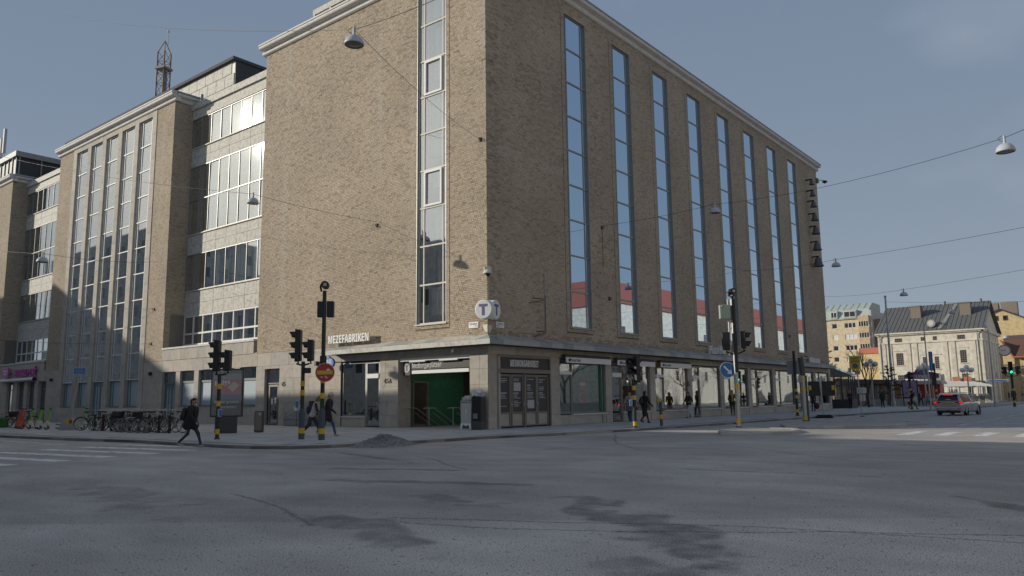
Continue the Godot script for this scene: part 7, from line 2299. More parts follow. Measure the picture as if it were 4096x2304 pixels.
	part(t, "pizza_topping", MB.new().prism(pz, Vector3(0.0, 2.06, 0.144), Vector3.RIGHT, Vector3.UP, Vector3(0, 0, 0.004)), textured(mat("topping", Color(0.6, 0.45, 0.28), 0.8), noise_img(64, 0.12, 3, 91, 0.5, 1.3), 6.0))
	words(t, "brand_lettering", "Billys", 0.2, 0.006, M.white, Transform3D(Basis(Vector3.BACK, 0.14), Vector3(-0.22, 2.3, 0.142)), "Droid Serif", 700, 0.66)
	words(t, "slogan", "the 90s’ greatest", 0.12, 0.006, M.light_grey, Transform3D(Basis.IDENTITY, Vector3(0.0, 1.42, 0.142)), "Droid Serif", 700, 1.08)
	words(t, "slogan", "invention?", 0.12, 0.006, M.light_grey, Transform3D(Basis.IDENTITY, Vector3(0.1, 1.2, 0.142)), "Droid Serif", 700, 0.72)
	part(t, "glass", MB.new().box(Vector3(0, 1.84, 0.16), Vector3(1.3, 2.06, 0.006)), M.glass_clear)
	t = thing("cable_cabinet", "narrow dark cabinet beside the advertising pillar", "cabinet", Vector3(-8.2, 0, 6.9), 0.75)
	part(t, "body", MB.new().bevel(Vector3(0, 0.5, 0), Vector3(0.38, 0.98, 0.3), 0.02), M.dark_grey)
	part(t, "door", MB.new().bevel(Vector3(0.0, 0.52, 0.155), Vector3(0.3, 0.86, 0.012), 0.004), M.frame_bronze)
	part(t, "sticker", MB.new().box(Vector3(0.06, 0.85, 0.163), Vector3(0.1, 0.12, 0.004)), M.light_grey)
	# graffiti covered boxes against the wall
	for k in 2:
		t = thing("electrical_cabinet", ["grey graffitied cabinet against the stone wall by the door", "grey stickered cabinet against the stone wall by the restaurant"][k], "cabinet", Vector3(-14.65 + k * 1.3, 0, 0.45))
		part(t, "body", MB.new().bevel(Vector3(0, 0.43, 0), Vector3(1.26, 0.84, 0.5), 0.02), M.grey)
		part(t, "plinth", MB.new().bb(Vector3(-0.6, 0, -0.2), Vector3(0.6, 0.08, 0.22)), M.dark_grey)
		part(t, "ridge", MB.new().box(Vector3(0, 0.36, 0.253), Vector3(1.22, 0.03, 0.01)), M.dark_grey)
		var st := MB.new()
		for q in 14: st.box(Vector3(rng.randf_range(-0.55, 0.55), rng.randf_range(0.42, 0.8), 0.253), Vector3(rng.randf_range(0.03, 0.12), rng.randf_range(0.03, 0.1), 0.004))
		part(t, "stickers", st, M.light_grey).set_meta("kind", "stuff")
	t = thing("rubbish_bag", "pale plastic rubbish bag left on the graffitied cabinets", "bag", Vector3(-14.2, 0.85, 0.45))
	part(t, "bag", crumpled(Vector3(0, 0.14, 0), Vector3(0.3, 0.2, 0.2), 5), M.white)
	t = thing("wall_post_box", "slim black box on a stand before the cabinets", "box", Vector3(-12.2, 0, 1.0))
	part(t, "case", MB.new().bevel(Vector3(0, 1.05, 0), Vector3(0.28, 0.75, 0.2), 0.02), M.black)
	part(t, "leg", MB.new().cyl(Vector3(0, 0, 0), Vector3(0, 0.7, 0), 0.03), M.dark_grey)
	# overflowing bins at the metro pier
	t = thing("litter_bin", "pale grey litter bin overflowing with paper by the metro pier", "bin", Vector3(-0.72, 0, 0.6), 0.2)
	part(t, "body", MB.new().prism(PackedVector2Array([Vector2(-0.27, 0), Vector2(0.27, 0), Vector2(0.3, 1.2), Vector2(-0.3, 1.2)]), Vector3(0, 0.04, -0.25), Vector3.RIGHT, Vector3.UP, Vector3(0, 0, 0.5)), M.light_grey)
	part(t, "hood", MB.new().bevel(Vector3(0, 1.3, -0.02), Vector3(0.64, 0.1, 0.54), 0.02), M.galvanised)
	part(t, "label", MB.new().box(Vector3(0, 0.85, 0.253), Vector3(0.08, 0.2, 0.006)), M.frame_cream)
	part(t, "base", MB.new().bevel(Vector3(0, 0.15, 0.01), Vector3(0.58, 0.28, 0.54), 0.01), M.white)
	part(t, "base_logo", MB.new().prism(PackedVector2Array([Vector2(-0.2, 0.05), Vector2(0.2, 0.05), Vector2(0.16, 0.22), Vector2(0, 0.16), Vector2(-0.14, 0.24)]), Vector3(0, 0.0, 0.281), Vector3.RIGHT, Vector3.UP, Vector3(0, 0, 0.004)), M.dark_grey)
	t = thing("litter_bin", "black litter bin with white print beside the pale one", "bin", Vector3(-0.12, 0, 0.55), 0.2)
	part(t, "body", MB.new().bevel(Vector3(0, 0.78, 0), Vector3(0.5, 1.52, 0.48), 0.03), M.black)
	part(t, "base", MB.new().bevel(Vector3(0, 0.2, 0.01), Vector3(0.52, 0.36, 0.5), 0.02), M.dark_grey)
	for k in 5: part(t, "print_line", MB.new().box(Vector3(-0.06, 0.72 - k * 0.045, 0.242), Vector3(0.26 - 0.04 * (k % 3), 0.02, 0.004)), M.light_grey)
	var i := 0
	for q in [[-0.85, 1.42, 0.6, 0.24, 0.14, "crumpled paper bags heaped on the pale litter bin"], [-0.2, 1.66, 0.55, 0.26, 0.2, "white plastic bag sitting on the black litter bin"], [0.08, 1.6, 0.6, 0.18, 0.13, "torn paper bag hanging over the black litter bin"], [-0.55, 1.44, 0.7, 0.16, 0.12, "squashed carton between the two litter bins"]]:
		i += 1
		t = thing("rubbish", q[5], "rubbish", Vector3(q[0], q[1], q[2]))
		part(t, "heap", crumpled(Vector3.ZERO, Vector3(q[3], q[4], q[3] * 0.9), 20 + i), [M.frame_cream, M.white, M.light_grey, M.frame_cream][i - 1])

func wire(label: String, a: Vector3, b: Vector3, sag := 0.3, r := 0.010) -> void:
	var pts := []
	for k in 13:
		var t := k / 12.0
		pts.append(a.lerp(b, t) - Vector3(0, sag * 4 * t * (1 - t), 0))
	one("span_wire", MB.new().tube(pts, r, 5), M.black, label, "wire", "span wires over the streets")

func hanging_lamp(label: String, at: Vector3, turn := 0.0) -> Node3D:
	var t := thing("hanging_lamp", label, "street lamp", at, turn, "bowl lamps hung over the streets")
	part(t, "bowl", MB.new().lathe([Vector2(0.27, 0.0), Vector2(0.305, 0.0), Vector2(0.3, 0.06), Vector2(0.26, 0.17), Vector2(0.18, 0.26), Vector2(0.08, 0.3), Vector2(0.05, 0.3)], Vector3.ZERO, 22), M.lamp_grey)
	part(t, "glass", MB.new().lathe([Vector2(0.0, -0.01), Vector2(0.15, 0.0), Vector2(0.27, 0.02)], Vector3.ZERO, 22), M.lamp_glass)
	part(t, "neck", MB.new().cyl(Vector3(0, 0.29, 0), Vector3(0, 0.58, 0), 0.05, 0.045, 10), M.lamp_grey)
	var lp := []
	for k in 9: lp.append(Vector3(-0.06 - sin(PI * k / 8.0) * 0.14, 0.36 + 0.22 * k / 8.0, 0))
	part(t, "cable_loop", MB.new().tube(lp, 0.008, 4), M.black)
	return t

func lamps_and_wires() -> void:
	mat("lamp_grey", Color(0.46, 0.49, 0.54), 0.5)
	mat("lamp_glass", Color(0.16, 0.155, 0.145), 0.35)
	var P := [[Vector3(6.15, 12.28, 13.36), "large grey bowl lamp hanging in front of the sunlit brick wall"], [Vector3(-10.72, 11.55, 6.06), "bowl lamp hanging before the recessed glazing"], [Vector3(-23.17, 9.3, 11.3), "bowl lamp hanging before the farthest recessed bay"], [Vector3(6.68, 11.4, -11.5), "bowl lamp hanging before the strip windows of the shaded facade"], [Vector3(21.18, 9.55, -2.61), "bowl lamp hanging against the open sky over the main street"], [Vector3(8.19, 10.3, -27.94), "bowl lamp hanging just past the brick building's edge"], [Vector3(9.89, 9.2, -39.68), "bowl lamp hanging above the tall lighting mast"], [Vector3(10.71, 8.9, -55.08), "bowl lamp hanging before the seamed roof"], [Vector3(11.49, 8.35, -68.33), "bowl lamp hanging at the cream building's eaves corner"], [Vector3(12.0, 7.8, -80.48), "bowl lamp hanging before the yellow gable house"]]
	for q in P: hanging_lamp(q[1], q[0], 0.6)
	var top := func(k: int) -> Vector3: return P[k][0] + Vector3(0, 0.5, 0)
	wire("wire from the large bowl lamp up over the long wing", top.call(0), Vector3(-30, 27.3, 9.7), 0.5)
	wire("wire from the large bowl lamp towards the viewer's side", top.call(0), Vector3(20.6, 9.0, 18.4), 0.3)
	wire("thin wire from the large bowl lamp to the brick corner", top.call(0), Vector3(-0.35, 14.2, 0.1), 0.25, 0.008)
	wire("wire from the recess lamp to the far end of the street", top.call(1), Vector3(-45, 21.5, 12), 0.6)
	wire("wire from the recess lamp to the sunlit brick wall", top.call(1), Vector3(-8.0, 11.2, 0.1), 0.1)
	wire("wire from the farthest bay lamp down the street", top.call(2), Vector3(-45, 14, 10.5), 0.3)
	wire("wire from the farthest bay lamp to the long wing", top.call(2), Vector3(-33.0, 12.0, 0.05), 0.2, 0.01)
	wire("wire from the facade lamp to the shaded brick", top.call(3), Vector3(0.1, 11.5, -10.4), 0.1)
	wire("wire between the facade lamp and the lamp against the sky", top.call(3), top.call(4), 0.35)
	wire("wire from the sky lamp across the main street", top.call(4), Vector3(41, 10.5, 18), 0.4)
	wire("wire from the lamp past the building edge to the shaded brick", top.call(5), Vector3(0.1, 11.3, -31.2), 0.15)
	wire("wire from the lamp past the building edge across the street", top.call(5), Vector3(41, 9.5, -4), 0.5)
	wire("wire from the mast lamp to the end of the brick facade", top.call(6), Vector3(0.1, 11.2, -51.8), 0.15)
	wire("wire from the mast lamp across the street", top.call(6), Vector3(40, 10, -16), 0.4)
	wire("thin wire from the lighting mast across the square", Vector3(1.69, 12.1, -69.3), Vector3(30, 9.5, -56), 0.5, 0.012)
	wire("low wire to the anchor on the brick strip", Vector3(-33.0, 8.4, 0.15), Vector3(-60, 11.5, 9), 0.4, 0.01)
	wire("lowest wire to the anchor on the brick strip", Vector3(-33.2, 5.8, 0.15), Vector3(-62, 8.2, 9), 0.4, 0.01)
	one("drop_cable", MB.new().tube([Vector3(0.05, 11.4, -10.4), Vector3(0.05, 9.0, -10.4)], 0.012, 5), M.seal, "thin cable dropping down the shaded brick from a wire anchor", "cable")

func vehicles() -> void:
	# silver estate taxi seen from behind; local +x is its front
	var t := thing("taxi", "silver estate car with a roof taxi sign and lit brake lights", "car", Vector3(13.75, RD, -35.2), 1.46)
	var paint := mat("car_silver", Color(0.42, 0.43, 0.44), 0.28, 0.55)
	paint.clearcoat_enabled = true
	paint.clearcoat = 0.8
	paint.clearcoat_roughness = 0.08
	var tint := mat("car_glass", Color(0.03, 0.035, 0.04), 0.06, 0.6)
	# side outline sections: x, lower y, waist y, upper y (roof or bonnet), half widths at sill, waist, top
	var S := [[-2.33, 0.42, 0.78, 0.98, 0.70, 0.78, 0.70], [-2.28, 0.26, 0.80, 1.08, 0.82, 0.87, 0.76], [-2.05, 0.2, 0.86, 1.36, 0.88, 0.91, 0.66], [-1.8, 0.2, 0.9, 1.49, 0.89, 0.92, 0.62], [-1.2, 0.2, 0.92, 1.53, 0.89, 0.92, 0.62], [-0.3, 0.2, 0.92, 1.54, 0.89, 0.92, 0.62], [0.3, 0.2, 0.92, 1.50, 0.89, 0.92, 0.6], [0.75, 0.2, 0.93, 1.32, 0.89, 0.92, 0.58], [1.15, 0.2, 0.94, 1.02, 0.89, 0.91, 0.72], [1.9, 0.22, 0.82, 0.90, 0.86, 0.86, 0.66], [2.25, 0.26, 0.68, 0.74, 0.74, 0.74, 0.56], [2.33, 0.4, 0.6, 0.64, 0.6, 0.6, 0.5]]
	var ring := func(s: Array) -> Array:
		return [Vector3(s[0], s[1], -s[4] * 0.92), Vector3(s[0], s[1] + 0.14, -s[4]), Vector3(s[0], s[2] - 0.1, -s[5]), Vector3(s[0], s[2], -s[5] * 0.975), Vector3(s[0], s[3] - 0.05, -s[6] - 0.02), Vector3(s[0], s[3], -s[6] + 0.12), Vector3(s[0], s[3] + 0.02, 0),
			Vector3(s[0], s[3], s[6] - 0.12), Vector3(s[0], s[3] - 0.05, s[6] + 0.02), Vector3(s[0], s[2], s[5] * 0.975), Vector3(s[0], s[2] - 0.1, s[5]), Vector3(s[0], s[1] + 0.14, s[4]), Vector3(s[0], s[1], s[4] * 0.92)]
	var body := MB.new(); var glass := MB.new()
	for k in S.size() - 1:
		var a: Array = ring.call(S[k]); var b: Array = ring.call(S[k + 1])
		for i in a.size() - 1:
			var pane: bool = (i == 3 or i == 8) and k >= 2 and k <= 6
			var rear: bool = k == 1 and i >= 3 and i <= 8
			(glass if pane else body).quad(b[i], a[i], a[i + 1], b[i + 1])
	for e in [0, S.size() - 1]:
		var a: Array = ring.call(S[e])
		for i in range(1, a.size() - 2):
			if e == 0: body.tri(a[0], a[i], a[i + 1])
			else: body.tri(a[0], a[i + 1], a[i])
	part(t, "body", body, paint)
	part(t, "side_glass", glass, tint)
	var rg := MB.new()
	rg.quad(Vector3(-2.33, 1.02, -0.66), Vector3(-2.33, 1.02, 0.66), Vector3(-2.09, 1.37, 0.56), Vector3(-2.09, 1.37, -0.56))
	part(t, "rear_window", rg, tint)
	for z in [-0.3, 0.55]:
		for s in [-1, 1]: part(t, "pillar", MB.new().tube([Vector3(z, 0.92, s * 0.905), Vector3(z - 0.08, 1.5, s * 0.63)], 0.03, 4), paint)
	var spoil := MB.new()
	spoil.prism(PackedVector2Array([Vector2(-2.18, 1.42), Vector2(-1.8, 1.5), Vector2(-1.8, 1.55), Vector2(-2.2, 1.46)]), Vector3(0, 0, -0.58), Vector3.RIGHT, Vector3.UP, Vector3(0, 0, 1.16))
	part(t, "spoiler", spoil, paint)
	var br := mat("brake_lit", Color(0.9, 0.05, 0.03), 0.3)
	br.emission_enabled = true
	br.emission = Color(1, 0.12, 0.06)
	br.emission_energy_multiplier = 0.6
	part(t, "high_brake_light", MB.new().bevel(Vector3(-2.2, 1.41, 0), Vector3(0.03, 0.035, 0.62), 0.006), br)
	for s in [-1, 1]:
		var l := node(t, "tail_light", Vector3(-2.29, 0.9, s * 0.66))
		part(l, "case", MB.new().prism(PackedVector2Array([Vector2(-0.24, 0.05), Vector2(0.2, 0.1), Vector2(0.22, -0.06), Vector2(0.05, -0.08), Vector2(-0.2, -0.0)]), Vector3(-0.06, 0, 0), Vector3(0, 0, s), Vector3.UP, Vector3(0.12, 0, 0)), mat("lamp_red", Color(0.2, 0.015, 0.02), 0.2))
		part(l, "lamp", MB.new().bevel(Vector3(-0.065, 0.0, s * 0.12), Vector3(0.02, 0.07, 0.13), 0.008), br)
		var ol := OmniLight3D.new()
		ol.name = "glow"
		l.add_child(ol)
		ol.position = Vector3(-0.14, 0, s * 0.12)
		ol.light_color = Color(1, 0.15, 0.08)
		ol.light_energy = 0.01
		ol.light_size = 0.06
		ol.shadow_enabled = true
	part(t, "number_plate", MB.new().bevel(Vector3(-2.345, 0.83, 0), Vector3(0.02, 0.12, 0.54), 0.004), M.sign_yellow)
	part(t, "plate_strip", MB.new().box(Vector3(-2.357, 0.83, -0.245), Vector3(0.004, 0.12, 0.04)), M.blue)
	words(t, "plate_lettering", "FAT 16K", 0.075, 0.004, M.black, Transform3D(Basis(Vector3.UP, -PI / 2), Vector3(-2.358, 0.83, 0.02)), "Droid Sans Mono", 700, 0.42)
	part(t, "bumper", MB.new().bevel(Vector3(-2.3, 0.45, 0), Vector3(0.16, 0.24, 1.6), 0.05), paint)
	part(t, "diffuser", MB.new().bevel(Vector3(-2.24, 0.27, 0), Vector3(0.2, 0.16, 1.45), 0.04), M.black)
	part(t, "tow_bar", MB.new().tube([Vector3(-2.2, 0.28, 0), Vector3(-2.42, 0.3, 0), Vector3(-2.42, 0.42, 0)], 0.025), M.black)
	for s in [-1, 1]:
		part(t, "reflector", MB.new().box(Vector3(-2.385, 0.48, s * 0.66), Vector3(0.008, 0.035, 0.2)), M.lamp_red)
		part(t, "mirror", MB.new().bevel(Vector3(0.62, 1.02, s * 1.02), Vector3(0.14, 0.15, 0.2), 0.04), paint)
		part(t, "door_seam", MB.new().tube([Vector3(-0.32, 0.35, s * 0.9), Vector3(-0.32, 0.9, s * 0.92)], 0.006, 4), M.black)
		part(t, "roof_rail", MB.new().tube([Vector3(-1.7, 1.53, s * 0.56), Vector3(-1.5, 1.58, s * 0.56), Vector3(0.1, 1.58, s * 0.55), Vector3(0.35, 1.52, s * 0.55)], 0.018, 5), M.black)
		for x in [-0.55, -1.45]: part(t, "door_handle", MB.new().bevel(Vector3(x + 0.2, 0.86, s * 0.925), Vector3(0.2, 0.03, 0.02), 0.006), paint)
		for x in [-1.42, 1.4]:
			var w := node(t, "wheel", Vector3(x, 0.325, s * 0.8))
			part(w, "tyre", MB.new().torus(Vector3.ZERO, Vector3.BACK, 0.235, 0.09, 24, 10), M.rubber)
			part(w, "rim", MB.new().cyl(Vector3(0, 0, -0.05), Vector3(0, 0, 0.05 * s + 0.01), 0.21, 0.2, 20), M.grey)
			for k in 5:
				var a := TAU * k / 5
				part(w, "spoke", MB.new().tube([Vector3(0, 0, s * 0.07), Vector3(cos(a), sin(a), 0) * 0.19 + Vector3(0, 0, s * 0.065)], 0.03, 5), M.light_grey)
			part(t, "wheel_arch", MB.new().torus(Vector3(x, 0.325, s * 0.885), Vector3.BACK, 0.36, 0.035, 22, 5), M.black)
	var sg := node(t, "taxi_sign", Vector3(-0.9, 1.56, 0))
	part(sg, "stand", MB.new().bevel(Vector3(0, 0.05, 0), Vector3(0.2, 0.1, 0.55), 0.03), M.white)
	words(sg, "lettering", "TAXI", 0.14, 0.03, M.dark_grey, Transform3D(Basis(Vector3.UP, -PI / 2), Vector3(-0.04, 0.17, 0)), "Droid Sans", 900, 0.62)

func skin_field(bones: Array, cell: float, mb: MB, blend := 0.035) -> void:
	# tapered capsules joined by a smooth minimum, meshed as surface nets
	var lo := Vector3.ONE * 1e9; var hi := Vector3.ONE * -1e9
	for b in bones:
		var r: float = maxf(b[2], b[3]) + 0.06
		for p in [b[0], b[1]]:
			lo = lo.min(p - Vector3.ONE * r); hi = hi.max(p + Vector3.ONE * r)
	var n := Vector3i(((hi - lo) / cell).ceil()) + Vector3i.ONE
	var f := PackedFloat32Array(); f.resize(n.x * n.y * n.z); f.fill(1.0)
	var who := PackedInt32Array(); who.resize(f.size()); who.fill(0)
	var best := PackedFloat32Array(); best.resize(f.size()); best.fill(1.0)
	for bi in bones.size():
		var b: Array = bones[bi]
		var a: Vector3 = b[0]; var c: Vector3 = b[1]; var r0: float = b[2]; var r1: float = b[3]
		var m := maxf(r0, r1) + 0.07
		var i0 := Vector3i(((a.min(c) - Vector3.ONE * m - lo) / cell).floor()).clamp(Vector3i.ZERO, n - Vector3i.ONE)
		var i1 := Vector3i(((a.max(c) + Vector3.ONE * m - lo) / cell).ceil()).clamp(Vector3i.ZERO, n - Vector3i.ONE)
		var d := c - a; var dd := maxf(d.length_squared(), 1e-9)
		for z in range(i0.z, i1.z + 1):
			for y in range(i0.y, i1.y + 1):
				var k := (z * n.y + y) * n.x + i0.x
				for x in range(i0.x, i1.x + 1):
					var p := lo + Vector3(x, y, z) * cell - a
					var t := clampf(p.dot(d) / dd, 0, 1)
					var s := (p - d * t).length() - lerpf(r0, r1, t)
					if s < best[k]: best[k] = s; who[k] = bi
					var h := clampf(0.5 + 0.5 * (f[k] - s) / blend, 0, 1)
					f[k] = lerpf(f[k], s, h) - blend * h * (1 - h)
					k += 1
	var vid := PackedInt32Array(); vid.resize(f.size()); vid.fill(-1)
	var base := mb.v.size()
	var sx := 1; var sy := n.x; var sz := n.x * n.y
	var co := [0, sx, sy, sx + sy, sz, sx + sz, sy + sz, sx + sy + sz]
	var ed := [[0, 1], [2, 3], [4, 5], [6, 7], [0, 2], [1, 3], [4, 6], [5, 7], [0, 4], [1, 5], [2, 6], [3, 7]]
	var cp := [Vector3(0, 0, 0), Vector3(1, 0, 0), Vector3(0, 1, 0), Vector3(1, 1, 0), Vector3(0, 0, 1), Vector3(1, 0, 1), Vector3(0, 1, 1), Vector3(1, 1, 1)]
	var nv := 0
	for z in n.z - 1:
		for y in n.y - 1:
			for x in n.x - 1:
				var k := z * sz + y * sy + x
				if f[k] > 0.2: continue
				var sum := Vector3.ZERO; var cnt := 0
				for e in ed:
					var fa := f[k + co[e[0]]]; var fb := f[k + co[e[1]]]
					if (fa < 0) != (fb < 0):
						sum += (cp[e[0]] as Vector3).lerp(cp[e[1]], fa / (fa - fb)); cnt += 1
				if cnt == 0: continue
				var bq := k
				for q in 8:
					if best[k + co[q]] < best[bq]: bq = k + co[q]
				mb.col = bones[who[bq]][4]
				vid[k] = base + nv; nv += 1
				mb.vert(lo + (Vector3(x, y, z) + sum / cnt) * cell, Vector3.ZERO)
	for i in range(base, base + nv): mb.n[i] = Vector3.ZERO
	for z in range(1, n.z - 1):
		for y in range(1, n.y - 1):
			for x in range(1, n.x - 1):
				var k := z * sz + y * sy + x
				var s0 := f[k] < 0
				for ax in 3:
					var st: int = [sx, sy, sz][ax]
					if s0 == (f[k + st] < 0): continue
					var u: int = [sy, sz, sx][ax]; var w: int = [sz, sx, sy][ax]
					var q := [vid[k - u - w], vid[k - w], vid[k], vid[k - u]]
					if q[0] < 0 or q[1] < 0 or q[2] < 0 or q[3] < 0: continue
					if not s0: q = [q[3], q[2], q[1], q[0]]
					var nn: Vector3 = (mb.v[q[1]] - mb.v[q[0]]).cross(mb.v[q[3]] - mb.v[q[0]]) + (mb.v[q[3]] - mb.v[q[2]]).cross(mb.v[q[1]] - mb.v[q[2]])
					for i in q: mb.n[i] += nn
					mb.ix.append_array(PackedInt32Array([q[0], q[2], q[1], q[0], q[3], q[2]]))
	for i in range(base, base + nv): mb.n[i] = mb.n[i].normalized() if mb.n[i].length_squared() > 1e-16 else Vector3.UP

func person(label: String, at: Vector3, yaw: float, o: Dictionary) -> Node3D:
	var t := thing("person", label, "person", at, yaw, o.get("group", ""))
	var s: float = o.get("h", 1.72) / 1.75
	var coat: Color = o.coat; var legs: Color = o.legs; var shoe: Color = o.get("shoe", Color(0.02, 0.02, 0.02)); var skin: Color = o.get("skin", Color(0.42, 0.26, 0.19)); var hair: Color = o.get("hair", Color(0.03, 0.02, 0.015))
	var hat: Color = o.get("hat", hair)
	var bulk: float = o.get("bulk", 1.0)
	var lean: float = o.get("lean", 0.03)
	var stride: float = o.get("stride", 0.35)
	var B := []
	var L := func(x: float, y: float, z: float) -> Vector3: return Vector3(x, y, z + maxf(0, y - 0.9) * lean * 2.0) * s
	var add := func(a: Vector3, b: Vector3, r0: float, r1: float, c: Color) -> void: B.append([a, b, r0 * s, r1 * s, c])
	add.call(L.call(-0.08, 0.93, 0), L.call(0.08, 0.93, 0), 0.115 * bulk, 0.115 * bulk, coat)
	add.call(L.call(0, 0.98, 0), L.call(0, 1.25, 0.01), 0.135 * bulk, 0.145 * bulk, coat)
	add.call(L.call(-0.09, 1.34, 0.01), L.call(0.09, 1.34, 0.01), 0.125 * bulk, 0.125 * bulk, coat)
	add.call(L.call(-0.15, 1.43, 0), L.call(0.15, 1.43, 0), 0.075 * bulk, 0.075 * bulk, coat)
	if o.has("front"): add.call(L.call(0, 1.05, 0.07), L.call(0, 1.38, 0.075), 0.085, 0.085, o.front)
	add.call(L.call(0, 1.46, 0), L.call(0, 1.54, 0.015), 0.055, 0.05, o.get("scarf", skin))
	if o.has("scarf"): add.call(L.call(-0.05, 1.5, 0.0), L.call(0.05, 1.5, 0.0), 0.085, 0.085, o.scarf)
	add.call(L.call(0, 1.585, 0.035), L.call(0, 1.66, 0.03), 0.07, 0.082, skin)
	add.call(L.call(0, 1.60, 0.115), L.call(0, 1.625, 0.10), 0.014, 0.012, skin)
	for x in [-1.0, 1.0]: add.call(L.call(x * 0.088, 1.615, 0.01), L.call(x * 0.088, 1.645, 0.01), 0.016, 0.018, skin)
	add.call(L.call(0, 1.675, -0.015), L.call(0, 1.70, 0.015), 0.092, 0.085, hat)
	add.call(L.call(0, 1.6, -0.04), L.call(0, 1.66, -0.03), 0.075, 0.085, hair)
	if o.get("long_hair", false):
		add.call(L.call(-0.03, 1.62, -0.05), L.call(0.05, 1.38, -0.1), 0.08, 0.055, hair)
		add.call(L.call(0.03, 1.62, -0.05), L.call(-0.05, 1.4, -0.11), 0.07, 0.05, hair)
	var hem: float = o.get("hem", 0.84)
	if hem < 0.9:
		var w := 0.125 * bulk
		add.call(L.call(-0.06, 0.95, 0.0), Vector3(-0.08 * s, hem * s, -stride * 0.25 * s), w, w * 0.95, coat)
		add.call(L.call(0.06, 0.95, 0.0), Vector3(0.08 * s, hem * s, stride * 0.25 * s), w, w * 0.95, coat)
	# legs: the right one forward, the left one back
	var fl: float = o.get("flare", 0.0)
	for side in [-1.0, 1.0]:
		var z: float = stride * side
		var hip := Vector3(side * 0.085, 0.9, 0) * s
		var ank := Vector3(side * 0.075, 0.09 + (0.09 if side < 0 and stride > 0.25 else 0.0), z) * s
		var knee := Vector3(side * 0.085, 0.49, z * 0.5 + 0.05 + (0.05 if side < 0 else 0.02)) * s
		add.call(hip, knee, 0.088 + fl * 0.01, 0.064 + fl * 0.02, legs)
		add.call(knee, ank + Vector3(0, 0.02, 0), 0.06 + fl * 0.02, 0.045 + fl * 0.045, legs)
		var pitch := 0.5 if side < 0 and stride > 0.25 else 0.0
		var toe := ank + Vector3(0, -0.045 - pitch * 0.12, 0.15) * s
		add.call(ank + Vector3(0, -0.04, -0.03) * s, toe, 0.045, 0.036, shoe)
	# arms
	var sleeve: Color = o.get("sleeve", coat)
	var mb := MB.new()
	var hands := []
	for side in [-1.0, 1.0]:
		var sw: float = o.get("swing", 0.25) * -side
		var bend: float = o.get("bend", 0.25)
		if o.has("raise") and side == o.get("raise_side", 1.0): bend = o.raise
		var sh: Vector3 = L.call(side * 0.19 * bulk, 1.42, 0.0)
		var el := sh + Vector3(side * 0.06 * bulk, -0.27, sw * 0.35 - 0.02) * s
		var wr := el + Vector3(-side * 0.03 * bend * 2, -0.23 * cos(bend * 1.5), 0.08 + sw * 0.3 + 0.22 * sin(bend * 1.5)) * s
		add.call(sh, el, 0.058 * bulk, 0.05 * bulk, sleeve)
		add.call(el, wr, 0.048 * bulk, 0.036 * bulk, sleeve)
		var dir := (wr - el).normalized()
		add.call(wr, wr + dir * 0.07 * s, 0.03, 0.034, o.get("glove", skin))
		hands.append([wr + dir * 0.075 * s, dir, side])
	skin_field(B, o.get("cell", 0.035), mb)
	if o.get("fingers", true):
		mb.col = o.get("glove", skin)
		for hq in hands:
			var p: Vector3 = hq[0]; var d: Vector3 = hq[1]
			var back := Vector3(hq[2], 0, 0)
			var across := d.cross(back).normalized()
			for k in 4:
				var q := p + across * (k - 1.5) * 0.018 * s
				var len: float = [0.058, 0.07, 0.066, 0.05][k] * s
				var m := q + d * len * 0.55
				mb.tube([q, m, m + (d - back * 0.45).normalized() * len * 0.5], 0.0085 * s, 5)
			var th := p - d * 0.04 * s + across * -0.03 * s
			mb.tube([th, th + (d - across * 0.7 - back * 0.3).normalized() * 0.035 * s, th + (d * 1.3 - across * 0.5 - back * 0.5).normalized() * 0.065 * s], 0.01 * s, 5)
		mb.col = Color(0.02, 0.015, 0.012)
		for x in [-0.032, 0.032]: mb.ball(L.call(x, 1.628, 0.105), Vector3(0.012, 0.008, 0.008) * s, 6, 4)
		mb.col = Color(0.3, 0.12, 0.1)
		mb.ball(L.call(0, 1.572, 0.098), Vector3(0.025, 0.006, 0.008) * s, 6, 4)
	var m := M.get("cloth") as StandardMaterial3D
	if m == null:
		m = mat("cloth", Color(1, 1, 1), 0.85)
		m.vertex_color_use_as_albedo = true
	part(t, "body", mb, m)
	return t

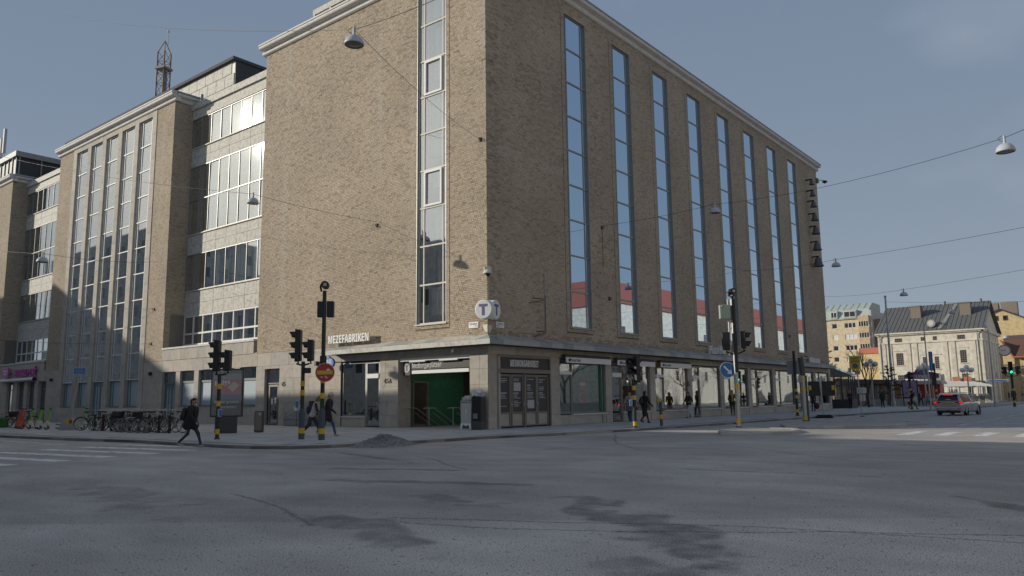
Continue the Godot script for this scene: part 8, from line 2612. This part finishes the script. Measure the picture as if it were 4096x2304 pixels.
func people() -> void:
	var AWAY := 0.679 + PI; var RIGHT := 2.25; var LEFT := -0.89; var NEAR := 0.679
	var black := Color(0.018, 0.019, 0.022); var jeans := Color(0.05, 0.09, 0.17); var navy := Color(0.025, 0.03, 0.055)
	# the walker on the zebra
	var w := person("person in a black puffer jacket and striped track trousers walking over the zebra crossing", Vector3(-1.66, RD, 13.84), 2.3, {"h": 1.66, "coat": black, "legs": Color(0.035, 0.04, 0.06), "shoe": Color(0.42, 0.37, 0.3), "hat": Color(0.06, 0.012, 0.012), "hair": Color(0.06, 0.012, 0.012), "scarf": Color(0.03, 0.035, 0.06), "bulk": 1.5, "stride": 0.36, "hem": 0.8, "lean": 0.05, "cell": 0.024, "swing": 0.2, "bend": 0.15})
	var st := MB.new()
	st.tube([Vector3(0.165, 0.82, 0.1), Vector3(0.158, 0.5, 0.26), Vector3(0.125, 0.14, 0.4)], 0.006, 4)
	st.tube([Vector3(-0.165, 0.82, -0.02), Vector3(-0.152, 0.47, -0.1), Vector3(-0.125, 0.2, -0.4)], 0.006, 4)
	part(w, "trouser_stripe", st, M.white)
	var sc := MB.new()
	for k in 26:
		var a := TAU * (k % 13) / 13.0
		sc.box(Vector3(cos(a) * 0.128, 1.40 + 0.05 * (k / 13) + 0.012 * (k % 2), sin(a) * 0.122 + 0.05), Vector3(0.03, 0.025, 0.03))
	part(w, "scarf_check", sc, M.white)
	part(w, "sunglasses", MB.new().bevel(Vector3(0, 1.545, 0.16), Vector3(0.16, 0.035, 0.03), 0.008), M.black)
	var bp := thing("backpack", "black backpack worn by the person on the zebra crossing", "backpack", Vector3(-1.66, RD, 13.84), 2.3)
	part(bp, "bag", MB.new().ball(Vector3(0, 1.13, -0.22), Vector3(0.17, 0.25, 0.12), 14, 10), M.black)
	part(bp, "pocket", MB.new().bevel(Vector3(0, 1.02, -0.33), Vector3(0.22, 0.2, 0.05), 0.02), M.dark_grey)
	# two people hurrying past the no entry pole
	person("person with wind-blown hair, white top and patterned trousers behind the no entry pole", Vector3(-2.35, 0, 8.3), RIGHT, {"h": 1.6, "coat": Color(0.5, 0.48, 0.47), "sleeve": Color(0.05, 0.04, 0.05), "legs": Color(0.05, 0.05, 0.055), "shoe": Color(0.3, 0.25, 0.2), "hair": Color(0.2, 0.13, 0.08), "long_hair": true, "stride": 0.4, "lean": 0.22, "cell": 0.03, "flare": 0.8, "hem": 0.95})
	bp = thing("backpack", "dark blue backpack on the person with wind-blown hair", "backpack", Vector3(-2.35, 0, 8.3), RIGHT)
	part(bp, "bag", MB.new().ball(Vector3(0, 1.05, -0.1), Vector3(0.15, 0.2, 0.12), 12, 8), mat("bag_navy", navy, 0.8))
	part(bp, "strap", MB.new().tube([Vector3(0.1, 0.95, -0.05), Vector3(0.12, 1.25, 0.12), Vector3(0.1, 1.3, 0.05)], 0.018), M.black)
	person("person in a white knit hat and dark padded coat beside the no entry pole", Vector3(-1.62, 0, 8.1), RIGHT, {"h": 1.74, "coat": Color(0.03, 0.022, 0.03), "legs": jeans, "shoe": Color(0.45, 0.4, 0.36), "hat": Color(0.62, 0.6, 0.57), "hair": Color(0.3, 0.2, 0.12), "hem": 0.7, "stride": 0.34, "lean": 0.1, "cell": 0.03, "bulk": 1.1})
	# outside the pizzeria
	person("person in a beige jacket and wide jeans by the pizzeria door", Vector3(0.6, 0, -12.0), NEAR - 0.5, {"h": 1.74, "coat": Color(0.4, 0.36, 0.3), "legs": jeans, "shoe": Color(0.06, 0.06, 0.1), "flare": 1.0, "hem": 0.95, "stride": 0.16, "raise": 0.9, "raise_side": -1.0})
	bp = thing("tote_bag", "large grey tote bag carried by the person in the beige jacket", "bag", Vector3(0.72, 0.6, -11.75), NEAR - 0.4)
	part(bp, "bag", MB.new().bevel(Vector3(0, 0.26, 0), Vector3(0.5, 0.5, 0.12), 0.03), mat("tote_grey", Color(0.16, 0.13, 0.13), 0.8))
	part(bp, "edge", MB.new().tube([Vector3(-0.25, 0.01, 0.06), Vector3(-0.25, 0.51, 0.06), Vector3(0.25, 0.51, 0.06), Vector3(0.25, 0.01, 0.06)], 0.014, 5), M.frame_cream)
	part(bp, "strap", MB.new().tube([Vector3(-0.18, 0.5, 0), Vector3(-0.05, 0.85, 0), Vector3(0.12, 0.5, 0)], 0.014, 5), M.seal)
	person("person in a long black coat and brown boots walking past the pizzeria window", Vector3(2.85, 0, -9.7), RIGHT + 0.5, {"h": 1.72, "coat": Color(0.016, 0.017, 0.02), "legs": Color(0.06, 0.02, 0.015), "shoe": Color(0.05, 0.02, 0.015), "hem": 0.5, "stride": 0.3, "bulk": 1.12})
	bp = thing("backpack", "black backpack with pale piping on the person in the long coat", "backpack", Vector3(2.85, 0, -9.7), RIGHT + 0.5)
	part(bp, "bag", MB.new().ball(Vector3(0, 1.18, -0.22), Vector3(0.15, 0.22, 0.11), 12, 8), M.black)
	part(bp, "piping", MB.new().torus(Vector3(0, 1.16, -0.3), Vector3.BACK, 0.09, 0.008, 14, 4), M.light_grey)
	person("person with long dark hair, black top and pale jeans by house number 56", Vector3(0.6, 0, -19.6), NEAR - 0.9, {"h": 1.7, "coat": Color(0.02, 0.02, 0.022), "sleeve": Color(0.045, 0.025, 0.025), "legs": Color(0.36, 0.4, 0.43), "shoe": Color(0.05, 0.05, 0.05), "long_hair": true, "flare": 0.9, "hem": 0.95, "stride": 0.26, "raise": 0.9})
	person("person in a yellow hooded top under a black jacket behind the island pole", Vector3(1.22, 0, -25.2), NEAR - 0.2, {"h": 1.8, "coat": Color(0.02, 0.02, 0.022), "front": Color(0.42, 0.23, 0.02), "scarf": Color(0.42, 0.23, 0.02), "legs": Color(0.03, 0.03, 0.03), "stride": 0.18, "shoe": Color(0.2, 0.2, 0.18)})
	# farther along the pavement
	person("person in a black coat carrying a red bag beside the island post", Vector3(1.2, 0, -40.6), NEAR - 0.2, {"h": 1.75, "coat": black, "legs": navy, "stride": 0.18, "skin": Color(0.4, 0.27, 0.22), "hair": Color(0.3, 0.28, 0.26)})
	person("person with grey hair and dark coat next to the one with the red bag", Vector3(1.75, 0, -41.0), NEAR - 0.2, {"h": 1.68, "coat": Color(0.025, 0.025, 0.03), "legs": navy, "stride": 0.18, "hair": Color(0.4, 0.38, 0.36), "hat": Color(0.45, 0.43, 0.4)})
	bp = thing("carrier_bag", "dark red carrier bag held by the person beside the island post", "bag", Vector3(2.1, 0.25, -40.9))
	part(bp, "bag", crumpled(Vector3(0, 0.22, 0), Vector3(0.17, 0.26, 0.12), 44), mat("bag_red", Color(0.12, 0.02, 0.02), 0.6))
	person("person all in black with folded arms before the hoarding", Vector3(1.15, 0, -54.2), NEAR - 0.1, {"h": 1.82, "coat": black, "legs": Color(0.015, 0.015, 0.017), "stride": 0.08, "bend": 0.95, "cell": 0.045})
	person("person in a dark green jacket and grey cap before the concrete blocks", Vector3(2.77, 0, -60), AWAY, {"h": 1.78, "coat": Color(0.018, 0.025, 0.022), "legs": Color(0.02, 0.02, 0.022), "hat": Color(0.35, 0.33, 0.31), "stride": 0.1, "bulk": 1.2, "cell": 0.045})
	person("person in dark clothes striding past the advertising screen", Vector3(7.78, 0, -49.6), RIGHT, {"h": 1.72, "coat": Color(0.03, 0.022, 0.025), "legs": navy, "shoe": Color(0.25, 0.12, 0.06), "stride": 0.42, "cell": 0.045})
	bp = thing("carrier_bag", "pale green carrier bag swung by the person passing the screen", "bag", Vector3(8.05, 0.75, -49.4))
	part(bp, "bag", crumpled(Vector3(0, 0.15, 0), Vector3(0.18, 0.26, 0.14), 45), mat("bag_pale", Color(0.42, 0.45, 0.36), 0.6))
	person("person in an open dark jacket walking over the square", Vector3(4.0, 0, -71.8), NEAR, {"h": 1.75, "coat": navy, "front": Color(0.4, 0.4, 0.38), "legs": navy, "stride": 0.3, "cell": 0.05})
	person("person in a grey coat with a shoulder bag on the square", Vector3(4.75, 0, -71.7), NEAR + 0.4, {"h": 1.62, "coat": Color(0.24, 0.24, 0.235), "legs": black, "hem": 0.62, "stride": 0.22, "hair": Color(0.4, 0.38, 0.35), "cell": 0.05})
	# the small crowd down the street
	var tones := [black, Color(0.07, 0.05, 0.04), navy, Color(0.22, 0.18, 0.15), Color(0.05, 0.05, 0.055), Color(0.3, 0.27, 0.24), black]
	for k in 8:
		person("small dark-clad person in the crowd by the yellow houses", Vector3(6.6 + k * 0.62, 0, -126 + (k % 3) * 2.0), [NEAR, AWAY, RIGHT, LEFT][k % 4], {"h": 1.62 + 0.05 * (k % 3), "coat": tones[k % 7], "legs": tones[(k + 2) % 7], "stride": 0.2, "cell": 0.06, "fingers": false, "group": "crowd by the yellow houses"})
